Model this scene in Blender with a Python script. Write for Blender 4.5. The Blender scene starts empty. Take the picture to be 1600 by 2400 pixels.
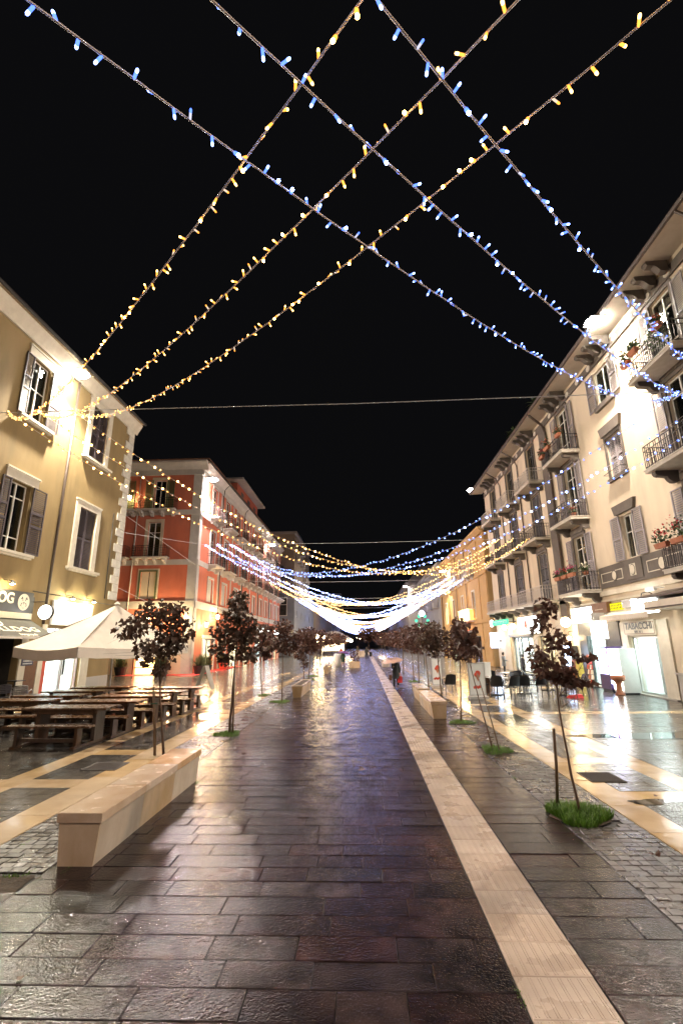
import bpy, math, random
from mathutils import Vector, Matrix
rad = math.radians
rng = random.Random(11)
sc = bpy.context.scene
COL = sc.collection

# ------------------------------------------------------------------ camera
FPX = 1121.02
TILT, YAW, ROLL, CAMH = rad(15.304), rad(2.332), rad(-0.6847), 2.25
_d = Vector((-math.sin(YAW) * math.cos(TILT), math.cos(YAW) * math.cos(TILT), math.sin(TILT)))
_r = Vector((math.cos(YAW), math.sin(YAW), 0.0))
_u = _r.cross(_d)
_r2 = _r * math.cos(ROLL) + _u * math.sin(ROLL)
_u2 = -_r * math.sin(ROLL) + _u * math.cos(ROLL)
cam = bpy.data.cameras.new('camera')
camo = bpy.data.objects.new('camera', cam)
COL.objects.link(camo)
cam.sensor_fit = 'VERTICAL'
cam.sensor_height = 36.0
cam.lens = FPX / 2400.0 * 36.0
cam.clip_start = 0.05
cam.clip_end = 2000.0
M = Matrix.Identity(4)
for i in range(3):
    M[i][0], M[i][1], M[i][2] = _r2[i], _u2[i], -_d[i]
M[0][3], M[1][3], M[2][3] = 0.0, 0.0, CAMH
camo.matrix_world = M
sc.camera = camo

# ------------------------------------------------------------------ night sky, exposure
world = bpy.data.worlds.new('World')
sc.world = world
world.use_nodes = True
_bg = world.node_tree.nodes['Background']
_sky = world.node_tree.nodes.new('ShaderNodeTexSky')
_sky.sky_type = 'NISHITA'
_sky.sun_disc = False
_sky.sun_elevation = rad(-6.0)
_sky.sun_rotation = rad(200)
_mixw = world.node_tree.nodes.new('ShaderNodeMixRGB')
_mixw.blend_type = 'ADD'
_mixw.inputs['Fac'].default_value = 0.03
_mixw.inputs['Color1'].default_value = (0.0019, 0.0019, 0.0022, 1)   # the town's own faint glow in a black sky
world.node_tree.links.new(_sky.outputs['Color'], _mixw.inputs['Color2'])
world.node_tree.links.new(_mixw.outputs['Color'], _bg.inputs['Color'])
_bg.inputs['Strength'].default_value = 1.0
sc.view_settings.view_transform = 'Standard'
sc.view_settings.look = 'None'
sc.view_settings.gamma = 1.0
sc.view_settings.use_curve_mapping = False
sc.view_settings.exposure = 0.85
sc.render.engine = 'CYCLES'
cy = sc.cycles
cy.use_denoising = True
try:
    cy.denoiser = 'OPENIMAGEDENOISE'
except Exception:
    pass
cy.max_bounces = 6
cy.diffuse_bounces = 3
cy.glossy_bounces = 3
cy.transmission_bounces = 3
cy.transparent_max_bounces = 8
cy.sample_clamp_indirect = 6.0
cy.sample_clamp_direct = 0.0
cy.blur_glossy = 0.3
cy.caustics_reflective = True
cy.use_light_tree = True

# ------------------------------------------------------------------ materials
def _nodes(name):
    m = bpy.data.materials.new(name)
    m.use_nodes = True
    nt = m.node_tree
    nt.nodes.clear()
    out = nt.nodes.new('ShaderNodeOutputMaterial')
    return m, nt, out

def mat(name, c1, c2=None, rough=0.7, r2=None, scale=3.0, bump=0.0, bscale=30.0, metal=0.0, rand=0.0, stretch=(1, 1, 1), spec=0.5,
        detail=6.0, stain=None, stain_scale=0.7, coat=0.0, trans=0.0, bdist=0.02):
    m, nt, out = _nodes(name)
    N, L = nt.nodes, nt.links
    b = N.new('ShaderNodeBsdfPrincipled')
    L.new(b.outputs[0], out.inputs[0])
    geo = N.new('ShaderNodeNewGeometry')
    mp = N.new('ShaderNodeMapping')
    mp.inputs['Scale'].default_value = stretch
    L.new(geo.outputs['Position'], mp.inputs['Vector'])
    nz = N.new('ShaderNodeTexNoise')
    nz.inputs['Scale'].default_value = scale
    nz.inputs['Detail'].default_value = detail
    nz.inputs['Roughness'].default_value = 0.62
    L.new(mp.outputs[0], nz.inputs['Vector'])
    if c2 is None:
        c2 = tuple(x * 0.78 for x in c1)
    rp = N.new('ShaderNodeValToRGB')
    rp.color_ramp.elements[0].position = 0.33
    rp.color_ramp.elements[1].position = 0.68
    rp.color_ramp.elements[0].color = (*c2, 1)
    rp.color_ramp.elements[1].color = (*c1, 1)
    L.new(nz.outputs['Fac'], rp.inputs['Fac'])
    col = rp.outputs['Color']
    if stain:
        n2 = N.new('ShaderNodeTexNoise')
        n2.inputs['Scale'].default_value = stain_scale
        n2.inputs['Detail'].default_value = 5
        L.new(mp.outputs[0], n2.inputs['Vector'])
        r3 = N.new('ShaderNodeValToRGB')
        r3.color_ramp.elements[0].position = 0.5
        r3.color_ramp.elements[1].position = 0.72
        r3.color_ramp.elements[0].color = (0, 0, 0, 1)
        r3.color_ramp.elements[1].color = (0.8, 0.8, 0.8, 1)
        L.new(n2.outputs['Fac'], r3.inputs['Fac'])
        mx = N.new('ShaderNodeMixRGB')
        L.new(r3.outputs['Color'], mx.inputs['Fac'])
        L.new(col, mx.inputs['Color1'])
        mx.inputs['Color2'].default_value = (*stain, 1)
        col = mx.outputs['Color']
    if rand:
        oi = N.new('ShaderNodeObjectInfo')
        hs = N.new('ShaderNodeHueSaturation')
        mr = N.new('ShaderNodeMapRange')
        mr.inputs['To Min'].default_value = 1.0 - rand
        mr.inputs['To Max'].default_value = 1.0 + rand
        L.new(oi.outputs['Random'], mr.inputs['Value'])
        L.new(mr.outputs[0], hs.inputs['Value'])
        mr2 = N.new('ShaderNodeMapRange')
        mr2.inputs['To Min'].default_value = 0.7
        mr2.inputs['To Max'].default_value = 1.3
        ml = N.new('ShaderNodeMath'); ml.operation = 'MULTIPLY_ADD'
        ml.inputs[1].default_value = 7.31; ml.inputs[2].default_value = 0.17
        fr = N.new('ShaderNodeMath'); fr.operation = 'FRACT'
        L.new(oi.outputs['Random'], ml.inputs[0]); L.new(ml.outputs[0], fr.inputs[0])
        L.new(fr.outputs[0], mr2.inputs['Value'])
        L.new(mr2.outputs[0], hs.inputs['Saturation'])
        L.new(col, hs.inputs['Color'])
        col = hs.outputs['Color']
    L.new(col, b.inputs['Base Color'])
    b.inputs['Metallic'].default_value = metal
    b.inputs['Specular IOR Level'].default_value = spec
    if coat:
        b.inputs['Coat Weight'].default_value = coat
        b.inputs['Coat Roughness'].default_value = 0.06
    if trans:
        tl = N.new('ShaderNodeBsdfTranslucent')
        L.new(col, tl.inputs['Color'])
        ms = N.new('ShaderNodeMixShader'); ms.inputs['Fac'].default_value = trans
        L.new(b.outputs[0], ms.inputs[1]); L.new(tl.outputs[0], ms.inputs[2])
        L.new(ms.outputs[0], out.inputs[0])
    if r2 is None:
        b.inputs['Roughness'].default_value = rough
    else:
        n4 = N.new('ShaderNodeTexNoise')
        n4.inputs['Scale'].default_value = scale * 1.7
        n4.inputs['Detail'].default_value = 4
        L.new(geo.outputs['Position'], n4.inputs['Vector'])
        mr3 = N.new('ShaderNodeMapRange')
        mr3.inputs['From Min'].default_value = 0.35
        mr3.inputs['From Max'].default_value = 0.65
        mr3.inputs['To Min'].default_value = rough
        mr3.inputs['To Max'].default_value = r2
        L.new(n4.outputs['Fac'], mr3.inputs['Value'])
        L.new(mr3.outputs[0], b.inputs['Roughness'])
    if bump:
        n3 = N.new('ShaderNodeTexNoise')
        n3.inputs['Scale'].default_value = bscale
        n3.inputs['Detail'].default_value = 5
        n3.inputs['Roughness'].default_value = 0.6
        L.new(mp.outputs[0], n3.inputs['Vector'])
        bp = N.new('ShaderNodeBump')
        bp.inputs['Strength'].default_value = bump
        bp.inputs['Distance'].default_value = bdist
        L.new(n3.outputs['Fac'], bp.inputs['Height'])
        L.new(bp.outputs[0], b.inputs['Normal'])
    return m

def emit(name, color, strength, var=0.0, vscale=3.0, c2=None):
    m, nt, out = _nodes(name)
    N, L = nt.nodes, nt.links
    e = N.new('ShaderNodeEmission')
    e.inputs['Color'].default_value = (*color, 1)
    e.inputs['Strength'].default_value = strength
    L.new(e.outputs[0], out.inputs[0])
    if var:
        geo = N.new('ShaderNodeNewGeometry')
        nz = N.new('ShaderNodeTexNoise')
        nz.inputs['Scale'].default_value = vscale
        nz.inputs['Detail'].default_value = 3
        L.new(geo.outputs['Position'], nz.inputs['Vector'])
        rp = N.new('ShaderNodeValToRGB')
        rp.color_ramp.elements[0].position = 0.38
        rp.color_ramp.elements[1].position = 0.62
        cc = c2 or tuple(x * (1 - var) for x in color)
        rp.color_ramp.elements[0].color = (*cc, 1)
        rp.color_ramp.elements[1].color = (*color, 1)
        L.new(nz.outputs['Fac'], rp.inputs['Fac'])
        L.new(rp.outputs['Color'], e.inputs['Color'])
    return m

def glass(name, tint=(0.8, 0.85, 0.85), refl=0.12):
    m, nt, out = _nodes(name)
    N, L = nt.nodes, nt.links
    t = N.new('ShaderNodeBsdfTransparent'); t.inputs[0].default_value = (*tint, 1)
    g = N.new('ShaderNodeBsdfGlossy'); g.inputs['Roughness'].default_value = 0.03
    lw = N.new('ShaderNodeLayerWeight'); lw.inputs['Blend'].default_value = 0.35
    mr = N.new('ShaderNodeMapRange')
    mr.inputs['To Min'].default_value = refl * 0.5
    mr.inputs['To Max'].default_value = 0.75
    L.new(lw.outputs['Fresnel'], mr.inputs['Value'])
    mx = N.new('ShaderNodeMixShader')
    L.new(mr.outputs[0], mx.inputs['Fac'])
    L.new(t.outputs[0], mx.inputs[1]); L.new(g.outputs[0], mx.inputs[2])
    L.new(mx.outputs[0], out.inputs[0])
    return m

def wet_stone(name, c1, c2, rough=0.16, r2=0.36, ripple=0.5, rand=0.35, fine=0.35, ripple_scale=9.0, cscale=5.0, brick=None, spec=0.5, sat=0.5, fscale=95.0, fdist=0.004):
    """Riven, rain-wet stone: slaty ripples plus a fine crystalline sparkle in the relief, glossy where the water film lies."""
    m, nt, out = _nodes(name)
    N, L = nt.nodes, nt.links
    b = N.new('ShaderNodeBsdfPrincipled')
    L.new(b.outputs[0], out.inputs[0])
    geo = N.new('ShaderNodeNewGeometry')
    oi = N.new('ShaderNodeObjectInfo')
    # offset the relief by the piece so that no two slabs share the same ripples
    cmb = N.new('ShaderNodeCombineXYZ')
    mulr = N.new('ShaderNodeMath'); mulr.operation = 'MULTIPLY'; mulr.inputs[1].default_value = 37.0
    L.new(oi.outputs['Random'], mulr.inputs[0])
    L.new(mulr.outputs[0], cmb.inputs['Z'])
    add = N.new('ShaderNodeVectorMath'); add.operation = 'ADD'
    L.new(geo.outputs['Position'], add.inputs[0]); L.new(cmb.outputs[0], add.inputs[1])
    rot = N.new('ShaderNodeMapping')
    rz = N.new('ShaderNodeCombineXYZ')
    m6 = N.new('ShaderNodeMath'); m6.operation = 'MULTIPLY'; m6.inputs[1].default_value = 3.0
    L.new(oi.outputs['Random'], m6.inputs[0]); L.new(m6.outputs[0], rz.inputs['Z'])
    L.new(rz.outputs[0], rot.inputs['Rotation'])
    rot.inputs['Scale'].default_value = (1.0, 2.6, 1.0)
    L.new(add.outputs[0], rot.inputs['Vector'])
    n1 = N.new('ShaderNodeTexNoise'); n1.inputs['Scale'].default_value = cscale; n1.inputs['Detail'].default_value = 7
    L.new(add.outputs[0], n1.inputs['Vector'])
    rp = N.new('ShaderNodeValToRGB')
    rp.color_ramp.elements[0].position = 0.32; rp.color_ramp.elements[1].position = 0.7
    rp.color_ramp.elements[0].color = (*c2, 1); rp.color_ramp.elements[1].color = (*c1, 1)
    L.new(n1.outputs['Fac'], rp.inputs['Fac'])
    hs = N.new('ShaderNodeHueSaturation')
    mr = N.new('ShaderNodeMapRange'); mr.inputs['To Min'].default_value = 1 - rand; mr.inputs['To Max'].default_value = 1 + rand
    L.new(oi.outputs['Random'], mr.inputs['Value']); L.new(mr.outputs[0], hs.inputs['Value'])
    ml = N.new('ShaderNodeMath'); ml.operation = 'MULTIPLY'; ml.inputs[1].default_value = 13.7
    fr = N.new('ShaderNodeMath'); fr.operation = 'FRACT'
    L.new(oi.outputs['Random'], ml.inputs[0]); L.new(ml.outputs[0], fr.inputs[0])
    mr2 = N.new('ShaderNodeMapRange'); mr2.inputs['To Min'].default_value = 1 - sat; mr2.inputs['To Max'].default_value = 1 + sat
    L.new(fr.outputs[0], mr2.inputs['Value']); L.new(mr2.outputs[0], hs.inputs['Saturation'])
    L.new(rp.outputs['Color'], hs.inputs['Color'])
    col = hs.outputs['Color']
    hgt = None
    if brick:
        bw, bh = brick
        sw = N.new('ShaderNodeMapping'); L.new(geo.outputs['Position'], sw.inputs['Vector'])
        bt = N.new('ShaderNodeTexBrick')
        bt.inputs['Scale'].default_value = 1.0
        bt.inputs['Brick Width'].default_value = bw; bt.inputs['Row Height'].default_value = bh
        bt.inputs['Mortar Size'].default_value = 0.012
        bt.inputs['Color1'].default_value = (0.62, 0.62, 0.62, 1); bt.inputs['Color2'].default_value = (1.2, 1.2, 1.2, 1)
        bt.inputs['Mortar'].default_value = (0.3, 0.3, 0.3, 1)
        L.new(sw.outputs[0], bt.inputs['Vector'])
        mm = N.new('ShaderNodeMixRGB'); mm.blend_type = 'MULTIPLY'; mm.inputs['Fac'].default_value = 1
        L.new(col, mm.inputs['Color1']); L.new(bt.outputs['Color'], mm.inputs['Color2'])
        col = mm.outputs['Color']
    nd = N.new('ShaderNodeTexNoise'); nd.inputs['Scale'].default_value = 0.9; nd.inputs['Detail'].default_value = 6; nd.inputs['Roughness'].default_value = 0.65
    L.new(geo.outputs['Position'], nd.inputs['Vector'])
    md = N.new('ShaderNodeMapRange'); md.inputs['From Min'].default_value = 0.35; md.inputs['From Max'].default_value = 0.65
    md.inputs['To Min'].default_value = 0.55; md.inputs['To Max'].default_value = 1.25
    L.new(nd.outputs['Fac'], md.inputs['Value'])
    mdx = N.new('ShaderNodeMixRGB'); mdx.blend_type = 'MULTIPLY'; mdx.inputs['Fac'].default_value = 1.0 if sat > 0.2 else 0.3
    L.new(col, mdx.inputs['Color1']); L.new(md.outputs[0], mdx.inputs['Color2'])
    col = mdx.outputs['Color']
    L.new(col, b.inputs['Base Color'])
    n2 = N.new('ShaderNodeTexNoise'); n2.inputs['Scale'].default_value = 2.3; n2.inputs['Detail'].default_value = 5
    L.new(geo.outputs['Position'], n2.inputs['Vector'])
    mr3 = N.new('ShaderNodeMapRange'); mr3.inputs['From Min'].default_value = 0.36; mr3.inputs['From Max'].default_value = 0.64
    mr3.inputs['To Min'].default_value = rough; mr3.inputs['To Max'].default_value = r2
    L.new(n2.outputs['Fac'], mr3.inputs['Value']); L.new(mr3.outputs[0], b.inputs['Roughness'])
    n3 = N.new('ShaderNodeTexNoise'); n3.inputs['Scale'].default_value = ripple_scale; n3.inputs['Detail'].default_value = 4
    n3.inputs['Distortion'].default_value = 0.6
    L.new(rot.outputs[0], n3.inputs['Vector'])
    n5 = N.new('ShaderNodeTexNoise'); n5.inputs['Scale'].default_value = fscale; n5.inputs['Detail'].default_value = 2.5
    L.new(add.outputs[0], n5.inputs['Vector'])
    b1 = N.new('ShaderNodeBump'); b1.inputs['Strength'].default_value = ripple; b1.inputs['Distance'].default_value = 0.02
    L.new(n3.outputs['Fac'], b1.inputs['Height'])
    b2 = N.new('ShaderNodeBump'); b2.inputs['Strength'].default_value = fine; b2.inputs['Distance'].default_value = fdist
    L.new(n5.outputs['Fac'], b2.inputs['Height']); L.new(b1.outputs[0], b2.inputs['Normal'])
    L.new(b2.outputs[0], b.inputs['Normal'])
    b.inputs['Specular IOR Level'].default_value = spec
    return m

MT = {}
MT['slab'] = wet_stone('wet_brown_slate', rand=0.5, c1=(0.043, 0.0255, 0.0235), c2=(0.016, 0.0100, 0.0098), ripple_scale=13, rough=0.07, r2=0.20, ripple=0.13, fine=0.55, sat=0.4, spec=0.19, fscale=60, fdist=0.008)
MT['slab_far'] = wet_stone('wet_brown_slate_far', (0.055, 0.037, 0.037), (0.026, 0.018, 0.018), rough=0.22, r2=0.36, ripple=0.05, fine=0.2, brick=(0.82, 0.31))
MT['plaza'] = wet_stone('wet_grey_stone', (0.085, 0.076, 0.066), (0.036, 0.032, 0.028), rough=0.08, r2=0.24, ripple=0.16, fine=0.25, ripple_scale=8, fscale=60, fdist=.006, rand=0.22)
MT['plaza_far'] = wet_stone('wet_grey_stone_far', (0.13, 0.125, 0.115), (0.06, 0.056, 0.05), rough=0.10, r2=0.26, ripple=0.2, fine=0.2, ripple_scale=6, brick=(0.7, 0.35))
MT['cobble'] = wet_stone('wet_cobble', (0.060, 0.047, 0.040), (0.03, 0.024, 0.02), rand=0.2, rough=0.2, r2=0.4, ripple=0.2, fine=0.4, ripple_scale=16)
MT['cream'] = wet_stone('wet_cream_marble', (0.54, 0.39, 0.225), (0.42, 0.285, 0.145), rough=0.08, r2=0.24, ripple=0.10, rand=0.10, fine=0.10, ripple_scale=3, cscale=2.2, sat=0.12)
MT['tactile'] = wet_stone('cream_tactile_stone', (0.545, 0.44, 0.355), (0.44, 0.345, 0.27), rough=0.20, r2=0.40, ripple=0.08, rand=0.07, fine=0.25, ripple_scale=5, cscale=3, sat=0.12)
MT['grout'] = mat('dark_wet_grout', (0.012, 0.010, 0.008), (0.006, 0.005, 0.004), rough=0.6, scale=20)
MT['soil'] = mat('bare_soil', (0.085, 0.055, 0.03), (0.04, 0.026, 0.015), rough=0.8, scale=25, bump=0.8, bscale=40)
MT['marble'] = mat('veined_travertine', (0.64, 0.515, 0.39), (0.46, 0.33, 0.205), rough=0.3, r2=0.5, scale=2.6, stretch=(1, 0.9, 0.5), bump=0.12, bscale=60, rand=0.07, stain=(0.22, 0.185, 0.15), stain_scale=1.4)
MT['marble_top'] = mat('polished_travertine', (0.64, 0.485, 0.35), (0.50, 0.335, 0.20), rough=0.13, r2=0.3, scale=3.2, bump=0.05, bscale=40, rand=0.08)
MT['olive'] = mat('olive_plaster', (0.285, 0.198, 0.086), (0.240, 0.166, 0.070), rough=0.85, scale=1.2, bump=0.18, bscale=26, stain=(0.175, 0.125, 0.058), stain_scale=0.9, stretch=(1, 1, 0.28))
MT['whitetrim'] = mat('white_stucco_trim', (0.66, 0.60, 0.49), (0.56, 0.50, 0.40), rough=0.75, scale=3, bump=0.1, bscale=40)
MT['quoin'] = mat('white_quoin_stone', (0.66, 0.62, 0.54), (0.54, 0.50, 0.42), rough=0.7, scale=5, bump=0.15, bscale=40, rand=0.08)
MT['red'] = mat('coral_red_plaster', (0.63, 0.175, 0.10), (0.55, 0.145, 0.08), rough=0.85, scale=1.5, bump=0.15, bscale=26, stain=(0.47, 0.15, 0.10), stretch=(1, 1, 0.4))
MT['greytrim'] = mat('grey_white_stucco', (0.56, 0.52, 0.48), (0.47, 0.435, 0.395), rough=0.8, scale=2, bump=0.1, bscale=30)
MT['creamwall'] = mat('cream_plaster', (0.64, 0.54, 0.405), (0.58, 0.475, 0.35), rough=0.85, scale=0.9, bump=0.12, bscale=24, stain=(0.45, 0.365, 0.275), stain_scale=0.8, stretch=(1, 1, 0.28))
MT['tauptrim'] = mat('taupe_stucco_trim', (0.125, 0.104, 0.088), (0.098, 0.081, 0.068), rough=0.8, scale=3, bump=0.12, bscale=35)
MT['soffit'] = mat('pale_soffit', (0.60, 0.54, 0.46), (0.52, 0.46, 0.38), rough=0.8, scale=2)
MT['slabstone'] = mat('balcony_stone', (0.60, 0.55, 0.48), (0.48, 0.43, 0.36), rough=0.75, scale=4, bump=0.1, bscale=30)
MT['orange'] = mat('orange_plaster', (0.52, 0.32, 0.125), (0.46, 0.275, 0.105), rough=0.85, scale=1.0, bump=0.1, bscale=24)
MT['beige'] = mat('beige_render', (0.44, 0.36, 0.26), (0.37, 0.30, 0.215), rough=0.85, scale=0.6)
MT['bluegrey'] = mat('blue_grey_render', (0.27, 0.29, 0.34), (0.23, 0.25, 0.29), rough=0.85, scale=0.6)
MT['palegrey'] = mat('pale_grey_render', (0.42, 0.39, 0.36), (0.35, 0.325, 0.30), rough=0.85, scale=0.5)
MT['tile'] = mat('terracotta_roof', (0.30, 0.14, 0.075), (0.19, 0.09, 0.05), rough=0.8, scale=5, bump=0.2, bscale=14)
MT['eave'] = mat('eave_tile_underside', (0.55, 0.43, 0.30), (0.40, 0.30, 0.20), rough=0.8, scale=8)
MT['darkmetal'] = mat('dark_metal', (0.030, 0.026, 0.024), (0.018, 0.016, 0.015), rough=0.45, scale=10)
MT['brownpipe'] = mat('brown_pipe', (0.085, 0.058, 0.045), (0.055, 0.038, 0.03), rough=0.45, scale=10)
MT['shutter'] = mat('plum_brown_shutter', (0.085, 0.066, 0.072), (0.062, 0.048, 0.052), rough=0.55, scale=8)
MT['shutter_grey'] = mat('lilac_grey_shutter', (0.33, 0.30, 0.31), (0.27, 0.245, 0.25), rough=0.6, scale=8)
MT['shutter_dark'] = mat('dark_slate_shutter', (0.115, 0.105, 0.105), (0.085, 0.078, 0.078), rough=0.6, scale=8)
MT['whitepaint'] = mat('white_paint', (0.74, 0.71, 0.66), (0.66, 0.63, 0.58), rough=0.5, scale=6)
MT['curtain'] = mat('pale_curtain', (0.62, 0.55, 0.46), (0.42, 0.36, 0.29), rough=0.9, scale=9, stretch=(1, 6, 0.15))
MT['room'] = mat('unlit_room_shade', (0.05, 0.043, 0.036), (0.02, 0.018, 0.016), rough=0.9, scale=1.5)  # the unlit room's darkness, put into a sheet's colour
MT['pane'] = glass('window_pane', (0.72, 0.76, 0.74), 0.12)
MT['shopglass'] = glass('shop_glass', (0.93, 0.95, 0.95), 0.08)
MT['aluminium'] = mat('brushed_aluminium', (0.62, 0.62, 0.62), (0.5, 0.5, 0.5), rough=0.3, metal=0.9, scale=20)
MT['iron'] = mat('black_wrought_iron', (0.028, 0.022, 0.02), (0.018, 0.015, 0.014), rough=0.5, scale=20)
MT['whiteiron'] = mat('white_painted_iron', (0.55, 0.50, 0.46), (0.46, 0.42, 0.38), rough=0.5, scale=20)
MT['wood'] = mat('wet_dark_wood', (0.150, 0.072, 0.032), (0.060, 0.030, 0.014), rough=0.18, r2=0.38, scale=5, stretch=(0.5, 7, 7), bump=0.2, bscale=12, rand=0.25)
MT['woodleg'] = mat('dark_wood', (0.085, 0.045, 0.025), (0.04, 0.022, 0.013), rough=0.4, scale=6, stretch=(6, 6, 0.6), bump=0.2, bscale=12, rand=0.2)
MT['canvas'] = mat('cream_canvas', (0.76, 0.68, 0.585), (0.67, 0.59, 0.50), rough=0.85, scale=2, bump=0.18, bscale=7)
MT['awning'] = mat('olive_black_awning', (0.060, 0.056, 0.040), (0.045, 0.041, 0.03), rough=0.8, scale=4)
MT['signdark'] = mat('charcoal_sign_board', (0.030, 0.032, 0.036), (0.02, 0.021, 0.024), rough=0.45, scale=4)
MT['signcream'] = mat('cream_print', (0.72, 0.66, 0.52), (0.66, 0.6, 0.47), rough=0.7, scale=9)
MT['black'] = mat('black_print', (0.012, 0.012, 0.014), (0.008, 0.008, 0.009), rough=0.5, scale=9)
MT['blackplastic'] = mat('black_plastic_weave', (0.016, 0.016, 0.018), (0.010, 0.010, 0.011), rough=0.4, scale=60, bump=0.3, bscale=120)
MT['white'] = mat('white_laminate', (0.76, 0.76, 0.74), (0.70, 0.70, 0.68), rough=0.3, scale=5)
MT['terracotta'] = mat('terracotta_pot', (0.44, 0.165, 0.085), (0.34, 0.12, 0.06), rough=0.75, scale=8)
MT['leafgreen'] = mat('dark_green_leaf', (0.060, 0.095, 0.030), (0.03, 0.055, 0.018), rough=0.55, scale=12)
MT['palegreen'] = mat('grey_green_shrub', (0.15, 0.17, 0.075), (0.09, 0.11, 0.045), rough=0.6, scale=10)
MT['grass'] = mat('bright_wet_grass', (0.13, 0.27, 0.022), (0.075, 0.16, 0.015), rough=0.4, scale=9)
MT['redflower'] = mat('red_geranium', (0.50, 0.04, 0.045), (0.36, 0.025, 0.03), rough=0.6, scale=20)
MT['pinkflower'] = mat('magenta_cyclamen', (0.42, 0.05, 0.14), (0.30, 0.03, 0.10), rough=0.6, scale=20)
MT['orangeflower'] = mat('orange_red_flower', (0.50, 0.12, 0.05), (0.36, 0.075, 0.04), rough=0.6, scale=20)
MT['maple'] = mat('maroon_maple_leaf', (0.115, 0.046, 0.034), (0.045, 0.023, 0.017), rough=0.5, scale=3.5, detail=3, trans=0.35)
MT['maple2'] = mat('russet_maple_leaf', (0.135, 0.060, 0.042), (0.060, 0.030, 0.022), rough=0.5, scale=3.5, detail=3, trans=0.35)
MT['bark'] = mat('young_bark', (0.16, 0.095, 0.06), (0.085, 0.05, 0.033), rough=0.7, scale=14, stretch=(1, 1, 0.3), bump=0.3, bscale=40)
MT['stake'] = mat('wooden_stake', (0.21, 0.135, 0.08), (0.12, 0.075, 0.045), rough=0.6, scale=12, stretch=(1, 1, 0.25), bump=0.2, bscale=40)
MT['rubber'] = mat('green_tie', (0.03, 0.10, 0.06), rough=0.6)
MT['cable'] = mat('pale_light_cable', (0.90, 0.82, 0.78), (0.78, 0.70, 0.66), rough=0.5, scale=30)
MT['wire'] = mat('steel_wire', (0.55, 0.55, 0.55), (0.45, 0.45, 0.45), rough=0.5, scale=10)
MT['carpet'] = mat('red_outdoor_carpet', (0.62, 0.030, 0.030), (0.48, 0.022, 0.022), rough=0.6, scale=20, bump=0.2, bscale=90)
MT['skin'] = mat('skin', (0.52, 0.33, 0.24), (0.46, 0.28, 0.2), rough=0.55, scale=9)
MT['coatdark'] = mat('charcoal_coat', (0.022, 0.024, 0.024), (0.014, 0.015, 0.016), rough=0.75, scale=12)
MT['coatnavy'] = mat('navy_jacket', (0.022, 0.026, 0.042), (0.014, 0.017, 0.028), rough=0.6, scale=12)
MT['coatgrey'] = mat('grey_coat', (0.16, 0.18, 0.20), (0.12, 0.135, 0.15), rough=0.7, scale=12)
MT['coatgreen'] = mat('dark_green_coat', (0.018, 0.060, 0.042), (0.012, 0.04, 0.028), rough=0.7, scale=12)
MT['trousers'] = mat('black_trousers', (0.016, 0.016, 0.02), (0.011, 0.011, 0.013), rough=0.8, scale=12)
MT['hair'] = mat('dark_hair', (0.03, 0.02, 0.014), (0.018, 0.012, 0.009), rough=0.5, scale=40)
MT['pinkcloth'] = mat('pale_pink_nylon', (0.55, 0.33, 0.26), (0.46, 0.27, 0.21), rough=0.5, scale=8)
MT['purplecloth'] = mat('purple_nylon', (0.26, 0.10, 0.36), (0.2, 0.075, 0.28), rough=0.5, scale=8)
MT['redbag'] = mat('red_carrier_bag', (0.70, 0.035, 0.035), (0.58, 0.028, 0.028), rough=0.45, scale=8)
MT['redboard'] = mat('red_panel', (0.62, 0.075, 0.040), (0.54, 0.06, 0.033), rough=0.45, scale=5)
MT['yellowbox'] = mat('yellow_plastic', (0.66, 0.52, 0.10), (0.58, 0.45, 0.08), rough=0.5, scale=5)
MT['bluesign'] = mat('dark_blue_enamel', (0.028, 0.032, 0.075), (0.022, 0.025, 0.06), rough=0.4, scale=5)
MT['brownboard'] = mat('brown_board', (0.18, 0.085, 0.04), (0.13, 0.06, 0.03), rough=0.6, scale=6)
MT['purple'] = mat('purple_panel', (0.07, 0.03, 0.12), (0.05, 0.022, 0.09), rough=0.4, scale=4)
MT['gunmetal'] = mat('gunmetal_shopfront', (0.085, 0.085, 0.085), (0.06, 0.06, 0.06), rough=0.4, scale=4)
MT['rust'] = mat('rusty_grate', (0.060, 0.040, 0.028), (0.028, 0.020, 0.015), rough=0.55, scale=25, spec=0.25)

MT['leaf_dark'] = mat('blackish_maple_leaf', (0.125, 0.064, 0.042), (0.050, 0.034, 0.021), rough=0.45, scale=3.5, detail=3, trans=0.35)
# things that give off light
WARM, COOL = (1.0, 0.60, 0.22), (0.50, 0.62, 1.0)
MT['bulb_warm_hi'] = emit('lit_warm_bulb_bright', (1.0, 0.55, 0.15), 22)
MT['bulb_warm'] = emit('lit_warm_bulb', (1.0, 0.34, 0.05), 1.6)  # saturated glow stands for the halo round the bulb
MT['tip_warm'] = emit('lit_warm_bulb_tip', (1.0, 0.56, 0.17), 4.5)
MT['tip_cool'] = emit('lit_cool_bulb_tip', (0.26, 0.40, 1.0), 4.5)
MT['bulb_warm_lo'] = emit('lit_warm_bulb_dim', (1.0, 0.74, 0.55), 0.7)
MT['bulb_cool_hi'] = emit('lit_cool_bulb_bright', (0.28, 0.42, 1.0), 24)
MT['bulb_cool'] = emit('lit_cool_bulb', (0.085, 0.18, 1.0), 1.9)  # blue halo put into the glow of the sleeve
MT['bulb_cool_lo'] = emit('lit_cool_bulb_dim', (0.70, 0.70, 0.95), 0.7)
MT['bulb_warm_far'] = emit('lit_warm_bulb_far', (1.0, 0.54, 0.16), 5)
MT['bulb_cool_far'] = emit('lit_cool_bulb_far', (0.31, 0.42, 1.0), 19)
MT['lamp'] = emit('floodlight_lens', (1.0, 0.93, 0.80), 160)
MT['lamp_far'] = emit('far_floodlight_lens', (1.0, 0.88, 0.82), 120)
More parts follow.
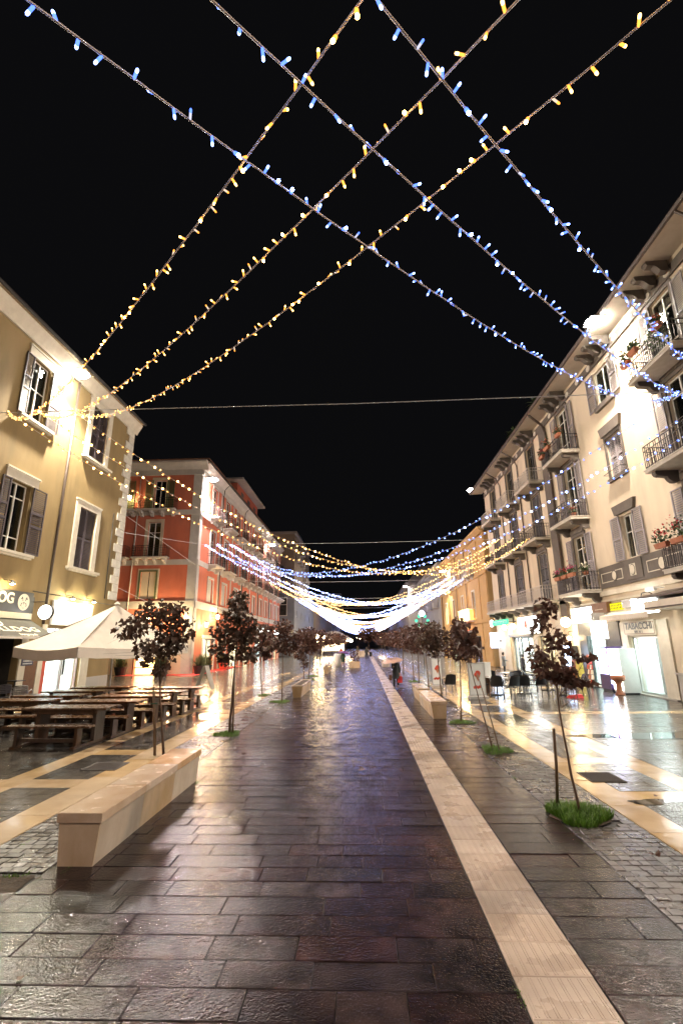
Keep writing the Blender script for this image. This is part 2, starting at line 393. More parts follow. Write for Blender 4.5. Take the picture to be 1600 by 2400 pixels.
MT['globe'] = emit('warm_globe', (1.0, 0.78, 0.45), 24)
MT['lantern'] = emit('warm_lantern', (1.0, 0.72, 0.36), 70)
MT['tube'] = emit('white_light_box', (0.95, 1.0, 0.96), 18)
MT['panelwhite'] = emit('lit_white_panel', (1.0, 0.96, 0.88), 5)
MT['panelcool'] = emit('lit_cool_panel', (0.88, 0.97, 1.0), 6)
MT['panelblue'] = emit('lit_blue_panel', (0.55, 0.72, 1.0), 8)
MT['panelgreen'] = emit('lit_green_sign', (0.10, 0.75, 0.40), 1.0)
MT['panelyellow'] = emit('lit_yellow_sign', (0.95, 0.86, 0.02), 0.62)
MT['panelpurple'] = emit('lit_vending_panel', (0.55, 0.28, 1.0), 8, var=0.4, vscale=4, c2=(0.50, 0.80, 1.0))
MT['shopcool'] = emit('bright_shop_glow', (0.88, 1.0, 0.96), 8, var=0.5, vscale=1.6, c2=(0.50, 0.74, 0.70))  # shop lamplight put into the back walls as their own glow
MT['shopwarm'] = emit('warm_shop_glow', (1.0, 0.86, 0.60), 9, var=0.5, vscale=1.5, c2=(0.70, 0.45, 0.20))
MT['shopwhite'] = emit('white_shop_glow', (1.0, 0.99, 0.93), 9, var=0.45, vscale=1.4, c2=(0.66, 0.62, 0.50))
MT['ceilcool'] = emit('cool_ceiling_fill', (0.80, 1.0, 0.96), 26)  # glow of the panels added under shop ceilings
MT['ceilwarm'] = emit('warm_ceiling_fill', (1.0, 0.82, 0.52), 20)
MT['shopgold'] = emit('golden_display', (1.0, 0.66, 0.24), 6, var=0.5, vscale=3, c2=(0.8, 0.4, 0.12))
for k in ('bulb_warm_lo', 'bulb_cool_lo', 'lamp', 'lamp_far'):
    MT[k].cycles.emission_sampling = 'NONE'

# ------------------------------------------------------------------ mesh helpers
class MB:
    def __init__(s):
        s.v, s.f, s.mi = [], [], []
    def add(s, vs, fs, mi=0):
        o = len(s.v)
        s.v += [tuple(p) for p in vs]
        for q in fs:
            s.f.append(tuple(i + o for i in q))
            s.mi.append(mi)
        return s
    def box(s, x0, x1, y0, y1, z0, z1, mi=0):
        if x0 > x1: x0, x1 = x1, x0
        if y0 > y1: y0, y1 = y1, y0
        if z0 > z1: z0, z1 = z1, z0
        return s.add([(x0, y0, z0), (x1, y0, z0), (x1, y1, z0), (x0, y1, z0), (x0, y0, z1), (x1, y0, z1), (x1, y1, z1), (x0, y1, z1)],
                     [(0, 3, 2, 1), (4, 5, 6, 7), (0, 1, 5, 4), (1, 2, 6, 5), (2, 3, 7, 6), (3, 0, 4, 7)], mi)
    def bbox(s, x0, x1, y0, y1, z0, z1, b=0.006, mi=0, dz=(0, 0, 0, 0)):
        """A box whose top edge is bevelled; dz lifts the four top corners."""
        return s.add([(x0, y0, z0), (x1, y0, z0), (x1, y1, z0), (x0, y1, z0),
                      (x0, y0, z1 - b + dz[0]), (x1, y0, z1 - b + dz[1]), (x1, y1, z1 - b + dz[2]), (x0, y1, z1 - b + dz[3]),
                      (x0 + b, y0 + b, z1 + dz[0]), (x1 - b, y0 + b, z1 + dz[1]), (x1 - b, y1 - b, z1 + dz[2]), (x0 + b, y1 - b, z1 + dz[3])],
                     [(0, 1, 5, 4), (1, 2, 6, 5), (2, 3, 7, 6), (3, 0, 4, 7), (4, 5, 9, 8), (5, 6, 10, 9), (6, 7, 11, 10), (7, 4, 8, 11), (8, 9, 10, 11)], mi)
    def quad(s, a, b, c, d, mi=0):
        return s.add([a, b, c, d], [(0, 1, 2, 3)], mi)
    def prism(s, poly, vec, mi=0):
        n = len(poly)
        vec = Vector(vec)
        p2 = [Vector(p) + vec for p in poly]
        fs = [tuple(range(n))[::-1], tuple(range(n, 2 * n))]
        fs += [(i, (i + 1) % n, (i + 1) % n + n, i + n) for i in range(n)]
        return s.add(list(poly) + p2, fs, mi)
    def tube(s, pts, r, n=6, mi=0, cap=True):
        pts = [Vector(p) for p in pts]
        k = len(pts)
        rr = r if isinstance(r, (list, tuple)) else [r] * k
        vs, fs = [], []
        up = None
        for i, p in enumerate(pts):
            t = (pts[min(i + 1, k - 1)] - pts[max(i - 1, 0)])
            if t.length < 1e-9: t = Vector((0, 0, 1))
            t.normalize()
            if up is None:
                up = t.orthogonal().normalized()
            else:
                up = (up - t * up.dot(t))
                up = up.normalized() if up.length > 1e-6 else t.orthogonal().normalized()
            w = t.cross(up)
            for j in range(n):
                a = 2 * math.pi * j / n
                vs.append(p + (up * math.cos(a) + w * math.sin(a)) * rr[i])
        for i in range(k - 1):
            for j in range(n):
                fs.append((i * n + j, i * n + (j + 1) % n, (i + 1) * n + (j + 1) % n, (i + 1) * n + j))
        if cap:
            fs.append(tuple(range(n))[::-1])
            fs.append(tuple(range((k - 1) * n, k * n)))
        return s.add(vs, fs, mi)
    def lathe(s, prof, c=(0, 0, 0), n=14, mi=0, sx=1.0, sy=1.0):
        vs, fs = [], []
        for (r, z) in prof:
            for j in range(n):
                a = 2 * math.pi * j / n
                vs.append((c[0] + r * math.cos(a) * sx, c[1] + r * math.sin(a) * sy, c[2] + z))
        for i in range(len(prof) - 1):
            for j in range(n):
                fs.append((i * n + j, i * n + (j + 1) % n, (i + 1) * n + (j + 1) % n, (i + 1) * n + j))
        fs.append(tuple(range(n))[::-1])
        fs.append(tuple(range((len(prof) - 1) * n, len(prof) * n)))
        return s.add(vs, fs, mi)
    def ball(s, c, r, n=8, m=5, mi=0, sz=1.0):
        prof = [(max(r * math.sin(math.pi * i / m), 1e-4), -r * sz * math.cos(math.pi * i / m)) for i in range(m + 1)]
        return s.lathe(prof, c, n, mi)

WL = {}
def W(o):
    return WL.get(o.name, Vector((0, 0, 0))) if o is not None else Vector((0, 0, 0))

def obj(name, mb, m, parent=None, smooth=False, label=None, kind=None, origin=None):
    """Link a bmesh-like builder as ONE object; coordinates are given in the world and stored relative to the parent (and origin)."""
    base = W(parent)
    org = Vector(origin) if origin is not None else base
    me = bpy.data.meshes.new(name)
    me.from_pydata([(v[0] - org[0], v[1] - org[1], v[2] - org[2]) for v in mb.v], [], mb.f)
    ms = m if isinstance(m, (list, tuple)) else [m]
    for x in ms:
        me.materials.append(x)
    if len(ms) > 1:
        me.polygons.foreach_set('material_index', mb.mi)
    if smooth:
        me.polygons.foreach_set('use_smooth', [True] * len(me.polygons))
    me.update()
    o = bpy.data.objects.new(name, me)
    COL.objects.link(o)
    o.location = org - base if parent is not None else org
    if parent is not None:
        o.parent = parent
    WL[o.name] = org.copy()
    if label: o['label'] = label
    if kind: o['kind'] = kind
    return o

def tag(o, label, cat, group=None):
    o['label'] = label
    o['category'] = cat
    if group: o['group'] = group
    return o

def thing(name, label, cat, loc=(0, 0, 0), group=None):
    o = bpy.data.objects.new(name, None)
    COL.objects.link(o)
    o.location = loc
    o.empty_display_size = 0.2
    WL[o.name] = Vector(loc)
    return tag(o, label, cat, group)

KIDS = {}
def copy_tree(o, parent=None):
    c = o.copy()
    COL.objects.link(c)
    if parent is not None:
        c.parent = parent
    for ch in [x for x in o.children]:
        copy_tree(ch, c)
    return c

def place(o, loc, rz=0.0, label=None):
    o.location = loc
    o.rotation_euler = (0, 0, rz)
    if label: o['label'] = label
    return o

def struct(name, mb, m):
    o = obj(name, mb, m)
    o['kind'] = 'structure'
    return o

def letters(name, cu):
    """Turn a text curve into plain mesh lettering."""
    f = bpy.data.objects.new(name, cu)
    COL.objects.link(f)
    me = bpy.data.meshes.new_from_object(f.evaluated_get(bpy.context.evaluated_depsgraph_get()))
    bpy.data.objects.remove(f)
    o = bpy.data.objects.new(name, me)
    COL.objects.link(o)
    return o

class Face:
    """A facade plane: u runs along it, w stands out from it, z is height."""
    def __init__(s, kind, c):
        s.k, s.c = kind, c
    def P(s, u, w, z):
        if s.k == 'L': return Vector((s.c + w, u, z))
        if s.k == 'R': return Vector((s.c - w, u, z))
        return Vector((u, s.c - w, z))
    def box(s, mb, u0, u1, w0, w1, z0, z1, mi=0):
        a, b = s.P(u0, w0, z0), s.P(u1, w1, z1)
        mb.box(a[0], b[0], a[1], b[1], a[2], b[2], mi)
        return mb
    def prism(s, mb, poly_uz, w0, w1, mi=0):
        a = [s.P(u, w0, z) for u, z in poly_uz]
        return mb.prism(a, s.P(0, w1, 0) - s.P(0, w0, 0), mi)
    def profile(s, mb, poly_wz, u0, u1, mi=0):
        a = [s.P(u0, w, z) for w, z in poly_wz]
        return mb.prism(a, s.P(u1, 0, 0) - s.P(u0, 0, 0), mi)
    def disc(s, mb, u, z, ru, rz, w0, w1, n=20, mi=0):
        return s.prism(mb, [(u + ru * math.cos(2 * math.pi * i / n), z + rz * math.sin(2 * math.pi * i / n)) for i in range(n)], w0, w1, mi)
    def text(s, body, u, z, size, m, parent, w=0.01, name='lettering', ext=0.004, align='CENTER', sx=1.0, shear=0.0, bold=0.0):
        cu = bpy.data.curves.new(name, 'FONT')
        cu.body = body
        cu.size = size
        cu.extrude = ext
        cu.offset = bold
        cu.align_x = align
        cu.align_y = 'CENTER'
        cu.shear = shear
        cu.materials.append(m)
        o = letters(name, cu)
        base = W(parent)
        o.location = s.P(u, w, z) - base
        o.rotation_euler = {'L': (rad(90), 0, rad(90)), 'R': (rad(90), 0, rad(-90)), 'S': (rad(90), 0, 0)}[s.k]
        o.scale = (sx, 1, 1)
        o.parent = parent
        return o

def wall(face, u0, u1, z0, z1, openings, depth=0.3, mb=None, mi=0, w=0.0):
    """A facade sheet with real openings and their reveals."""
    mb = mb or MB()
    us = sorted({u0, u1} | {o[0] for o in openings} | {o[1] for o in openings})
    zs = sorted({z0, z1} | {o[2] for o in openings} | {o[3] for o in openings})
    us = [u for u in us if u0 - 1e-6 <= u <= u1 + 1e-6]
    zs = [z for z in zs if z0 - 1e-6 <= z <= z1 + 1e-6]
    for a, b in zip(us[:-1], us[1:]):
        for c, d in zip(zs[:-1], zs[1:]):
            um, zm = (a + b) / 2, (c + d) / 2
            if any(o[0] < um < o[1] and o[2] < zm < o[3] for o in openings):
                continue
            mb.quad(face.P(a, w, c), face.P(b, w, c), face.P(b, w, d), face.P(a, w, d), mi)
    for o in openings:
        a, b, c, d = o[:4]
        for p, q in (((a, c), (b, c)), ((b, c), (b, d)), ((b, d), (a, d)), ((a, d), (a, c))):
            mb.quad(face.P(p[0], w, p[1]), face.P(q[0], w, q[1]), face.P(q[0], w - depth, q[1]), face.P(p[0], w - depth, p[1]), mi)
    return mb

def window(face, bld, u0, u1, z0, z1, rows=(0.55,), cols=2, fm='whitepaint', depth=0.14, fw=0.055, back='room', name='window', pane='pane'):
    """Frame with its sub-part panes; a dark (or curtained) room sheet closes the opening behind."""
    mb = MB()
    d0, d1 = -depth - 0.05, -depth
    face.box(mb, u0, u0 + fw, d0, d1, z0, z1)
    face.box(mb, u1 - fw, u1, d0, d1, z0, z1)
    face.box(mb, u0 + fw, u1 - fw, d0, d1, z0, z0 + fw)
    face.box(mb, u0 + fw, u1 - fw, d0, d1, z1 - fw, z1)
    cu = [u0 + fw] + [u0 + (u1 - u0) * i / cols for i in range(1, cols)] + [u1 - fw]
    for i in range(1, cols):
        face.box(mb, cu[i] - fw * 0.6, cu[i] + fw * 0.6, d0, d1 + 0.012, z0 + fw, z1 - fw)
    cz = [z0 + fw] + [z0 + (z1 - z0) * r for r in rows] + [z1 - fw]
    for r in cz[1:-1]:
        for i in range(cols):
            face.box(mb, cu[i] + (fw * 0.6 if i else 0), cu[i + 1] - (fw * 0.6 if i < cols - 1 else 0), d0 + 0.01, d1 - 0.008, r - 0.022, r + 0.022)
    fr = obj(name, mb, MT[fm], bld)
    for i in range(cols):
        for c, d in zip(cz[:-1], cz[1:]):
            p = MB()
            face.box(p, cu[i] + 0.01, cu[i + 1] - 0.01, d0 + 0.018, d0 + 0.024, c, d)
            obj('pane', p, MT[pane], fr)
    if back:
        p = MB()
        p.quad(face.P(u0, -depth - 0.16, z0), face.P(u1, -depth - 0.16, z0), face.P(u1, -depth - 0.16, z1), face.P(u0, -depth - 0.16, z1))
        obj('curtain' if back == 'curtain' else 'room', p, MT[back], fr)
    return fr

def shutter(face, bld, u0, u1, z0, z1, m, w0=0.03, w1=0.075, rails=(0.0, 0.5), louv=0.085, label=None):
    mb = MB()
    st = 0.07
    face.box(mb, u0, u0 + st, w0, w1, z0, z1)
    face.box(mb, u1 - st, u1, w0, w1, z0, z1)
    for r in list(rails) + [1.0]:
        zc = z0 + (z1 - z0) * r
        a, b = max(z0, zc - 0.05), min(z1, zc + 0.05)
        face.box(mb, u0 + st, u1 - st, w0 + 0.003, w1 - 0.003, a, b)
    z = z0 + 0.09
    while z < z1 - 0.09:
        if all(abs(z - (z0 + (z1 - z0) * r)) > 0.08 for r in rails):
            a = [face.P(u0 + st, w1 - 0.008, z - 0.02), face.P(u1 - st, w1 - 0.008, z - 0.02), face.P(u1 - st, w0 + 0.008, z + 0.045), face.P(u0 + st, w0 + 0.008, z + 0.045)]
            mb.quad(*a)
        z += louv
    return obj('shutter', mb, m, bld, label=label)

def ring(face, mb, u0, u1, z0, z1, t, w0, w1, bottom=False):
    face.box(mb, u0 - t, u0, w0, w1, z0, z1)
    face.box(mb, u1, u1 + t, w0, w1, z0, z1)
    face.box(mb, u0 - t, u1 + t, w0, w1, z1, z1 + t)
    if bottom:
        face.box(mb, u0 - t, u1 + t, w0, w1, z0 - t, z0)
    return mb

CORBEL = [(0, 0), (0.82, 0), (0.84, -0.10), (0.78, -0.20), (0.60, -0.22), (0.42, -0.24), (0.36, -0.36), (0.26, -0.45), (0.10, -0.46), (0, -0.42)]
def balcony(face, bld, u0, u1, z, rail='iron', depth=0.95, thick=0.13, high=0.95, corb='tauptrim', slab='slabstone', step=0.13, fancy=True, ncorb=2, name='balcony'):
    mb = MB()
    face.box(mb, u0, u1, 0.0, depth, z - thick, z)
    face.box(mb, u0 - 0.03, u1 + 0.03, 0.0, depth + 0.03, z - 0.045, z - 0.004)
    b = obj(name, mb, MT[slab], bld)
    for i in range(ncorb):
        uc = u0 + 0.3 + (u1 - u0 - 0.6) * (i / max(1, ncorb - 1))
        cb = MB()
        face.profile(cb, [(w * depth / 0.95, z - thick - 0.002 + q) for w, q in CORBEL], uc - 0.11, uc + 0.11)
        obj('corbel', cb, MT[corb], b)
    r = MB()
    t = 0.014
    e = depth - 0.05
    for (a0, a1, b0, b1) in ((u0 + 0.04, u1 - 0.04, e - t, e + t), (u0 + 0.04 - t, u0 + 0.04 + t, 0.0, e), (u1 - 0.04 - t, u1 - 0.04 + t, 0.0, e)):
        face.box(r, a0, a1, b0, b1, z + high - 0.03, z + high)
        face.box(r, a0, a1, b0, b1, z + 0.07, z + 0.095)
        if fancy:
            face.box(r, a0, a1, b0, b1, z + high - 0.22, z + high - 0.20)
    n = int((u1 - u0) / step)
    for i in range(n + 1):
        u = u0 + 0.04 + (u1 - u0 - 0.08) * i / n
        top = z + high
        if fancy and i % 3 == 1:
            top = z + high - 0.21
        face.box(r, u - t * 0.7, u + t * 0.7, e - t * 0.7, e + t * 0.7, z, top)
        if fancy and i % 3 == 0 and i < n:
            v = u + (u1 - u0 - 0.08) / n * 2
            face.box(r, u, min(v, u1 - 0.05), e - t * 0.6, e + t * 0.6, z + 0.50, z + 0.522)
            face.box(r, u, min(v, u1 - 0.05), e - t * 0.6, e + t * 0.6, z + 0.28, z + 0.30)
    k = max(2, int(e / step))
    for i in range(k):
        wv = e * i / k
        for u in (u0 + 0.04, u1 - 0.04):
            face.box(r, u - t * 0.7, u + t * 0.7, wv - t * 0.7, wv + t * 0.7, z, z + high)
    obj('railing', r, MT[rail], b)
    return b

def pipe(bld, pts, r=0.055, m='brownpipe', name='downpipe'):
    return obj(name, MB().tube(pts, r, 8), MT[m], bld, smooth=True)

def point_light(name, loc, power, color, radius=0.15, parent=None, kind='POINT'):
    l = bpy.data.lights.new(name, kind)
    l.energy = power
    l.color = color
    l.shadow_soft_size = radius
    o = bpy.data.objects.new(name, l)
    COL.objects.link(o)
    if parent is not None:
        o.parent = parent
        o.location = Vector(loc) - W(parent)
    else:
        o.location = loc
    return o

def floodlight(label, loc, wallx, power, color, far=False, size=0.3):
    """A street floodlight on a short wall bracket, throwing its light down into the street."""
    t = thing('floodlight', label, 'floodlight', loc, 'floodlights under the eaves')
    x, y, z = loc
    sgn = 1 if wallx < x else -1
    arm = MB().tube([(wallx + 0.02 * sgn, y, z + 0.25), (x - 0.1 * sgn, y, z + 0.22), (x, y, z + 0.14)], 0.025, 6)
    obj('arm', arm, MT['darkmetal'], t)
    h = MB().add([(x - size * .5, y - size * .7, z + .12), (x + size * .5, y - size * .7, z + .12), (x + size * .5, y + size * .7, z + .12), (x - size * .5, y + size * .7, z + .12),
                  (x - size * .8, y - size, z), (x + size * .8, y - size, z), (x + size * .8, y + size, z), (x - size * .8, y + size, z)],
                 [(0, 1, 2, 3), (0, 4, 5, 1), (1, 5, 6, 2), (2, 6, 7, 3), (3, 7, 4, 0)])
    obj('housing', h, MT['darkmetal'], t)
    lens = MB().lathe([(size * .2, -.16), (size * .75, -.11), (size * .95, -.004)], (x, y, z), 14)
    obj('lens', lens, MT['lamp_far' if far else 'lamp'], t, smooth=True)
    l = point_light('floodlight_beam', (x + 0.02 * sgn, y, z - 0.24), power, color, 0.12, t, 'SPOT')
    l.data.spot_size = rad(150)
    l.data.spot_blend = 0.5
    l.rotation_euler = (0, rad(-38 if sgn < 0 else 38) * -1, 0)
    return t

# ================================================================== GROUND
struct('ground', MB().quad((-400, -60, -0.016), (400, -60, -0.016), (400, 700, -0.016), (-400, 700, -0.016)), MT['grout'])

def sheet(name, x0, x1, y0, y1, m, z=-0.003):
    return struct(name, MB().quad((x0, y0, z), (x1, y0, z), (x1, y1, z), (x0, y1, z)), m)

def pave(parent, name, x0, x1, y0, y1, course, lens, m, nparts, gap=0.008, jit=0.002, tilt=0.0013, bevel=0.004, along='x', skip=None, thick=0.02, seed=1):
    """Lay stones course by course; the first nparts (the nearest) are single parts, the rest one joined part."""
    r = random.Random(seed)
    rows = []
    if along == 'x':
        y = y0
        while y < y1 - 0.02:
            c = course * r.uniform(0.97, 1.03)
            ye = min(y + c, y1)
            x = x0 - r.uniform(0, lens[0]) if lens[1] < (x1 - x0) else x0
            while x < x1 - 0.02:
                l = r.uniform(*lens)
                xe = min(x + l, x1)
                if x1 - xe < lens[0] * 0.35: xe = x1
                a = max(x, x0)
                if xe - a > 0.04:
                    rows.append((a, xe, y, ye))
                x = xe
            y = ye
    else:
        x = x0
        cols = max(1, round((x1 - x0) / course))
        for i in range(cols):
            a, b = x0 + (x1 - x0) * i / cols, x0 + (x1 - x0) * (i + 1) / cols
            y = y0 - r.uniform(0, lens[0])
            while y < y1 - 0.02:
                ye = min(y + r.uniform(*lens), y1)
                if ye - max(y, y0) > 0.04:
                    rows.append((a, b, max(y, y0), ye))
                y = ye
        rows.sort(key=lambda q: q[2])
    if skip:
        rows = [q for q in rows if not skip(q)]
    rest = MB()
    for k, (a, b, c, d) in enumerate(rows):
        h = r.uniform(-jit, jit)
        dz = [r.uniform(-tilt, tilt) for _ in range(4)]
        g = gap * 0.5 * r.uniform(0.6, 1.5)
        if k < nparts:
            mb = MB().bbox(a + g, b - g, c + g, d - g, -thick, h, bevel, 0, dz)
            obj(name, mb, m, parent, origin=((a + b) / 2, (c + d) / 2, 0))
        else:
            rest.bbox(a + g, b - g, c + g, d - g, -thick, h, bevel, 0, dz)
    if rest.v:
        obj(name, rest, m, parent, kind='stuff')

PATH_X0, PATH_X1 = -3.34, 0.975
path = sheet('path', PATH_X0, PATH_X1, 26.0, 300.0, MT['slab_far'])
pave(path, 'paving_slab', PATH_X0, PATH_X1, 3.05, 26.0, 0.300, (0.45, 0.95), MT['slab'], 295, seed=3, gap=.006)
pave(path, 'edge_slab', -4.5, PATH_X0, 3.2, 5.2, 0.305, (0.6, 0.9), MT['slab'], 60, seed=4)

side = sheet('pavement', 1.545, 2.49, 26.0, 300.0, MT['slab_far'])
pave(side, 'paving_slab', 1.545, 2.49, 3.0, 26.0, 0.31, (0.55, 1.0), MT['slab'], 150, seed=5)
pave(side, 'edge_slab', 2.49, 3.4, 3.0, 4.2, 0.31, (0.45, 0.9), MT['slab'], 20, seed=15)

# the ribbed guiding strip of pale stone
strip = sheet('guiding_strip', 0.985, 1.535, 84.0, 300.0, MT['tactile'], -0.002)
def tactile_mesh():
    mb = MB()
    x0, x1, y0, y1 = -0.273, 0.273, -0.198, 0.198
    mb.bbox(x0, x1, y0, y1, -0.02, 0.0, 0.004)
    n = 8
    for i in range(n):
        xc = x0 + 0.038 + (x1 - x0 - 0.076) * i / (n - 1)
        for s_ in (-1, 1):
            c = xc + s_ * 0.0095
            mb.add([(c - .0045, y0 + .012, -.0002), (c + .0045, y0 + .012, -.0002), (c + .003, y0 + .016, .0045), (c - .003, y0 + .016, .0045),
                    (c - .0045, y1 - .012, -.0002), (c + .0045, y1 - .012, -.0002), (c + .003, y1 - .016, .0045), (c - .003, y1 - .016, .0045)],
                   [(0, 1, 2, 3), (3, 2, 6, 7), (0, 3, 7, 4), (1, 5, 6, 2), (4, 7, 6, 5)])
    return mb
_first = None
_yy = 3.11
_k = 0
while _yy < 84.0:
    if _first is None:
        _first = obj('tactile_tile', tactile_mesh(), MT['tactile'], strip)
        t = _first
    else:
        t = bpy.data.objects.new('tactile_tile', _first.data)
        COL.objects.link(t)
        t.parent = strip
    t.location = (1.26, _yy, rng.uniform(-0.0012, 0.0012))
    t.rotation_euler = (rng.uniform(-.002, .002), rng.uniform(-.003, .003), 0)
    _yy += 0.40
    _k += 1

# cobbled tree strips
_pitsL = [(-4.35, 10.95, .35), (-3.55, 13.35, .42), (-4.5, 22.9, .3), (-3.3, 20.3, .5)]
_pitsR = [(2.78, 7.30, .50), (2.74, 11.3, .5), (2.76, 15.0, .45), (3.1, 22.2, .4)]
def _pit(pits, s):
    return lambda q: any(abs((q[0] + q[1]) / 2 - p[0]) < p[2] * s and abs((q[2] + q[3]) / 2 - p[1]) < p[2] * s for p in pits)
cobL = sheet('cobbled_strip', -4.31, -3.35, 34.0, 300.0, MT['cobble'])
pave(cobL, 'cobble', -4.31, -3.35, 5.6, 34.0, 0.118, (0.10, 0.19), MT['cobble'], 295, gap=0.007, jit=0.0025, tilt=0.0025, bevel=0.005, seed=6, skip=_pit(_pitsL, 0.8))
cobR = sheet('cobbled_strip', 2.50, 3.39, 34.0, 300.0, MT['cobble'])
pave(cobR, 'cobble', 2.50, 3.39, 4.2, 34.0, 0.118, (0.10, 0.19), MT['cobble'], 295, gap=0.007, jit=0.0025, tilt=0.0025, bevel=0.005, seed=7, skip=_pit(_pitsR, 0.8))
_sb, _r = MB(), random.Random(5)
_nx, _ny = 16, 7
_g = [(-4.30 + .92 * i / _nx + _r.uniform(-.02, .02), 5.18 + .36 * j / _ny + _r.uniform(-.025, .025), -.006 + (_r.uniform(.004, .016) if 0 < i < _nx and 0 < j < _ny else 0)) for i in range(_nx + 1) for j in range(_ny + 1)]
_sb.add(_g, [(i * (_ny + 1) + j, i * (_ny + 1) + j + 1, (i + 1) * (_ny + 1) + j + 1, (i + 1) * (_ny + 1) + j) for i in range(_nx) for j in range(_ny)])
struct('bare_soil', _sb, MT['soil'])

# cream marble bands and the grey plaza stone
bandL = sheet('marble_band', -4.865, -4.32, 40.0, 300.0, MT['cream'])
pave(bandL, 'marble_slab', -4.865, -4.32, 4.0, 40.0, 0.545, (0.9, 1.35), MT['cream'], 60, gap=0.005, along='y', bevel=0.003, seed=8)
pave(bandL, 'marble_slab', -6.31, -5.86, 7.0, 40.0, 0.45, (0.9, 1.35), MT['cream'], 60, gap=0.005, along='y', bevel=0.003, seed=9)
bandR = sheet('marble_band', 3.40, 3.885, 40.0, 300.0, MT['cream'])
pave(bandR, 'marble_slab', 3.40, 3.885, 5.0, 40.0, 0.485, (0.9, 1.35), MT['cream'], 60, gap=0.005, along='y', bevel=0.003, seed=10)
pave(bandR, 'marble_slab', 4.79, 5.30, 6.5, 40.0, 0.51, (0.9, 1.35), MT['cream'], 60, gap=0.005, along='y', bevel=0.003, seed=12)
CROSS_L = [8.60, 11.0, 17.6, 20.0, 26.6, 29.0, 35.6, 38.0]
CROSS_R = [7.92, 10.12, 16.6, 18.8, 25.3, 27.5, 34.0, 36.2]
for y in CROSS_L:
    pave(bandL, 'marble_slab', -5.86, -4.865, y, y + 0.5, 0.5, (0.9, 1.1), MT['cream'], 9, gap=0.005, bevel=0.003, seed=int(y * 10))
for y in CROSS_L[::2]:
    pave(bandL, 'marble_slab', -14.2, -6.31, y, y + 0.5, 0.5, (0.9, 1.3), MT['cream'], 9, gap=0.005, bevel=0.003, seed=int(y * 11))
for y in CROSS_R:
    pave(bandR, 'marble_slab', 3.885, 4.79, y, y + 0.5, 0.5, (0.85, 1.1), MT['cream'], 9, gap=0.005, bevel=0.003, seed=int(y * 10))
for y in CROSS_R[2::2]:
    pave(bandR, 'marble_slab', 5.30, 11.85, y, y + 0.5, 0.5, (0.9, 1.3), MT['cream'], 9, gap=0.005, bevel=0.003, seed=int(y * 11))

def _cross(cr, extra=()):
    return lambda q: any(q[3] > y + 0.02 and q[2] < y + 0.48 for y in cr)
def plaza(parent, x0, x1, y0, y1, cuts, n, seed, skip=None, course=0.34, lens=(0.5, 0.8)):
    """Grey slabs between the cream cross bands."""
    y = y0
    edges = sorted([c for c in cuts if y0 < c < y1])
    i = 0
    left = n
    for c in edges + [y1]:
        if c - y > 0.1:
            k = max(0, int(left))
            pave(parent, 'plaza_slab', x0, x1, y, c, course, lens, MT['plaza'], k, seed=seed + i, gap=0.005, skip=skip, jit=0.0015, tilt=0.0014)
            left = max(0, left - int((x1 - x0) * (c - y) / (course * (lens[0] + lens[1]) / 2)))
        y = c + 0.5
        i += 1
def _grate(x, y):
    return lambda q: (q[0] + q[1]) / 2 > x - .42 and (q[0] + q[1]) / 2 < x + .42 and (q[2] + q[3]) / 2 > y - .42 and (q[2] + q[3]) / 2 < y + .42
plL = sheet('plaza', -14.2, -4.865, 40.0, 300.0, MT['plaza_far'])
plaza(plL, -5.86, -4.865, 5.0, 40.0, CROSS_L, 40, 20, course=0.25, lens=(0.22, 0.5), skip=lambda q: q[2] > 9.60 and q[3] < 10.5 and q[0] > -5.55 and q[1] < -4.9 and False)
plaza(plL, -14.2, -6.31, 7.0, 40.0, CROSS_L[::2], 240, 30)
plR = sheet('plaza', 3.885, 11.85, 40.0, 300.0, MT['plaza_far'])
plaza(plR, 3.885, 4.79, 5.5, 40.0, CROSS_R, 40, 40, course=0.25, lens=(0.22, 0.5))
plaza(plR, 5.30, 11.85, 5.0, 40.0, CROSS_R[2::2], 240, 50)
sheet('side_street', -40.0, -14.2, 27.4, 39.3, MT['plaza_far'])

# puddles lying in the hollows of the plaza
wat = mat('rain_water', (0.030, 0.030, 0.030), rough=0.02, scale=2)
def puddle(cx, cy, rx, ry, seed):
    r = random.Random(seed)
    n = 26
    ph = [r.uniform(0, 6.28) for _ in range(4)]
    pts = []
    for i in range(n):
        a = 2 * math.pi * i / n
        k = 1 + .22 * math.sin(2 * a + ph[0]) + .16 * math.sin(3 * a + ph[1]) + .10 * math.sin(5 * a + ph[2])
        pts.append((cx + rx * k * math.cos(a), cy + ry * k * math.sin(a), 0.0032))
    struct('puddle', MB().add(pts, [tuple(range(n))]), wat)
puddle(6.9, 12.9, 1.5, 0.45, 1)
puddle(4.05, 7.9, 0.30, 0.12, 2)
puddle(5.6, 8.3, 0.7, 0.25, 4)

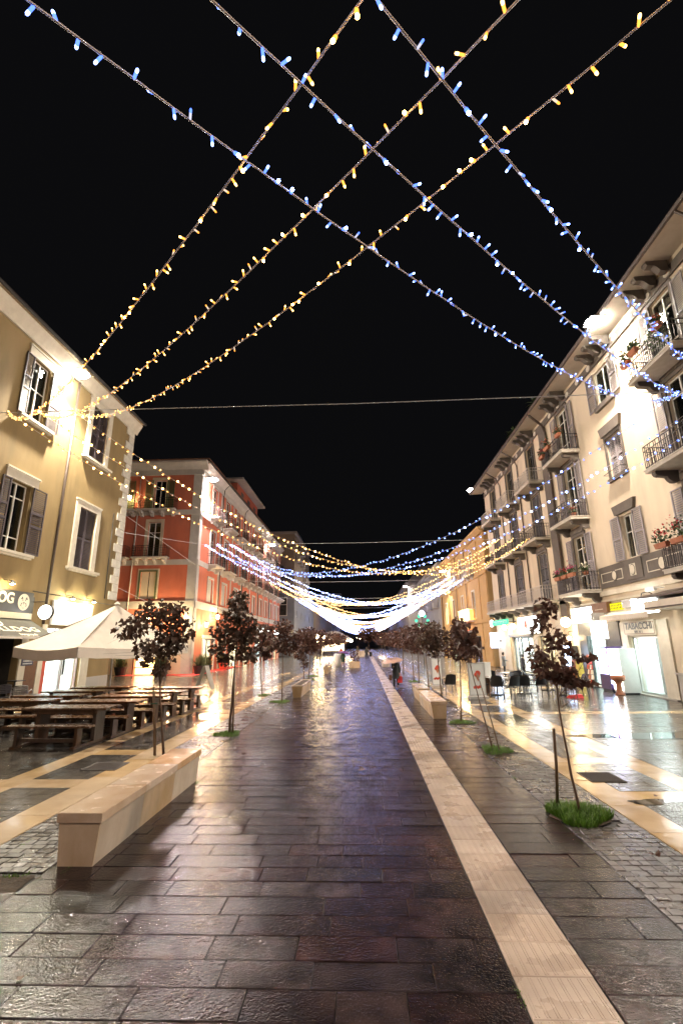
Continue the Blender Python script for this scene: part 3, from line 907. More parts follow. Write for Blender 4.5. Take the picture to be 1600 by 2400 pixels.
# iron grates
def grate(label, cx, cy, w, d):
    t = thing('drain_grate', label, 'drain grate', (cx, cy, 0.0), 'drain grates')
    f = MB()
    f.box(cx - w / 2, cx + w / 2, cy - d / 2, cy - d / 2 + .03, -.01, .010); f.box(cx - w / 2, cx + w / 2, cy + d / 2 - .03, cy + d / 2, -.01, .010)
    f.box(cx - w / 2, cx - w / 2 + .03, cy - d / 2 + .03, cy + d / 2 - .03, -.01, .010); f.box(cx + w / 2 - .03, cx + w / 2, cy - d / 2 + .03, cy + d / 2 - .03, -.01, .010)
    obj('frame', f, MT['rust'], t)
    p = MB().quad((cx - w / 2 + .02, cy - d / 2 + .02, .0042), (cx + w / 2 - .02, cy - d / 2 + .02, .0042), (cx + w / 2 - .02, cy + d / 2 - .02, .0042), (cx - w / 2 + .02, cy + d / 2 - .02, .0042))
    obj('pit_shade', p, MT['black'], t)  # flat black sheet painted as the dark hollow under the bars
    n = 15
    first = None
    for i in range(n):
        u = cx - w / 2 + .045 + (w - .09) * i / (n - 1)
        if first is None:
            first = obj('bar', MB().box(-.0065, .0065, -d / 2 + .03, d / 2 - .03, .005, .016), MT['rust'], t, origin=(0, 0, 0))
            b = first
        else:
            b = bpy.data.objects.new('bar', first.data); COL.objects.link(b); b.parent = t
        b.location = (u - cx, 0, 0)
grate('iron drain grate in the dark square beside the pale bench', -5.02, 10.0, 0.66, 0.60)
grate('iron drain grate in the paving right of the nearest tree', 3.97, 9.2, 0.56, 0.60)

# ================================================================== OLIVE BUILDING (left)
FL = Face('L', -14.2)
ol = thing('olive_building', 'olive plastered building with white window trim and plum shutters on the left', 'building', (-14.2, 20.0, 0))
wins_ol = [(17.98, 19.12, 11.78, 14.56), (22.78, 24.34, 11.80, 14.78), (17.88, 19.10, 6.02, 8.90), (22.76, 24.30, 6.00, 9.08),
           (13.2, 14.4, 11.78, 14.56), (13.2, 14.4, 6.02, 8.90)]
shop_ol = [(16.3, 20.0, 0.0, 3.0), (21.55, 24.5, 0.0, 3.08)]
mb = wall(FL, -14.0, 27.35, 0, 15.24, wins_ol + shop_ol, 0.3)
mb.quad((-14.2, 27.35, 0), (-30, 27.35, 0), (-30, 27.35, 15.25), (-14.2, 27.35, 15.25))
mb.quad((-14.2, -14, 0), (-30, -14, 0), (-30, -14, 15.25), (-14.2, -14, 15.25))
obj('wall', mb, MT['olive'], ol)
# cornice: a moulded white cove, tile ends, dark gutter, roof
mb = MB()
FL.profile(mb, [(0, 15.22), (0.07, 15.22), (0.09, 15.32), (0.20, 15.52), (0.33, 15.74), (0.36, 15.86), (0, 15.86)], -14.0, 27.68)
mb.prism([(-14.2, 27.35, 15.22), (-14.2, 27.66, 15.74), (-14.2, 27.66, 15.86), (-14.2, 27.35, 15.86)], (-15, 0, 0))
obj('cornice', mb, MT['whitetrim'], ol)
mb = MB()
u = 6.1
while u < 27.6:
    FL.prism(mb, [(u + .10 * math.cos(a), 15.88 + .06 * math.sin(a)) for a in [math.pi * k / 5 for k in range(6)]], 0.0, 0.46)
    u += 0.235
obj('eave_tile', mb, MT['eave'], ol, kind='stuff')
mb = MB()
FL.profile(mb, [(0.45, 15.92), (0.48, 15.87), (0.54, 15.87), (0.57, 15.94), (0.57, 16.0), (0.45, 16.0)], -14.0, 27.75)
obj('gutter', mb, MT['darkmetal'], ol)
mb = MB()
mb.add([(-13.7, -14, 15.97), (-13.7, 27.75, 15.97), (-22, 27.75, 18.9), (-22, -14, 18.9), (-13.7, -14, 15.945), (-13.7, 27.75, 15.945), (-22, 27.75, 18.8), (-22, -14, 18.8)],
       [(0, 1, 2, 3), (4, 5, 6, 7), (0, 1, 5, 4), (1, 2, 6, 5)])
obj('roof', mb, MT['tile'], ol)
# quoins
zq, k = 4.75, 0
while zq < 15.1:
    ln = 0.92 if k % 2 == 0 else 0.58
    q = MB()
    FL.box(q, 27.35 - ln, 27.375, -0.02, 0.055, zq + 0.012, zq + 0.445)
    q.box(-14.2, -14.2 - ln * 0.7, 27.35, 27.392, zq + 0.012, zq + 0.445)
    obj('quoin', q, MT['quoin'], ol)
    zq += 0.457
    k += 1
# windows
window(FL, ol, 17.98, 19.12, 11.78, 14.56, rows=(0.52,), cols=2, back='curtain', depth=0.12)
window(FL, ol, 17.88, 19.10, 6.02, 8.90, rows=(0.2, 0.78), cols=2, depth=0.2)
for (a, b, c, d) in (wins_ol[4], wins_ol[5]):
    window(FL, ol, a, b, c, d, rows=(0.5,), cols=2)
for (a, b, c, d) in (wins_ol[0], wins_ol[2], wins_ol[4], wins_ol[5]):
    mb = MB(); FL.box(mb, a - 0.36, b + 0.38, 0.0, 0.07, d + 0.02, d + 0.46); FL.box(mb, a - 0.40, b + 0.42, 0.0, 0.11, d + 0.40, d + 0.48)
    obj('lintel', mb, MT['whitetrim'], ol)
    mb = MB(); FL.box(mb, a - 0.42, b + 0.62, 0.0, 0.20, c - 0.14, c - 0.02); FL.box(mb, a - 0.36, b + 0.56, 0.0, 0.13, c - 0.22, c - 0.14)
    obj('sill', mb, MT['whitetrim'], ol)
    w_ = (b - a) * 0.5
    shutter(FL, ol, a - 0.52, a - 0.02, c, d, MT['shutter'], 0.05, 0.10, rails=(0.0, 0.42, 0.62))
    shutter(FL, ol, b + 0.06, b + 0.94, c, d, MT['shutter'], 0.09, 0.14, rails=(0.0, 0.42, 0.62))
for (a, b, c, d) in (wins_ol[1], wins_ol[3]):
    mb = MB(); ring(FL, mb, a, b, c, d, 0.36, 0.0, 0.075)
    FL.box(mb, a - 0.40, b + 0.40, 0.0, 0.10, d + 0.30, d + 0.39)
    obj('window_surround', mb, MT['whitetrim'], ol)
    mb = MB(); FL.box(mb, a - 0.50, b + 0.66, 0.0, 0.22, c - 0.13, c - 0.01); FL.box(mb, a - 0.44, b + 0.60, 0.0, 0.14, c - 0.2, c - 0.13)
    obj('sill', mb, MT['whitetrim'], ol)
    m_ = (a + b) / 2
    shutter(FL, ol, a + 0.01, m_ - 0.012, c + 0.01, d - 0.01, MT['shutter'], -0.10, -0.05, rails=(0.0, 0.5), louv=0.075)
    shutter(FL, ol, m_ + 0.012, b - 0.01, c + 0.01, d - 0.01, MT['shutter'], -0.10, -0.05, rails=(0.0, 0.5), louv=0.075)
pipe(ol, [(-13.66, 14.7, 15.9), (-13.7, 14.72, 15.55), (-14.08, 14.75, 14.9), (-14.08, 14.75, 4.0)], 0.06, 'darkmetal')
pipe(ol, [(-14.11, 21.2, 15.2), (-14.11, 21.15, 9.0), (-14.11, 21.12, 3.2)], 0.06)
pipe(ol, [(-14.15, 26.05, 4.75), (-14.15, 26.0, 9.6)], 0.025, 'darkmetal', 'conduit')
pipe(ol, [(-14.16, 20.2, 4.56), (-14.16, 24.5, 4.50), (-14.16, 27.2, 4.46)], 0.018, 'darkmetal', 'conduit')
# shopfronts: recessed rooms, the lit ones with light put into a glowing back wall
def shop_room(face, bld, u0, u1, z1, deep, back, floor='white', wallm='white', name='shop_interior'):
    mb = MB()
    P = face.P
    mb.quad(P(u0, -0.3, 0.02), P(u1, -0.3, 0.02), P(u1, -deep, 0.02), P(u0, -deep, 0.02))
    mb.quad(P(u0, -0.3, z1), P(u1, -0.3, z1), P(u1, -deep, z1), P(u0, -deep, z1))
    mb.quad(P(u0, -0.3, 0), P(u0, -deep, 0), P(u0, -deep, z1), P(u0, -0.3, z1))
    mb.quad(P(u1, -0.3, 0), P(u1, -deep, 0), P(u1, -deep, z1), P(u1, -0.3, z1))
    r = obj(name, mb, MT[wallm], bld)
    b = MB().quad(P(u0, -deep, 0), P(u1, -deep, 0), P(u1, -deep, z1), P(u0, -deep, z1))
    obj('back_wall', b, MT[back], r)
    if back != 'room':
        c = MB().quad(P(u0 + .2, -.6, z1 - .02), P(u1 - .2, -.6, z1 - .02), P(u1 - .2, -deep + .2, z1 - .02), P(u0 + .2, -deep + .2, z1 - .02))
        obj('ceiling_fill', c, MT['ceilwarm' if back in ('shopwarm', 'shopgold') else 'ceilcool'], r)  # glowing panel added to brighten the room's walls
    return r
shop_room(FL, ol, 16.3, 20.0, 3.0, 3.0, 'room', wallm='room')
rm = shop_room(FL, ol, 21.55, 24.5, 3.08, 2.6, 'shopwhite')
mb = MB(); FL.box(mb, 22.0, 22.7, -1.6, -1.2, 0.02, 1.9); obj('shelf', mb, MT['redboard'], rm)
mb = MB()
FL.box(mb, 21.55, 21.63, -0.2, -0.1, 0, 3.08); FL.box(mb, 24.42, 24.5, -0.2, -0.1, 0, 3.08); FL.box(mb, 21.63, 24.42, -0.2, -0.1, 2.72, 2.82)
FL.box(mb, 23.16, 23.24, -0.2, -0.1, 0, 2.72); FL.box(mb, 21.63, 24.42, -0.2, -0.1, 3.02, 3.08)
df = obj('shop_door', mb, MT['aluminium'], ol)
for a, b, c, d in ((21.63, 23.16, 0.02, 2.72), (23.24, 24.42, 0.02, 2.72), (21.63, 24.42, 2.82, 3.02)):
    mb = MB(); FL.box(mb, a, b, -0.16, -0.15, c, d); obj('pane', mb, MT['shopglass'], df)
mb = MB(); FL.box(mb, 23.27, 23.32, -0.1, -0.03, 0.95, 1.75); obj('handle', mb, MT['darkmetal'], df)
mb = MB(); FL.box(mb, 21.65, 22.05, -0.145, -0.14, 0.05, 1.9); obj('door_poster', mb, MT['redboard'], df)
# pale stone piers between the shopfronts
for a, b in ((20.02, 20.42), (21.2, 21.53), (24.52, 25.2), (16.0, 16.28)):
    mb = MB(); FL.box(mb, a, b, 0.0, 0.05, 0.0, 3.2); obj('pier', mb, MT['whitetrim'], ol)
mb = MB(); FL.box(mb, 20.42, 21.2, -0.01, 0.02, 0.0, 2.4); obj('side_door', mb, MT['brownboard'], ol)
mb = MB(); FL.box(mb, 25.2, 27.35, 0.0, 0.03, 0.0, 0.7); obj('plinth', mb, MT['palegrey'], ol)

# shop sign board with its painted words and round emblem
sg = thing('sign_board', 'charcoal pub sign board with cream letters and a round dog emblem over the awning', 'sign', FL.P(18, 0.05, 4.0))
mb = MB(); FL.box(mb, 14.2, 20.18, 0.02, 0.12, 3.62, 4.46); obj('board', mb, MT['signdark'], sg)
mb = MB(); FL.box(mb, 14.1, 20.2, 0.0, 0.16, 3.36, 3.60); obj('rail', mb, MT['signcream'], sg)
FL.text('BULLDOG', 17.72, 4.13, 0.58, MT['signcream'], sg, w=0.125, sx=1.0, bold=.012)
FL.text('burgerpub', 17.9, 3.76, 0.19, MT['signcream'], sg, w=0.125)
def dog_emblem(face, parent, u, z, r, w, flat=False):
    """A round badge with a heavy-jowled dog's head: disc, dark ears, eyes, muzzle and jowl lines."""
    mb = MB(); face.disc(mb, u, z, r, r, w, w + .012, 28); face_o = obj('emblem', mb, MT['signcream'], parent)
    mb = MB()
    for s in (-1, 1):
        face.prism(mb, [(u + s * .62 * r, z + .30 * r), (u + s * .42 * r, z + .66 * r), (u + s * .22 * r, z + .48 * r), (u + s * .40 * r, z + .34 * r)], w + .012, w + .016)
        face.disc(mb, u + s * .24 * r, z + .20 * r, .09 * r, .07 * r, w + .012, w + .016, 8)
        face.prism(mb, [(u + s * .10 * r, z - .08 * r), (u + s * .44 * r, z - .12 * r), (u + s * .55 * r, z - .44 * r), (u + s * .34 * r, z - .58 * r), (u + s * .42 * r, z - .38 * r), (u + s * .34 * r, z - .2 * r)], w + .012, w + .016)
        face.prism(mb, [(u + s * .14 * r, z + .42 * r), (u + s * .4 * r, z + .34 * r), (u + s * .4 * r, z + .28 * r), (u + s * .14 * r, z + .36 * r)], w + .012, w + .016)
    face.disc(mb, u, z - .08 * r, .13 * r, .09 * r, w + .012, w + .016, 10)
    face.box(mb, u - .02 * r, u + .02 * r, w + .012, w + .016, z - .36 * r, z - .14 * r)
    face.prism(mb, [(u - .30 * r, z - .66 * r), (u, z - .76 * r), (u + .30 * r, z - .66 * r), (u, z - .70 * r)], w + .012, w + .016)
    obj('emblem_mark', mb, MT['signdark'], parent)
dog_emblem(FL, sg, 19.62, 4.04, 0.34, 0.12)

# folding awning below it
aw = thing('awning', 'dark olive pub awning with cream lettering below the sign board', 'awning', FL.P(18, 0.1, 3.3))
P = FL.P
mb = MB()
top, low = (0.06, 3.36), (1.35, 2.60)
mb.add([P(13.8, *top), P(20.25, *top), P(20.25, *low), P(13.8, *low), P(13.8, top[0], top[1] - .02), P(20.25, top[0], top[1] - .02), P(20.25, low[0], low[1] - .02), P(13.8, low[0], low[1] - .02)],
       [(0, 1, 2, 3), (4, 5, 6, 7), (0, 3, 7, 4), (1, 2, 6, 5)])
obj('canopy', mb, MT['awning'], aw)
mb = MB(); FL.box(mb, 13.8, 20.25, 1.33, 1.39, 2.54, 2.63); obj('front_bar', mb, MT['whitepaint'], aw)
for u in (14.2, 19.9):
    obj('arm', MB().tube([P(u, .1, 2.7), P(u + .4, .75, 2.62), P(u, 1.32, 2.58)], .025, 6), MT['whitepaint'], aw)
ang = math.atan2(top[1] - low[1], low[0] - top[0])
def slope_text(body, u, t, size, name='lettering', sx=1.0):
    cu = bpy.data.curves.new(name, 'FONT'); cu.body = body; cu.size = size; cu.align_x = 'CENTER'; cu.align_y = 'CENTER'; cu.extrude = 0.002; cu.offset = .008
    cu.materials.append(MT['signcream'])
    o = letters(name, cu); o.parent = aw
    w_, z_ = top[0] + (low[0] - top[0]) * t, top[1] + (low[1] - top[1]) * t
    # local x = +Y, local y = up the slope (towards the wall), local z = outward normal
    ex, ey = Vector((0, 1, 0)), Vector((-(low[0] - top[0]), 0, top[1] - low[1])).normalized()
    ez = ex.cross(ey)
    mw = Matrix((ex, ey, ez)).transposed().to_4x4()
    mw.translation = P(u, w_, z_) + ez * 0.006 - W(aw)
    o.matrix_local = mw
    o.scale = (sx, 1, 1)
slope_text('BULLDOG', 18.25, 0.60, 0.50, sx=1.35)
slope_text('burgerpub', 18.75, 0.86, 0.20, sx=1.2)
mb = MB()
for i in range(24):
    pass
ring_pts = [P(17.75 + .42 * math.cos(a), top[0] + (low[0] - top[0]) * (.26 + .22 * math.sin(a)), top[1] + (low[1] - top[1]) * (.26 + .22 * math.sin(a)) + .012) for a in [2 * math.pi * k / 24 for k in range(24)]]
mb.add(ring_pts, [tuple(range(24))]); obj('emblem', mb, MT['signcream'], aw)
mb = MB()
for s in (-1, 1):
    q = [P(17.75 + s * x, top[0] + (low[0] - top[0]) * t, top[1] + (low[1] - top[1]) * t + .020) for x, t in ((.08, .24), (.26, .20), (.30, .36), (.18, .42), (.20, .30))]
    mb.add(q, [tuple(range(5))])
obj('emblem_mark', mb, MT['awning'], aw)

# round hanging lamp sign, fascia panel washed by two downlights, plaque
rs = thing('round_sign', 'round glowing white sign hung on a bracket by the brown pipe', 'sign', FL.P(20.25, 0.7, 3.66))
mb = MB()
n = 28
mb.prism([(-13.5 + .30 * math.cos(2 * math.pi * i / n), 20.21, 3.66 + .30 * math.sin(2 * math.pi * i / n)) for i in range(n)], (0, .12, 0))
obj('lit_face', mb, MT['panelwhite'], rs)
mb = MB()
for i in range(n):
    a, b = 2 * math.pi * i / n, 2 * math.pi * (i + 1) / n
    mb.add([(-13.5 + r * math.cos(t), y, 3.66 + r * math.sin(t)) for t in (a, b) for r in (.303, .325) for y in (20.20, 20.34)],
           [(0, 1, 3, 2), (4, 6, 7, 5), (2, 3, 7, 6), (0, 2, 6, 4), (1, 5, 7, 3)])
obj('rim', mb, MT['darkmetal'], rs)
obj('bracket', MB().tube([(-14.2, 20.27, 4.1), (-13.5, 20.27, 4.1), (-13.5, 20.27, 3.98)], .018, 6).box(-14.19, -14.13, 20.2, 20.34, 3.4, 4.3), MT['darkmetal'], rs)
fp = thing('fascia_sign', 'white shop fascia panel washed by two small downlights on the olive wall', 'sign', FL.P(23.2, .05, 3.8))
mb = MB(); FL.box(mb, 21.7, 24.95, 0.0, 0.09, 3.2, 4.30); obj('panel', mb, MT['white'], fp)
for u in (22.55, 24.4):
    obj('downlight', MB().lathe([(.03, .12), (.10, .04), (.11, 0)], FL.P(u, .42, 4.42), 10), MT['darkmetal'], fp)
    obj('arm', MB().tube([FL.P(u, 0, 4.62), FL.P(u, .42, 4.55)], .014, 5), MT['darkmetal'], fp)
    obj('lit_lens', MB().lathe([(.09, 0), (.05, -.03)], FL.P(u, .42, 4.415), 10), MT['lantern'], fp)
    point_light('downlight_beam', FL.P(u, .45, 4.30), 95, (1.0, .93, .62), .06, fp)
dl = thing('wall_downlight', 'small lit downlight above the dark pub sign board', 'wall light', FL.P(18.42, .4, 4.66))
obj('shade', MB().lathe([(.03, .12), (.11, .04), (.12, 0)], FL.P(18.42, .4, 4.66), 10), MT['darkmetal'], dl)
obj('lit_lens', MB().lathe([(.10, 0), (.05, -.03)], FL.P(18.42, .4, 4.655), 10), MT['lantern'], dl)
obj('arm', MB().tube([FL.P(18.42, 0, 4.84), FL.P(18.42, .4, 4.79)], .014, 5), MT['darkmetal'], dl)
point_light('downlight_beam', FL.P(18.42, .45, 4.56), 40, (1, .85, .5), .05, dl)
pq = thing('street_plaque', 'dark blue enamel street plaque with three white lines beside the pub window', 'plaque', FL.P(20.5, 0.03, 1.7))
mb = MB(); FL.box(mb, 20.14, 20.86, 0.05, 0.075, 1.48, 1.86); obj('plate', mb, MT['bluesign'], pq)
mb = MB()
r_ = random.Random(4)
for z_, h_ in ((1.77, .06), (1.67, .05), (1.56, .045)):
    u = 20.22
    while u < 20.76:
        l = r_.uniform(.015, .05); FL.box(mb, u, u + l, 0.075, 0.078, z_ - h_ / 2, z_ + h_ / 2); u += l + .018
obj('lettering', mb, MT['white'], pq, kind='stuff')

# ================================================================== RED BUILDING
RX, RY = -13.85, 39.4
FR_ = Face('L', RX)
FS = Face('S', RY)
rb = thing('red_building', 'coral red corner building with grey bands and iron balconies', 'building', (RX, 50, 0))
REND = 81.0
bays = [43.4, 47.9, 52.3, 56.7, 61.1, 65.4, 69.0, 72.8, 76.4, 79.2]
op = []
for i, y in enumerate(bays):
    hw = 0.72
    op += [(y - hw, y + hw, 13.75, 16.65), (y - hw, y + hw, 9.35, 12.45), (y - hw * .95, y + hw * .95, 5.95, 8.0)]
shops_r = [(42.3, 45.4, 0, 2.75), (47.0, 49.2, 0, 2.9), (51.0, 55.0, 0, 3.0), (57.0, 60.4, 0, 3.0), (63.0, 67.5, 0, 3.0), (70, 74, 0, 3.0), (76, 79.5, 0, 3.0)]
mb = wall(FR_, RY, REND, 0, 17.2, op + shops_r, 0.3)
sop = [(-18.0, -17.0, 13.75, 16.3), (-18.25, -17.15, 9.5, 12.5), (-18.5, -17.2, 5.95, 8.2), (-21.5, -20.5, 13.75, 16.3), (-21.7, -20.6, 9.5, 12.5), (-21.8, -20.6, 5.95, 8.2), (-18.35, -16.1, 0, 1.9)]
wall(FS, -26, RX, 0, 17.2, sop, 0.3, mb)
mb.quad((RX, REND, 0), (-26, REND, 0), (-26, REND, 17.2), (RX, REND, 17.2))
obj('wall', mb, MT['red'], rb)
# grey pilaster strips, string courses, cornice
mb = MB()
for face, a, b in ((FR_, RY, RY + .62), (FS, RX - .72, RX - 0.0)):
    face.box(mb, a, b, 0.0, 0.06, 0.0, 17.0)
obj('corner_pilaster', mb, MT['greytrim'], rb)
mb = MB()
for z0_, z1_, o_ in ((5.15, 5.75, .07), (8.75, 9.20, .06), (13.10, 13.55, .06), (16.75, 17.25, .08)):
    FR_.box(mb, RY, REND, 0.06, 0.06 + o_, z0_, z1_)
    FS.box(mb, -26, RX + .06, 0.06, 0.06 + o_, z0_, z1_)
for y in (45.6, 50.1, 54.5, 58.9, 63.2, 67.2, 70.9, 74.6, 77.8):
    FR_.box(mb, y - .16, y + .16, 0.0, 0.055, 5.7, 17.0)
obj('string_course', mb, MT['greytrim'], rb)
mb = MB()
FR_.profile(mb, [(0, 17.2), (.12, 17.2), (.3, 17.5), (.62, 17.8), (.62, 17.95), (0, 17.95)], RY - .1, REND)
FS.profile(mb, [(0, 17.2), (.12, 17.2), (.3, 17.5), (.6, 17.8), (.6, 17.95), (0, 17.95)], -26, RX + .5)
obj('cornice', mb, MT['greytrim'], rb)
mb = MB().add([(RX + .75, RY - .65, 17.96), (RX + .75, REND, 17.96), (-20, REND - 4, 20.2), (-20, RY + 6, 20.2), (-26, RY - .65, 17.96), (-26, RY + 6, 20.2), (-26, REND, 17.96),
               (RX + .75, RY - .65, 18.06), (RX + .75, REND, 18.06), (-26, RY - .65, 18.06)], [(7, 8, 2, 3), (9, 7, 3, 5), (0, 1, 8, 7), (4, 0, 7, 9)])
obj('roof', mb, MT['tile'], rb)
mb = MB(); FR_.box(mb, RY - .1, REND, .62, .74, 17.82, 17.96); obj('gutter', mb, MT['darkmetal'], rb)
# lower storey: pale rusticated ground floor
mb = wall(FR_, RY + .62, REND, 3.3, 5.15, [], 0, None, 0, 0.02)
obj('mezzanine_band', mb, MT['red'], rb)
mb = MB()
for (a, b, c, d) in shops_r:
    ring(FR_, mb, a, b, 0, d, 0.28, 0.0, 0.07)
obj('shop_surround', mb, MT['greytrim'], rb)
mb = MB(); FS.box(mb, -26, -18.4, 0, .06, 0, 3.0); FS.box(mb, -15.85, RX - .72, 0, .06, 0, 3.0); FS.box(mb, -18.4, -15.85, 0, .06, 2.2, 3.0); obj('stone_base', mb, MT['creamwall'], rb)
for i, y in enumerate(bays):
    hw = 0.72
    for fl, (c, d) in enumerate(((13.75, 16.65), (9.35, 12.45), (5.95, 8.0))):
        mb = MB(); ring(FR_, mb, y - hw, y + hw, c, d, 0.20, 0.0, 0.06)
        obj('window_surround', mb, MT['greytrim'], rb)
        if fl == 2:
            mb = MB(); FR_.box(mb, y - hw * .9, y + hw * .9, -.16, -.10, c, d); f_ = obj('closed_shutter', mb, MT['greytrim'], rb)
            mb = MB(); FR_.box(mb, y - .012, y + .012, -.10, -.096, c, d); obj('shutter_joint', mb, MT['shutter_dark'], f_)
        else:
            window(FR_, rb, y - hw, y + hw, c, d, rows=(0.72,), cols=2, back='room')
        if fl < 2 and i in (0, 1, 2, 3):
            pass
    balcony(FR_, rb, y - 1.35, y + 1.35, 13.60, depth=0.9, corb='greytrim', slab='greytrim', step=0.16, high=1.0)
    balcony(FR_, rb, y - 1.35, y + 1.35, 9.20, depth=0.9, corb='greytrim', slab='greytrim', step=0.16, high=1.0)
# closed grey shutters lean open beside the top windows of the corner bay
for (a, b, c, d) in sop[:6]:
    top_ = c > 13
    mb = MB(); ring(FS, mb, a, b, c, d, 0.26, 0.0, 0.06); obj('window_surround', mb, MT['creamwall'], rb)
    if c > 9:
        window(FS, rb, a, b, c, d, rows=(0.7,), cols=2, back='room')
    else:
        mb = MB()
        for u0_, u1_ in ((a, (a + b) / 2 - .03), ((a + b) / 2 + .03, b)):
            FS.box(mb, u0_ + .03, u1_, -.12, -.07, c, d)
        obj('closed_shutter', mb, MT['creamwall'], rb)
        mb = MB(); ring(FS, mb, a, b, c, d, 0.14, 0.06, 0.09); obj('window_frame', mb, MT['palegreen'], rb)
    if top_:
        shutter(FS, rb, a - .78, a - .12, c, d, MT['palegreen'], .07, .11)
        shutter(FS, rb, b + .12, b + .78, c, d, MT['palegreen'], .07, .11)
        balcony(FS, rb, a - 1.15, b + 1.15, 13.55, depth=.8, corb='greytrim', slab='greytrim', step=.16, ncorb=4)
    elif c > 9:
        balcony(FS, rb, a - 0.95, b + 0.95, 9.40, depth=.75, corb='greytrim', slab='greytrim', step=.16, ncorb=4)
pipe(rb, [(-19.3, RY - .12, 17.1), (-19.3, RY - .12, 5.0)], .05, 'greytrim')
for y in (45.75, 54.6, 63.3, 71.0):
    pipe(rb, [(RX + .6, y, 17.8), (RX + .2, y, 17.35), (RX + .13, y, 16.7), (RX + .13, y, 3.2)], .05, 'darkmetal')
# lit shops on the street side
for k, (a, b, c, d) in enumerate(shops_r):
    shop_room(FR_, rb, a, b, d, 2.2, ('shopwarm', 'shopgold', 'shopwarm', 'shopwarm', 'shopcool', 'shopcool', 'shopwarm')[k])
    mb = MB(); u_ = (a + b) / 2
    FR_.box(mb, a, a + .08, -.22, -.14, 0, d); FR_.box(mb, b - .08, b, -.22, -.14, 0, d); FR_.box(mb, u_ - .04, u_ + .04, -.22, -.14, 0, d); FR_.box(mb, a + .08, b - .08, -.22, -.14, d - .1, d)
    fr = obj('shopfront_frame', mb, MT['gunmetal'], rb)
    for p_, q_ in ((a + .08, u_ - .04), (u_ + .04, b - .08)):
        mb = MB(); FR_.box(mb, p_, q_, -.185, -.175, 0.05, d - .1); obj('pane', mb, MT['shopglass'], fr)
shop_room(FS, rb, -18.35, -16.1, 1.9, 1.6, 'shopgold')
mb = MB(); ring(FS, mb, -18.35, -16.1, 0.0, 1.9, .08, -.02, .09); FS.box(mb, -18.35, -16.1, -.1, -.05, .5, .56); FS.box(mb, -17.3, -17.24, -.1, -.05, .56, 1.9); obj('display_frame', mb, MT['brownboard'], rb)
for k, (u, z, y) in enumerate(((63.4, 4.05, 67.5), (70.0, 3.95, 74.0), (76.0, 3.9, 79.4))):
    s_ = thing('lit_sign', ('glowing white fascia sign on the red building, nearest of a row', 'glowing white fascia sign on the red building, middle of a row', 'glowing white fascia sign on the red building, farthest of a row')[k], 'sign', FR_.P((u + y) / 2, .1, z), 'fascia signs on the red building')
    mb = MB(); FR_.box(mb, u, y, .08, .2, z - .38, z + .38); obj('lit_face', mb, MT['panelwhite'], s_)
    mb = MB(); FR_.box(mb, u - .05, y + .05, .02, .08, z - .44, z + .44); obj('backing', mb, MT['gunmetal'], s_)
# roof pavilion
pv = MB()
pv.box(-19.5, RX - 1.2, 55.5, 67.0, 18.0, 21.5)
ph = obj('roof_pavilion', pv, MT['red'], rb)
mb = MB().add([(RX - .3, 54.6, 21.7), (RX - .3, 68.2, 21.7), (-20.4, 68.2, 21.7), (-20.4, 54.6, 21.7), (RX - .3, 54.6, 21.9), (RX - .3, 68.2, 21.9), (-20.4, 68.2, 21.9), (-20.4, 54.6, 21.9)],
              [(0, 1, 2, 3), (4, 5, 6, 7), (0, 1, 5, 4), (1, 2, 6, 5), (2, 3, 7, 6), (3, 0, 4, 7)])
obj('pavilion_eave', mb, MT['greytrim'], ph)
for y in (58, 61.5, 65):
    mb = MB(); mb.box(RX - 1.2, RX - 1.15, y - .6, y + .6, 18.6, 20.9); obj('pavilion_window', mb, MT['shutter_dark'], ph)
# wall lanterns
def lantern(label, p, out, power=70, group='wall lanterns on the red building', sc_=1.0):
    t = thing('wall_lantern', label, 'wall lantern', p, group)
    x, y, z = p
    o = Vector(out)
    q = Vector(p) - o * .45
    obj('bracket', MB().tube([q, q + o * .2 + Vector((0, 0, .35)), Vector(p) + Vector((0, 0, .38)), Vector(p) + Vector((0, 0, .22))], .016, 6), MT['iron'], t)
    obj('lamp_glass', MB().lathe([(.07, -.2), (.14, .10), (.13, .14)], p, 8), MT['lantern'], t)
    obj('cap', MB().lathe([(.17, .145), (.08, .24), (.02, .30)], p, 8), MT['iron'], t)
    obj('base', MB().lathe([(.03, -.27), (.075, -.205)], p, 8), MT['iron'], t)
    point_light('lantern_light', Vector(p) + o * .25, power, (1.0, .72, .36), .15, t)
    return t
lantern('glowing wall lantern right of the red building corner', FR_.P(41.5, .5, 3.9), (1, 0, 0), 330)
lantern('glowing wall lantern above the first shop door of the red building', FR_.P(44.6, .5, 4.7), (1, 0, 0), 330)
lantern('wall lantern on the cream side front left of the red building corner', FS.P(-15.2, .5, 4.2), (0, -1, 0), 260)
lantern('wall lantern above the golden display window of the red building', FS.P(-17.4, .5, 4.3), (0, -1, 0), 320)
lantern('wall lantern on the upper red side front beside a balcony', FS.P(-19.9, .6, 14.6), (0, -1, 0), 25)

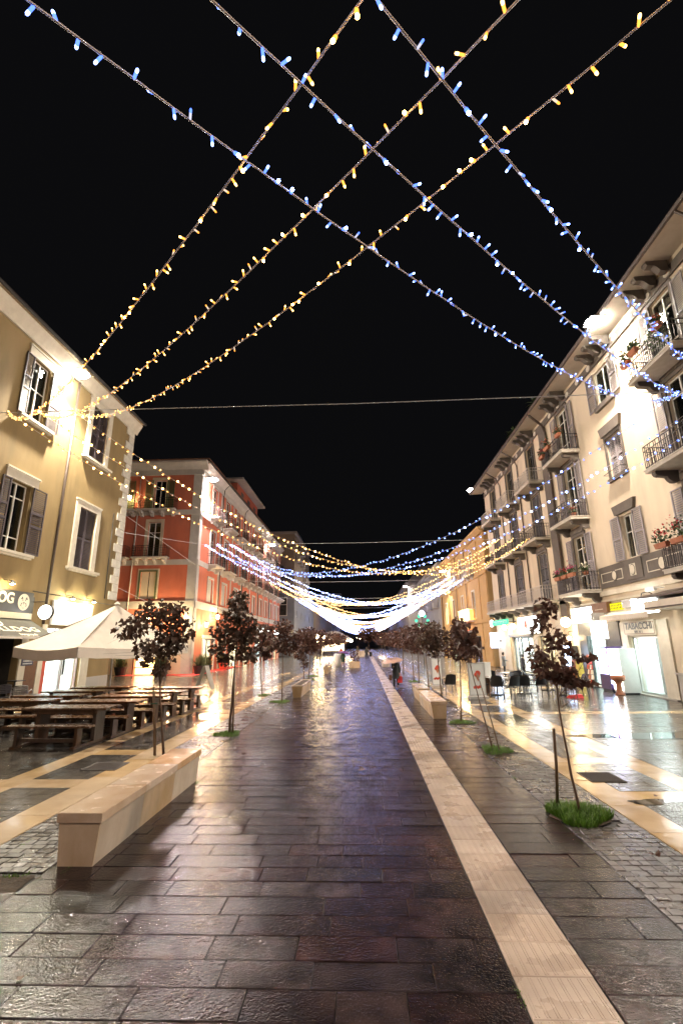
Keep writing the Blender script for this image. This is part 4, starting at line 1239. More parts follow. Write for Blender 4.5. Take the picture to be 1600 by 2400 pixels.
# ================================================================== CREAM BUILDING (right)
XR = 11.85
FC = Face('R', XR)
cb_ = thing('cream_building', 'long cream apartment building with taupe bands and flowered balconies on the right', 'building', (XR, 26, 0))
C0, C1 = -14.0, 44.3
doorsB, doorsC, doorsD, doorsE, doorsF = (15.75, 17.05), (25.40, 26.75), (30.85, 32.35), (35.75, 37.35), (40.75, 42.15)
opn = [(20.55, 21.95, 13.30, 15.10), (20.55, 21.80, 9.55, 11.50), (20.65, 21.68, 5.72, 7.66)]
for d in (doorsB, doorsC):
    opn += [(d[0], d[1], 12.30, 15.20), (d[0], d[1], 8.50, 11.75), (d[0], d[1], 4.70, 7.70)]
for d in (doorsD, doorsE, doorsF):
    opn += [(d[0], d[1], 12.35, 15.30), (d[0], d[1], 8.60, 11.75), (d[0], d[1], 4.70, 7.75)]
opn += [(10.6, 11.8, 13.3, 15.1), (10.6, 11.8, 9.55, 11.5), (10.6, 11.8, 5.72, 7.66)]
shops_c = [(20.42, 22.55, 0.0, 2.36), (23.2, 27.45, 0.0, 3.08), (31.0, 34.0, 0, 2.55), (35.2, 39.9, 0.0, 2.52), (13.5, 17.6, 0, 2.6)]
mb = wall(FC, C0, C1, 0, 15.46, opn + shops_c, 0.28)
mb.quad((XR, C1, 0), (28, C1, 0), (28, C1, 16.1), (XR, C1, 16.1))
mb.quad((XR, C0, 0), (28, C0, 0), (28, C0, 16.1), (XR, C0, 16.1))
FC.box(mb, C0, C1, -0.02, 0.0, 15.46, 16.08)
obj('wall', mb, MT['creamwall'], cb_)
# frieze with oval bosses, soffit, eave and gutter
mb = MB(); FC.box(mb, C0, C1 + .02, 0.0, 0.045, 15.44, 15.86); FC.box(mb, C0, C1 + .04, .045, .085, 15.40, 15.47); obj('frieze', mb, MT['tauptrim'], cb_)
first = None
u = 13.0
while u < C1 - .5:
    if not any(abs(u - c) < 0.35 for c in (28.9,)):
        if first is None:
            b = MB(); FC.disc(b, 0, 15.65, .20, .15, .046, .075, 18); first = obj('oval_boss', b, MT['slabstone'], cb_, origin=(XR, 0, 15.65)); o = first
        else:
            o = bpy.data.objects.new('oval_boss', first.data); COL.objects.link(o); o.parent = cb_
        o.location = Vector((XR, u, 15.65)) - W(cb_)
    u += 1.32
mb = MB()
FC.profile(mb, [(0, 16.08), (1.12, 16.02), (1.12, 16.10), (0, 16.16)], C0, C1 + .75)
obj('soffit', mb, MT['soffit'], cb_)
mb = MB()
FC.profile(mb, [(1.12, 16.02), (1.20, 16.05), (1.24, 16.14), (1.22, 16.20), (1.10, 16.22)], C0, C1 + .8)
obj('gutter', mb, MT['brownpipe'], cb_)
mb = MB().add([(XR - 1.2, C0, 16.2), (XR - 1.2, C1 + .8, 16.2), (22, C1 - 3, 19.4), (22, C0, 19.4)], [(0, 1, 2, 3)])
obj('roof', mb, MT['tile'], cb_)
BRK = [(0, 15.86), (0, 16.06), (0.80, 16.04), (0.82, 15.92), (0.74, 15.84), (0.52, 15.83), (0.42, 15.76), (0.30, 15.62), (0.12, 15.58), (0, 15.62)]
first = None
for c in (10.9, 16.35, 20.9, 26.1, 31.4, 36.3, 41.3):
    for k in (-1, 0, 1):
        if first is None:
            b = MB(); FC.profile(b, [(w_ + .086, z) for w_, z in BRK], -.13, .13); first = obj('bracket', b, MT['tauptrim'], cb_, origin=(XR, 0, 15.8)); o = first
        else:
            o = bpy.data.objects.new('bracket', first.data); COL.objects.link(o); o.parent = cb_
        o.location = Vector((XR, c + k * .78, 15.8)) - W(cb_)
# lilac pilaster with the downpipe
mb = MB(); FC.box(mb, 28.55, 29.55, 0.0, 0.10, 3.6, 15.40); obj('pilaster', mb, MT['tauptrim'], cb_)
pipe(cb_, [(XR - 1.15, 28.1, 16.05), (XR - .8, 28.15, 15.75), (XR - .25, 28.4, 15.45), (XR - .12, 28.38, 14.9), (XR - .12, 28.38, 3.4)], .085)
pipe(cb_, [(XR - 1.15, 34.2, 16.05), (XR - .3, 34.25, 15.5), (XR - .09, 34.25, 14.9), (XR - .09, 34.25, 3.4)], .05)
pipe(cb_, [(XR - 1.15, 38.9, 16.05), (XR - .3, 38.95, 15.5), (XR - .09, 38.95, 14.9), (XR - .09, 38.95, 3.4)], .05)
pipe(cb_, [(XR - 1.18, 13.2, 16.0), (XR - .3, 13.25, 15.5), (XR - .09, 13.25, 14.9), (XR - .09, 13.25, 3.4)], .05)
# single windows
def hood(a, b, z0, z1):
    mb = MB()
    FC.prism(mb, [(a, z0), (b, z0), (b + .12, z1 - .1), (b + .16, z1), (a - .16, z1), (a - .12, z1 - .1)], 0.0, 0.14)
    return obj('window_hood', mb, MT['tauptrim'], cb_)
window(FC, cb_, 20.55, 21.95, 13.30, 15.10, rows=(), cols=2, back='curtain', depth=.1)
shutter(FC, cb_, 21.98, 22.70, 13.25, 15.12, MT['shutter_grey'], .05, .10)
shutter(FC, cb_, 19.86, 20.52, 13.25, 15.12, MT['shutter_grey'], .05, .10)
mb = MB(); FC.box(mb, 20.40, 22.1, 0, .16, 13.05, 13.28); obj('sill', mb, MT['tauptrim'], cb_)
window(FC, cb_, 20.55, 21.80, 9.55, 11.50, rows=(), cols=2, back=None, depth=.16)
m_ = 21.175
shutter(FC, cb_, 20.60, m_ - .01, 9.6, 11.46, MT['shutter_grey'], -.09, -.05)
shutter(FC, cb_, m_ + .01, 21.75, 9.6, 11.46, MT['shutter_grey'], -.09, -.05)
mb = MB(); ring(FC, mb, 20.55, 21.80, 9.55, 11.50, .15, 0, .06); obj('window_surround', mb, MT['tauptrim'], cb_)
hood(20.36, 22.0, 11.66, 12.14)
mb = MB(); FC.box(mb, 20.36, 22.0, 0, .14, 9.36, 9.53); obj('sill', mb, MT['tauptrim'], cb_)
mb = MB()
FC.box(mb, 20.42, 21.95, .30, .32, 9.72, 9.74); FC.box(mb, 20.42, 20.44, 0, .30, 9.72, 9.74); FC.box(mb, 21.93, 21.95, 0, .30, 9.72, 9.74)
obj('pot_rail', mb, MT['iron'], cb_)
window(FC, cb_, 20.65, 21.68, 5.72, 7.66, rows=(0.6,), cols=2, depth=.14)
shutter(FC, cb_, 21.72, 22.48, 5.70, 7.70, MT['shutter_grey'], .06, .11)
shutter(FC, cb_, 19.92, 20.61, 5.70, 7.70, MT['shutter_grey'], .06, .11)
hood(20.40, 21.95, 7.76, 8.20)
for z0_, z1_ in ((13.3, 15.1), (9.55, 11.5), (5.72, 7.66)):
    window(FC, cb_, 10.6, 11.8, z0_, z1_, rows=(0.6,), cols=2)
# balcony doors
def door_set(d, zs, shut, arch=False):
    a, b = d
    for k, (c, e) in enumerate(zs):
        window(FC, cb_, a, b, c, e, rows=(0.30, 0.78), cols=2, fm='shutter_dark' if shut != 'grey' else 'whitepaint', depth=.12)
        mb = MB(); ring(FC, mb, a, b, c, e, .17, 0, .06); obj('door_surround', mb, MT['tauptrim'], cb_)
        if k < 2 or True:
            if e < 12 and shut:
                mb = MB(); FC.box(mb, a - .12, b + .12, .06, .11, e + .16, e + .46); obj('door_hood', mb, MT['tauptrim'], cb_)
        if shut == 'grey':
            shutter(FC, cb_, b + .18, b + .82, c, e - .05, MT['shutter_grey'], .065, .11)
            shutter(FC, cb_, a - .82, a - .18, c, e - .05, MT['shutter_grey'], .065, .11)
        elif shut == 'dark' and k != 0:
            m_ = (a + b) / 2
            shutter(FC, cb_, a + .01, m_ - .01, c + .02, e - .02, MT['shutter_dark'], -.09, -.05, rails=(0, .4, .7))
            shutter(FC, cb_, m_ + .01, b - .01, c + .02, e - .02, MT['shutter_dark'], -.09, -.05, rails=(0, .4, .7))
zsC = [(12.30, 15.20), (8.50, 11.75), (4.70, 7.70)]
zsD = [(12.35, 15.30), (8.60, 11.75), (4.70, 7.75)]
door_set(doorsB, zsC, 'grey'); door_set(doorsC, zsC, 'grey')
door_set(doorsD, zsD, 'dark'); door_set(doorsE, zsD, 'dark'); door_set(doorsF, zsD, 'dark')
for uc in (16.3, 25.9):
    for z in (12.20, 8.48, 4.66):
        balcony(FC, cb_, uc - 1.42 - (.15 if z < 5 else 0), uc + 1.42, z, depth=.97, thick=.16, step=.115, high=.92)
for uc in (31.35, 36.2, 41.2):
    balcony(FC, cb_, uc - 1.5, uc + 1.5, 12.25, rail='whiteiron', depth=.95, thick=.15, step=.13, high=.9)
    balcony(FC, cb_, uc - 1.5, uc + 1.5, 8.52, rail='iron', depth=.95, thick=.15, step=.13, high=.9)
balcony(FC, cb_, 29.75, 43.4, 4.62, rail='whiteiron', depth=.95, thick=.16, step=.15, high=.9, ncorb=8)
# taupe parapet band with cream roundels over the shops
mb = MB()
FC.box(mb, C0, 24.3, 0, .07, 4.66, 5.66); FC.box(mb, 20.5, 21.85, .07, .12, 4.78, 5.66); FC.box(mb, 27.4, 28.5, 0, .07, 4.66, 5.66)
obj('parapet_band', mb, MT['tauptrim'], cb_)
def panel_outline(a, b, z0, z1, w):
    mb = MB(); t = .035
    FC.box(mb, a, b, w, w + .012, z0, z0 + t); FC.box(mb, a, b, w, w + .012, z1 - t, z1); FC.box(mb, a, a + t, w, w + .012, z0 + t, z1 - t); FC.box(mb, b - t, b, w, w + .012, z0 + t, z1 - t)
    obj('panel_moulding', mb, MT['whitetrim'], cb_)
def roundel(u, z, r, w, square=False):
    if square:
        mb = MB(); FC.box(mb, u - r * 1.05, u + r * 1.05, w, w + .01, z - r * 1.15, z + r * 1.15); obj('roundel_plate', mb, MT['whitetrim'], cb_)
        mb = MB(); FC.disc(mb, u, z, r * .92, r * 1.08, w + .01, w + .018); obj('roundel_ring', mb, MT['tauptrim'], cb_)
        w += .018
    else:
        mb = MB(); FC.disc(mb, u, z, r * 1.12, r * 1.25, w, w + .014); obj('roundel_ring', mb, MT['tauptrim'], cb_); w += .014
    mb = MB(); FC.disc(mb, u, z, r * .78, r * .92, w, w + .016); obj('roundel', mb, MT['whitetrim'], cb_)
panel_outline(22.95, 24.1, 4.90, 5.36, .07); panel_outline(22.15, 22.80, 4.92, 5.38, .07); roundel(22.85, 5.14, .21, .083)
roundel(21.2, 5.18, .22, .12, True)
panel_outline(19.3, 20.2, 4.90, 5.38, .07); panel_outline(17.9, 18.9, 4.9, 5.38, .07); roundel(19.15, 5.14, .25, .083)
roundel(27.75, 5.15, .22, .07); roundel(28.2, 5.15, .22, .07)
mb = MB(); FC.box(mb, C0, C1, 0, .10, 4.30, 4.52); FC.box(mb, C0, C1, 0, .06, 4.02, 4.12); obj('string_course', mb, MT['whitetrim'], cb_)
# shopfronts
def glazing(face, bld, u0, u1, z1, mulls, m='gunmetal', transom=None, w=-.16):
    mb = MB()
    face.box(mb, u0, u0 + .07, w - .05, w + .05, 0, z1); face.box(mb, u1 - .07, u1, w - .05, w + .05, 0, z1); face.box(mb, u0 + .07, u1 - .07, w - .05, w + .05, z1 - .08, z1)
    face.box(mb, u0 + .07, u1 - .07, w - .05, w + .05, 0.02, 0.10)
    us = [u0 + .07] + list(mulls) + [u1 - .07]
    for q in mulls:
        face.box(mb, q - .03, q + .03, w - .05, w + .05, .10, z1 - .08)
    fr = obj('shopfront_frame', mb, MT[m], bld)
    for a, b in zip(us[:-1], us[1:]):
        p = MB(); face.box(p, a + .03, b - .03, w - .006, w + .006, .10, z1 - .08); obj('pane', p, MT['shopglass'], fr)
    return fr
def shelf_stock(face, bld, u0, u1, z0, z1, w, seed, n=26):
    r = random.Random(seed)
    cols = [MT[k] for k in ('redboard', 'yellowbox', 'bluesign', 'white', 'brownboard', 'terracotta', 'palegreen', 'pinkcloth')]
    mb = MB()
    for i in range(n):
        u = r.uniform(u0, u1 - .1); z = z0 + (z1 - z0) * r.randrange(0, 5) / 5
        face.box(mb, u, u + r.uniform(.06, .2), w, w + .12, z, z + r.uniform(.1, .26), r.randrange(0, 8))
    for i in range(6):
        z = z0 + (z1 - z0) * i / 5
        face.box(mb, u0, u1, w - .02, w + .14, z - .025, z - .002, 3)
    return obj('stocked_shelf', mb, cols, bld)
r1 = shop_room(FC, cb_, 20.42, 22.55, 2.36, 2.6, 'shopcool')
shelf_stock(FC, r1, 20.5, 21.2, .2, 1.6, -1.2, 3)
mb = MB(); FC.box(mb, 20.6, 21.6, -1.6, -1.1, .02, .75); obj('counter', mb, MT['brownboard'], r1)
glazing(FC, cb_, 20.42, 22.55, 2.36, (20.85,), 'aluminium')
r2_ = shop_room(FC, cb_, 23.2, 27.45, 3.08, 2.6, 'shopcool')
shelf_stock(FC, r2_, 24.7, 26.6, .2, 1.9, -1.0, 5, 40)
glazing(FC, cb_, 23.2, 27.45, 3.08, (24.6, 25.0, 26.8), 'gunmetal')
mb = MB(); FC.box(mb, 26.6, 27.5, .0, .12, 0, 2.45); FC.box(mb, 23.2, 27.5, .0, .12, 2.45, 3.08); FC.box(mb, 23.2, 24.45, .0, .11, 1.95, 2.45); FC.box(mb, 24.45, 24.62, .0, .12, 0, 2.45); obj('shop_pier', mb, MT['gunmetal'], cb_)
r3 = shop_room(FC, cb_, 31.0, 34.0, 2.55, 2.4, 'shopgold'); glazing(FC, cb_, 31.0, 34.0, 2.55, (32.4,), 'gunmetal'); shelf_stock(FC, r3, 31.2, 33.8, .2, 1.9, -1.2, 8)
r4 = shop_room(FC, cb_, 35.2, 39.9, 2.52, 2.6, 'shopwhite'); glazing(FC, cb_, 35.2, 39.9, 2.52, (36.6, 38.2, 39.0), 'gunmetal'); shelf_stock(FC, r4, 35.4, 38.4, .2, 1.7, -1.3, 9, 34)
mb = MB(); FC.box(mb, 35.0, 40.2, 0, .25, 2.52, 2.72); obj('shop_lintel', mb, MT['gunmetal'], cb_)
r5 = shop_room(FC, cb_, 13.5, 17.6, 2.6, 2.4, 'shopcool'); glazing(FC, cb_, 13.5, 17.6, 2.6, (15.5,), 'aluminium')
for a, b, w_, z in ((22.6, 23.15, .08, 3.0), (19.6, 20.38, .08, 3.0), (27.5, 28.3, .09, 4.0), (29.7, 30.6, .09, 4.0), (34.1, 35.0, .09, 2.5), (40.3, 41.4, .09, 2.6)):
    mb = MB(); FC.box(mb, a, b, 0, w_, 0, z); obj('pier', mb, MT['whitetrim'], cb_)
mb = MB(); FC.box(mb, 18.0, 19.55, 0, .06, 0, .95); FC.box(mb, 17.9, 19.6, 0, .12, .95, 1.02); obj('dado', mb, MT['palegrey'], cb_)
mb = MB(); FC.box(mb, 22.6, 30.6, 0.09, .35, 0.0, .06); FC.box(mb, 19.6, 22.6, 0.0, .20, 0.0, .04); obj('doorstep', mb, MT['palegrey'], cb_)

# tobacconist's sign
ts = thing('tobacconist_sign', 'cream tobacconist sign with worn brown capital letters over a bright doorway', 'sign', FC.P(21.45, .1, 2.75))
mb = MB(); FC.box(mb, 20.30, 22.68, 0.08, .16, 2.42, 3.02); obj('board', mb, MT['whitetrim'], ts)
mb = MB()
for a, b, c, d in ((20.34, 22.64, 2.95, 2.975), (20.34, 22.64, 2.47, 2.495), (20.34, 20.365, 2.495, 2.95), (22.615, 22.64, 2.495, 2.95)):
    FC.box(mb, a, b, .16, .166, c, d)
obj('border', mb, MT['brownboard'], ts)
FC.text('TABACCHI', 21.48, 2.79, .38, MT['darkmetal'], ts, w=.166, sx=1.12, bold=.010)
FC.text('RIV. N 1', 21.5, 2.56, .15, MT['darkmetal'], ts, w=.166, sx=1.2, bold=.005)
# folded scalloped awning
sa = thing('scalloped_awning', 'folded cream awning with scalloped edge above the tobacconist doorway', 'awning', FC.P(21.5, .1, 3.4))
mb = MB()
FC.profile(mb, [(0.05, 3.52), (0.95, 3.28), (0.95, 3.24), (0.05, 3.46)], 19.2, 23.95)
obj('canopy', mb, MT['canvas'], sa)
mb = MB()
n = 30
for i in range(n):
    a, b = 19.2 + 4.75 * i / n, 19.2 + 4.75 * (i + 1) / n
    pts = [(a, 3.26), (b, 3.26)] + [(b - (b - a) * k / 4, 3.10 - .05 * math.sin(math.pi * k / 4)) for k in range(5)]
    FC.prism(mb, pts, .95, .962)
obj('valance', mb, MT['canvas'], sa)
obj('roller', MB().tube([FC.P(19.2, .12, 3.55), FC.P(23.95, .12, 3.55)], .05, 8), MT['whitepaint'], sa)
lb = thing('light_box', 'blazing white light box sign tucked under a curved bracket at the right edge', 'sign', FC.P(19.9, .5, 3.5))
mb = MB(); FC.box(mb, 19.25, 20.85, .5, .62, 3.28, 3.86); obj('lit_face', mb, MT['tube'], lb)
mb = MB(); FC.box(mb, 19.2, 20.9, .44, .5, 3.25, 3.9); obj('backing', mb, MT['aluminium'], lb)
obj('bracket', MB().tube([FC.P(20.1, 0, 3.95), FC.P(20.1, .3, 4.12), FC.P(20.1, .55, 4.05), FC.P(20.1, .6, 3.88)], .02, 6).box(XR - .46, XR, 19.4, 19.44, 3.5, 3.54), MT['darkmetal'], lb)
ys = thing('yellow_sign', 'small glowing yellow box sign with dark dots above the cream awning', 'sign', FC.P(22.9, .1, 3.72))
mb = MB(); FC.box(mb, 22.38, 23.45, .1, .22, 3.55, 3.88); obj('lit_face', mb, MT['panelyellow'], ys)
mb = MB(); FC.box(mb, 22.35, 23.48, .04, .1, 3.52, 3.91); obj('backing', mb, MT['darkmetal'], ys)
mb = MB(); r_ = random.Random(2)
for row in range(2):
    for k in range(7):
        u = 22.48 + k * .135
        FC.box(mb, u, u + r_.uniform(.03, .07), .22, .224, 3.63 + row * .12, 3.66 + row * .12 + r_.uniform(.0, .03))
obj('lettering', mb, MT['brownboard'], ys, kind='stuff')
ac = thing('air_conditioner', 'pale air conditioner unit on the wall beside the yellow sign', 'air conditioner', FC.P(21.6, .1, 3.8))
mb = MB(); FC.box(mb, 21.15, 22.2, .04, .3, 3.6, 3.95); obj('case', mb, MT['white'], ac)
mb = MB()
for k in range(12):
    FC.box(mb, 21.22 + k * .08, 21.25 + k * .08, .30, .306, 3.64, 3.91)
obj('grille', mb, MT['shutter_grey'], ac)
dk = thing('dark_sign', 'unlit dark brown box sign with one pale line left of the yellow sign', 'sign', FC.P(24.4, .2, 3.75))
mb = MB(); FC.box(mb, 23.6, 25.15, .05, .3, 3.5, 4.0); obj('board', mb, MT['brownboard'], dk)
mb = MB(); FC.box(mb, 24.0, 24.8, .30, .305, 3.66, 3.69); obj('lettering', mb, MT['whitetrim'], dk)
hs_ = thing('hanging_sign', 'glowing white square sign hanging out over the dark shopfront', 'sign', FC.P(23.1, .9, 2.7))
mb = MB(); mb.box(XR - 1.35, XR - .65, 23.12, 23.24, 2.3, 3.08); obj('lit_face', mb, MT['panelwhite'], hs_)
mb = MB(); mb.box(XR - 1.25, XR - .7, 23.10, 23.26, 3.10, 3.46); obj('head_box', mb, MT['palegrey'], hs_)
obj('bracket', MB().tube([(XR, 23.18, 3.4), (XR - .7, 23.18, 3.4)], .02, 6), MT['darkmetal'], hs_)
wf = thing('white_fascia_sign', 'bright white fascia sign above the dark grey shopfront', 'sign', FC.P(26.5, .2, 3.5))
mb = MB(); FC.box(mb, 25.3, 27.75, .14, .24, 3.14, 3.90); obj('lit_face', mb, MT['panelwhite'], wf)
mb = MB(); FC.box(mb, 25.2, 27.85, .06, .14, 3.10, 3.96); obj('backing', mb, MT['gunmetal'], wf)
rs2 = thing('poster_sign', 'bright white poster sign with red print over the far shop window', 'sign', FC.P(35, .2, 3.2))
mb = MB(); FC.box(mb, 33.2, 37.3, .16, .26, 2.74, 3.88); obj('lit_face', mb, MT['panelwhite'], rs2)
mb = MB(); FC.box(mb, 33.1, 37.4, .10, .16, 2.72, 3.92); obj('backing', mb, MT['gunmetal'], rs2)
mb = MB(); FC.disc(mb, 35.6, 3.35, .34, .30, .26, .27, 14); FC.box(mb, 34.9, 36.3, .26, .27, 2.88, 2.98); FC.prism(mb, [(35.35, 3.1), (35.85, 3.1), (35.6, 2.98)], .26, .268); obj('print', mb, MT['redboard'], rs2)
gs = thing('green_sign', 'glowing green strip sign at the far end of the cream building', 'sign', FC.P(40.7, .7, 3.7))
mb = MB(); FC.box(mb, 38.3, 42.9, .65, .75, 3.5, 3.9); obj('lit_face', mb, MT['panelgreen'], gs)
mb = MB(); FC.disc(mb, 43.1, 3.72, .28, .28, .62, .78, 16); obj('lit_end', mb, MT['panelcool'], gs)
mb = MB(); FC.box(mb, 38.4, 43, .0, .65, 3.66, 3.72); obj('bracket', mb, MT['darkmetal'], gs)
mb = MB(); r_ = random.Random(5); u = 38.5
while u < 42.6:
    l = r_.uniform(.1, .34); FC.box(mb, u, u + .06, .75, .755, 3.58, 3.82); FC.box(mb, u + .06, u + l, .75, .755, 3.76, 3.81); u += l + .16
obj('lettering', mb, MT['white'], gs, kind='stuff')
bs = thing('blue_light_sign', 'tall blazing blue white sign jutting from the far corner of the cream building', 'sign', FC.P(43, .5, 2.4))
mb = MB(); mb.box(XR - .95, XR - .25, 42.9, 43.05, 1.7, 2.95); obj('lit_face', mb, MT['panelblue'], bs)
mb = MB(); mb.box(XR - .25, XR, 42.94, 43.0, 2.2, 2.3); obj('bracket', mb, MT['darkmetal'], bs)
for k, (u, w_, z, lab) in enumerate(((27.3, .8, 3.2, 'blazing warm globe lamp beside the white fascia sign'), (38.0, .45, 3.3, 'right hand warm globe lamp over the far lit shop'), (40.3, .45, 3.3, 'left hand warm globe lamp under the green strip sign'))):
    gl = thing('globe_lamp', lab, 'wall light', FC.P(u, w_, z), 'globe lamps on the cream building')
    obj('globe', MB().ball(FC.P(u, w_, z), .26 if k == 0 else .2, 14, 9), MT['globe'], gl, smooth=True)
    obj('bracket', MB().tube([FC.P(u, 0, z + .2), FC.P(u, w_ * .6, z + .34), FC.P(u, w_, z + .24)], .02, 6), MT['iron'], gl)
    point_light('globe_light', FC.P(u, w_ + .25, z - .36), 40, (1, .76, .42), .2, gl)
lt = thing('wall_lantern', 'small warm wall lantern on the pier below the globe lamp', 'wall lantern', FC.P(28.3, .3, 2.36))
obj('lamp_glass', MB().ball(FC.P(28.3, .32, 2.36), .1, 10, 6), MT['lantern'], lt, smooth=True)
obj('bracket', MB().tube([FC.P(28.3, 0, 2.75), FC.P(28.3, .3, 2.72), FC.P(28.3, .32, 2.46)], .016, 6), MT['iron'], lt)

# awning house of the neighbouring shop at the right edge
kb = thing('awning_cassette', 'beige awning cassette with dark top jutting in at the right edge', 'awning', FC.P(16, .6, 3.5))
mb = MB(); FC.box(mb, 12.5, 18.85, .08, 1.25, 3.30, 3.62); obj('case', mb, MT['brownboard'] if False else MT['canvas'], kb)
mb = MB(); FC.box(mb, 12.4, 19.0, 0.0, 1.40, 3.72, 3.78); FC.profile(mb, [(0, 3.78), (1.40, 3.78), (0, 4.1)], 12.4, 19.0); obj('hood', mb, MT['brownpipe'], kb)
mb = MB(); FC.box(mb, 12.5, 18.85, 1.25, 1.30, 3.34, 3.38); obj('front_bar', mb, MT['brownpipe'], kb)
ca = thing('security_camera', 'white security camera bolted beneath the taupe parapet band', 'camera', FC.P(19.6, .4, 4.2))
obj('bracket', MB().tube([FC.P(19.3, 0.1, 4.2), FC.P(19.3, .4, 4.2)], .025, 6), MT['whitepaint'], ca)
mb = MB(); FC.box(mb, 19.35, 19.95, .34, .48, 4.10, 4.24); obj('body', mb, MT['whitepaint'], ca)
mb = MB(); FC.box(mb, 19.95, 19.97, .37, .45, 4.13, 4.21); obj('lens', mb, MT['black'], ca)

# flower pots and boxes on the balconies
def flower_box(label, face, u, w, z, l, flower, seed, h=.22, box=True):
    t = thing('flower_box' if box else 'flower_pot', label, 'flower pot', face.P(u, w, z), 'flower pots on balconies')
    mb = MB()
    if box:
        c = face.P(u, w, z)
        a, b = face.P(u - l / 2, w - .1, z), face.P(u + l / 2, w + .1, z + .18)
        x0, x1, y0, y1 = min(a[0], b[0]), max(a[0], b[0]), min(a[1], b[1]), max(a[1], b[1])
        mb.add([(x0 + .03, y0 + .03, z), (x1 - .03, y0 + .03, z), (x1 - .03, y1 - .03, z), (x0 + .03, y1 - .03, z), (x0, y0, z + .18), (x1, y0, z + .18), (x1, y1, z + .18), (x0, y1, z + .18)],
               [(0, 3, 2, 1), (4, 5, 6, 7), (0, 1, 5, 4), (1, 2, 6, 5), (2, 3, 7, 6), (3, 0, 4, 7)])
    else:
        mb.lathe([(.10, 0), (.15, .2), (.165, .2), (.165, .25), (.14, .25)], face.P(u, w, z), 12)
    obj('pot', mb, MT['terracotta'], t)
    r = random.Random(seed)
    mb = MB()
    for i in range(90 if box else 60):
        p = face.P(u + r.gauss(0, l * .26), w + r.gauss(0, .09), z + .2 + abs(r.gauss(0, h * .6)))
        s = r.uniform(.035, .075)
        n_ = Vector((r.uniform(-1, 1), r.uniform(-1, 1), r.uniform(.1, 1))).normalized()
        a = n_.orthogonal().normalized() * s; b = n_.cross(a)
        mb.add([p - a, p - b * .8, p + a, p + b * .8], [(0, 1, 2, 3)], 0)
    for i in range(46 if box else 26):
        p = face.P(u + r.gauss(0, l * .28), w + r.gauss(0, .1), z + .24 + h * .5 + abs(r.gauss(0, h * .5)))
        s = r.uniform(.03, .055)
        n_ = Vector((r.uniform(-1, 1), r.uniform(-1, 1), r.uniform(-.2, 1))).normalized()
        a = n_.orthogonal().normalized() * s; b = n_.cross(a)
        mb.add([p - a, p - b, p + a, p + b], [(0, 1, 2, 3)], 1)
    obj('foliage', mb, [MT['leafgreen'], MT[flower]], t)
    return t
def P_out(u): return u
zl = 4.66 + .92 - .16
flower_box('terracotta box of magenta flowers, farthest on the low middle balcony', FC, 27.0, 1.02, zl, .7, 'pinkflower', 1)
flower_box('terracotta box of sparse green plants on the low middle balcony', FC, 26.1, 1.02, zl, .6, 'redflower', 2)
flower_box('terracotta box of dense magenta flowers on the low middle balcony', FC, 25.25, 1.02, zl, .7, 'pinkflower', 3, h=.3)
flower_box('terracotta box of white tipped greenery on the side of the low middle balcony', FC, 24.55, .6, zl, .3, 'signcream', 4)
flower_box('terracotta box of red geraniums on the low right edge balcony', FC, 17.45, 1.02, zl, .7, 'redflower', 5, h=.34)
flower_box('tall red geraniums in a box on the low right edge balcony', FC, 16.5, 1.02, zl, .7, 'redflower', 6, h=.5)
zt_ = 12.20 + .92 - .16
flower_box('orange flowers in a box at the near end of the top middle balcony', FC, 24.6, 1.0, zt_, .5, 'orangeflower', 7)
flower_box('dark red flowers trailing from the top middle balcony', FC, 26.2, 1.02, zt_ - .1, .7, 'orangeflower', 8, h=.35)
flower_box('rusty red flower box at the far end of the top middle balcony', FC, 27.1, 1.02, zt_ - .3, .6, 'redflower', 9, h=.3)
flower_box('green plant in a terracotta box lit by the floodlight on the top right balcony', FC, 16.95, 1.02, zt_ + .08, .5, 'leafgreen', 10)
flower_box('trailing brown plant at the far corner of the top right balcony', FC, 17.6, 1.0, zt_ - .1, .5, 'brownboard', 11, h=.3)
flower_box('brown flower box at the near side of the top right balcony', FC, 15.4, 1.02, zt_ + .1, .5, 'orangeflower', 12)
flower_box('terracotta box of orange flowers on the middle storey balcony floor', FC, 24.8, .7, 8.5, .5, 'orangeflower', 13)
bx = thing('potted_bush', 'round dark green bush standing on the top right balcony by a grey shutter', 'plant', FC.P(16.1, .6, 12.2))
obj('pot', MB().lathe([(.18, 0), (.25, .35), (.22, .35)], FC.P(16.1, .6, 12.21), 12), MT['darkmetal'], bx)
mb = MB(); r_ = random.Random(17)
for i in range(420):
    d = Vector((r_.gauss(0, 1), r_.gauss(0, 1), r_.gauss(0, 1))).normalized() * r_.uniform(.3, .46)
    p = FC.P(16.1, .6, 13.15) + Vector((d.x * .9, d.y, d.z * 1.3)); n_ = (d.normalized() + Vector((r_.uniform(-.5, .5), r_.uniform(-.5, .5), r_.uniform(-.5, .5)))).normalized()
    a = n_.orthogonal().normalized() * .06; b = n_.cross(a); mb.add([p - a, p - b * .6, p + a, p + b * .6], [(0, 1, 2, 3)])
obj('foliage', mb, MT['leafgreen'], bx)
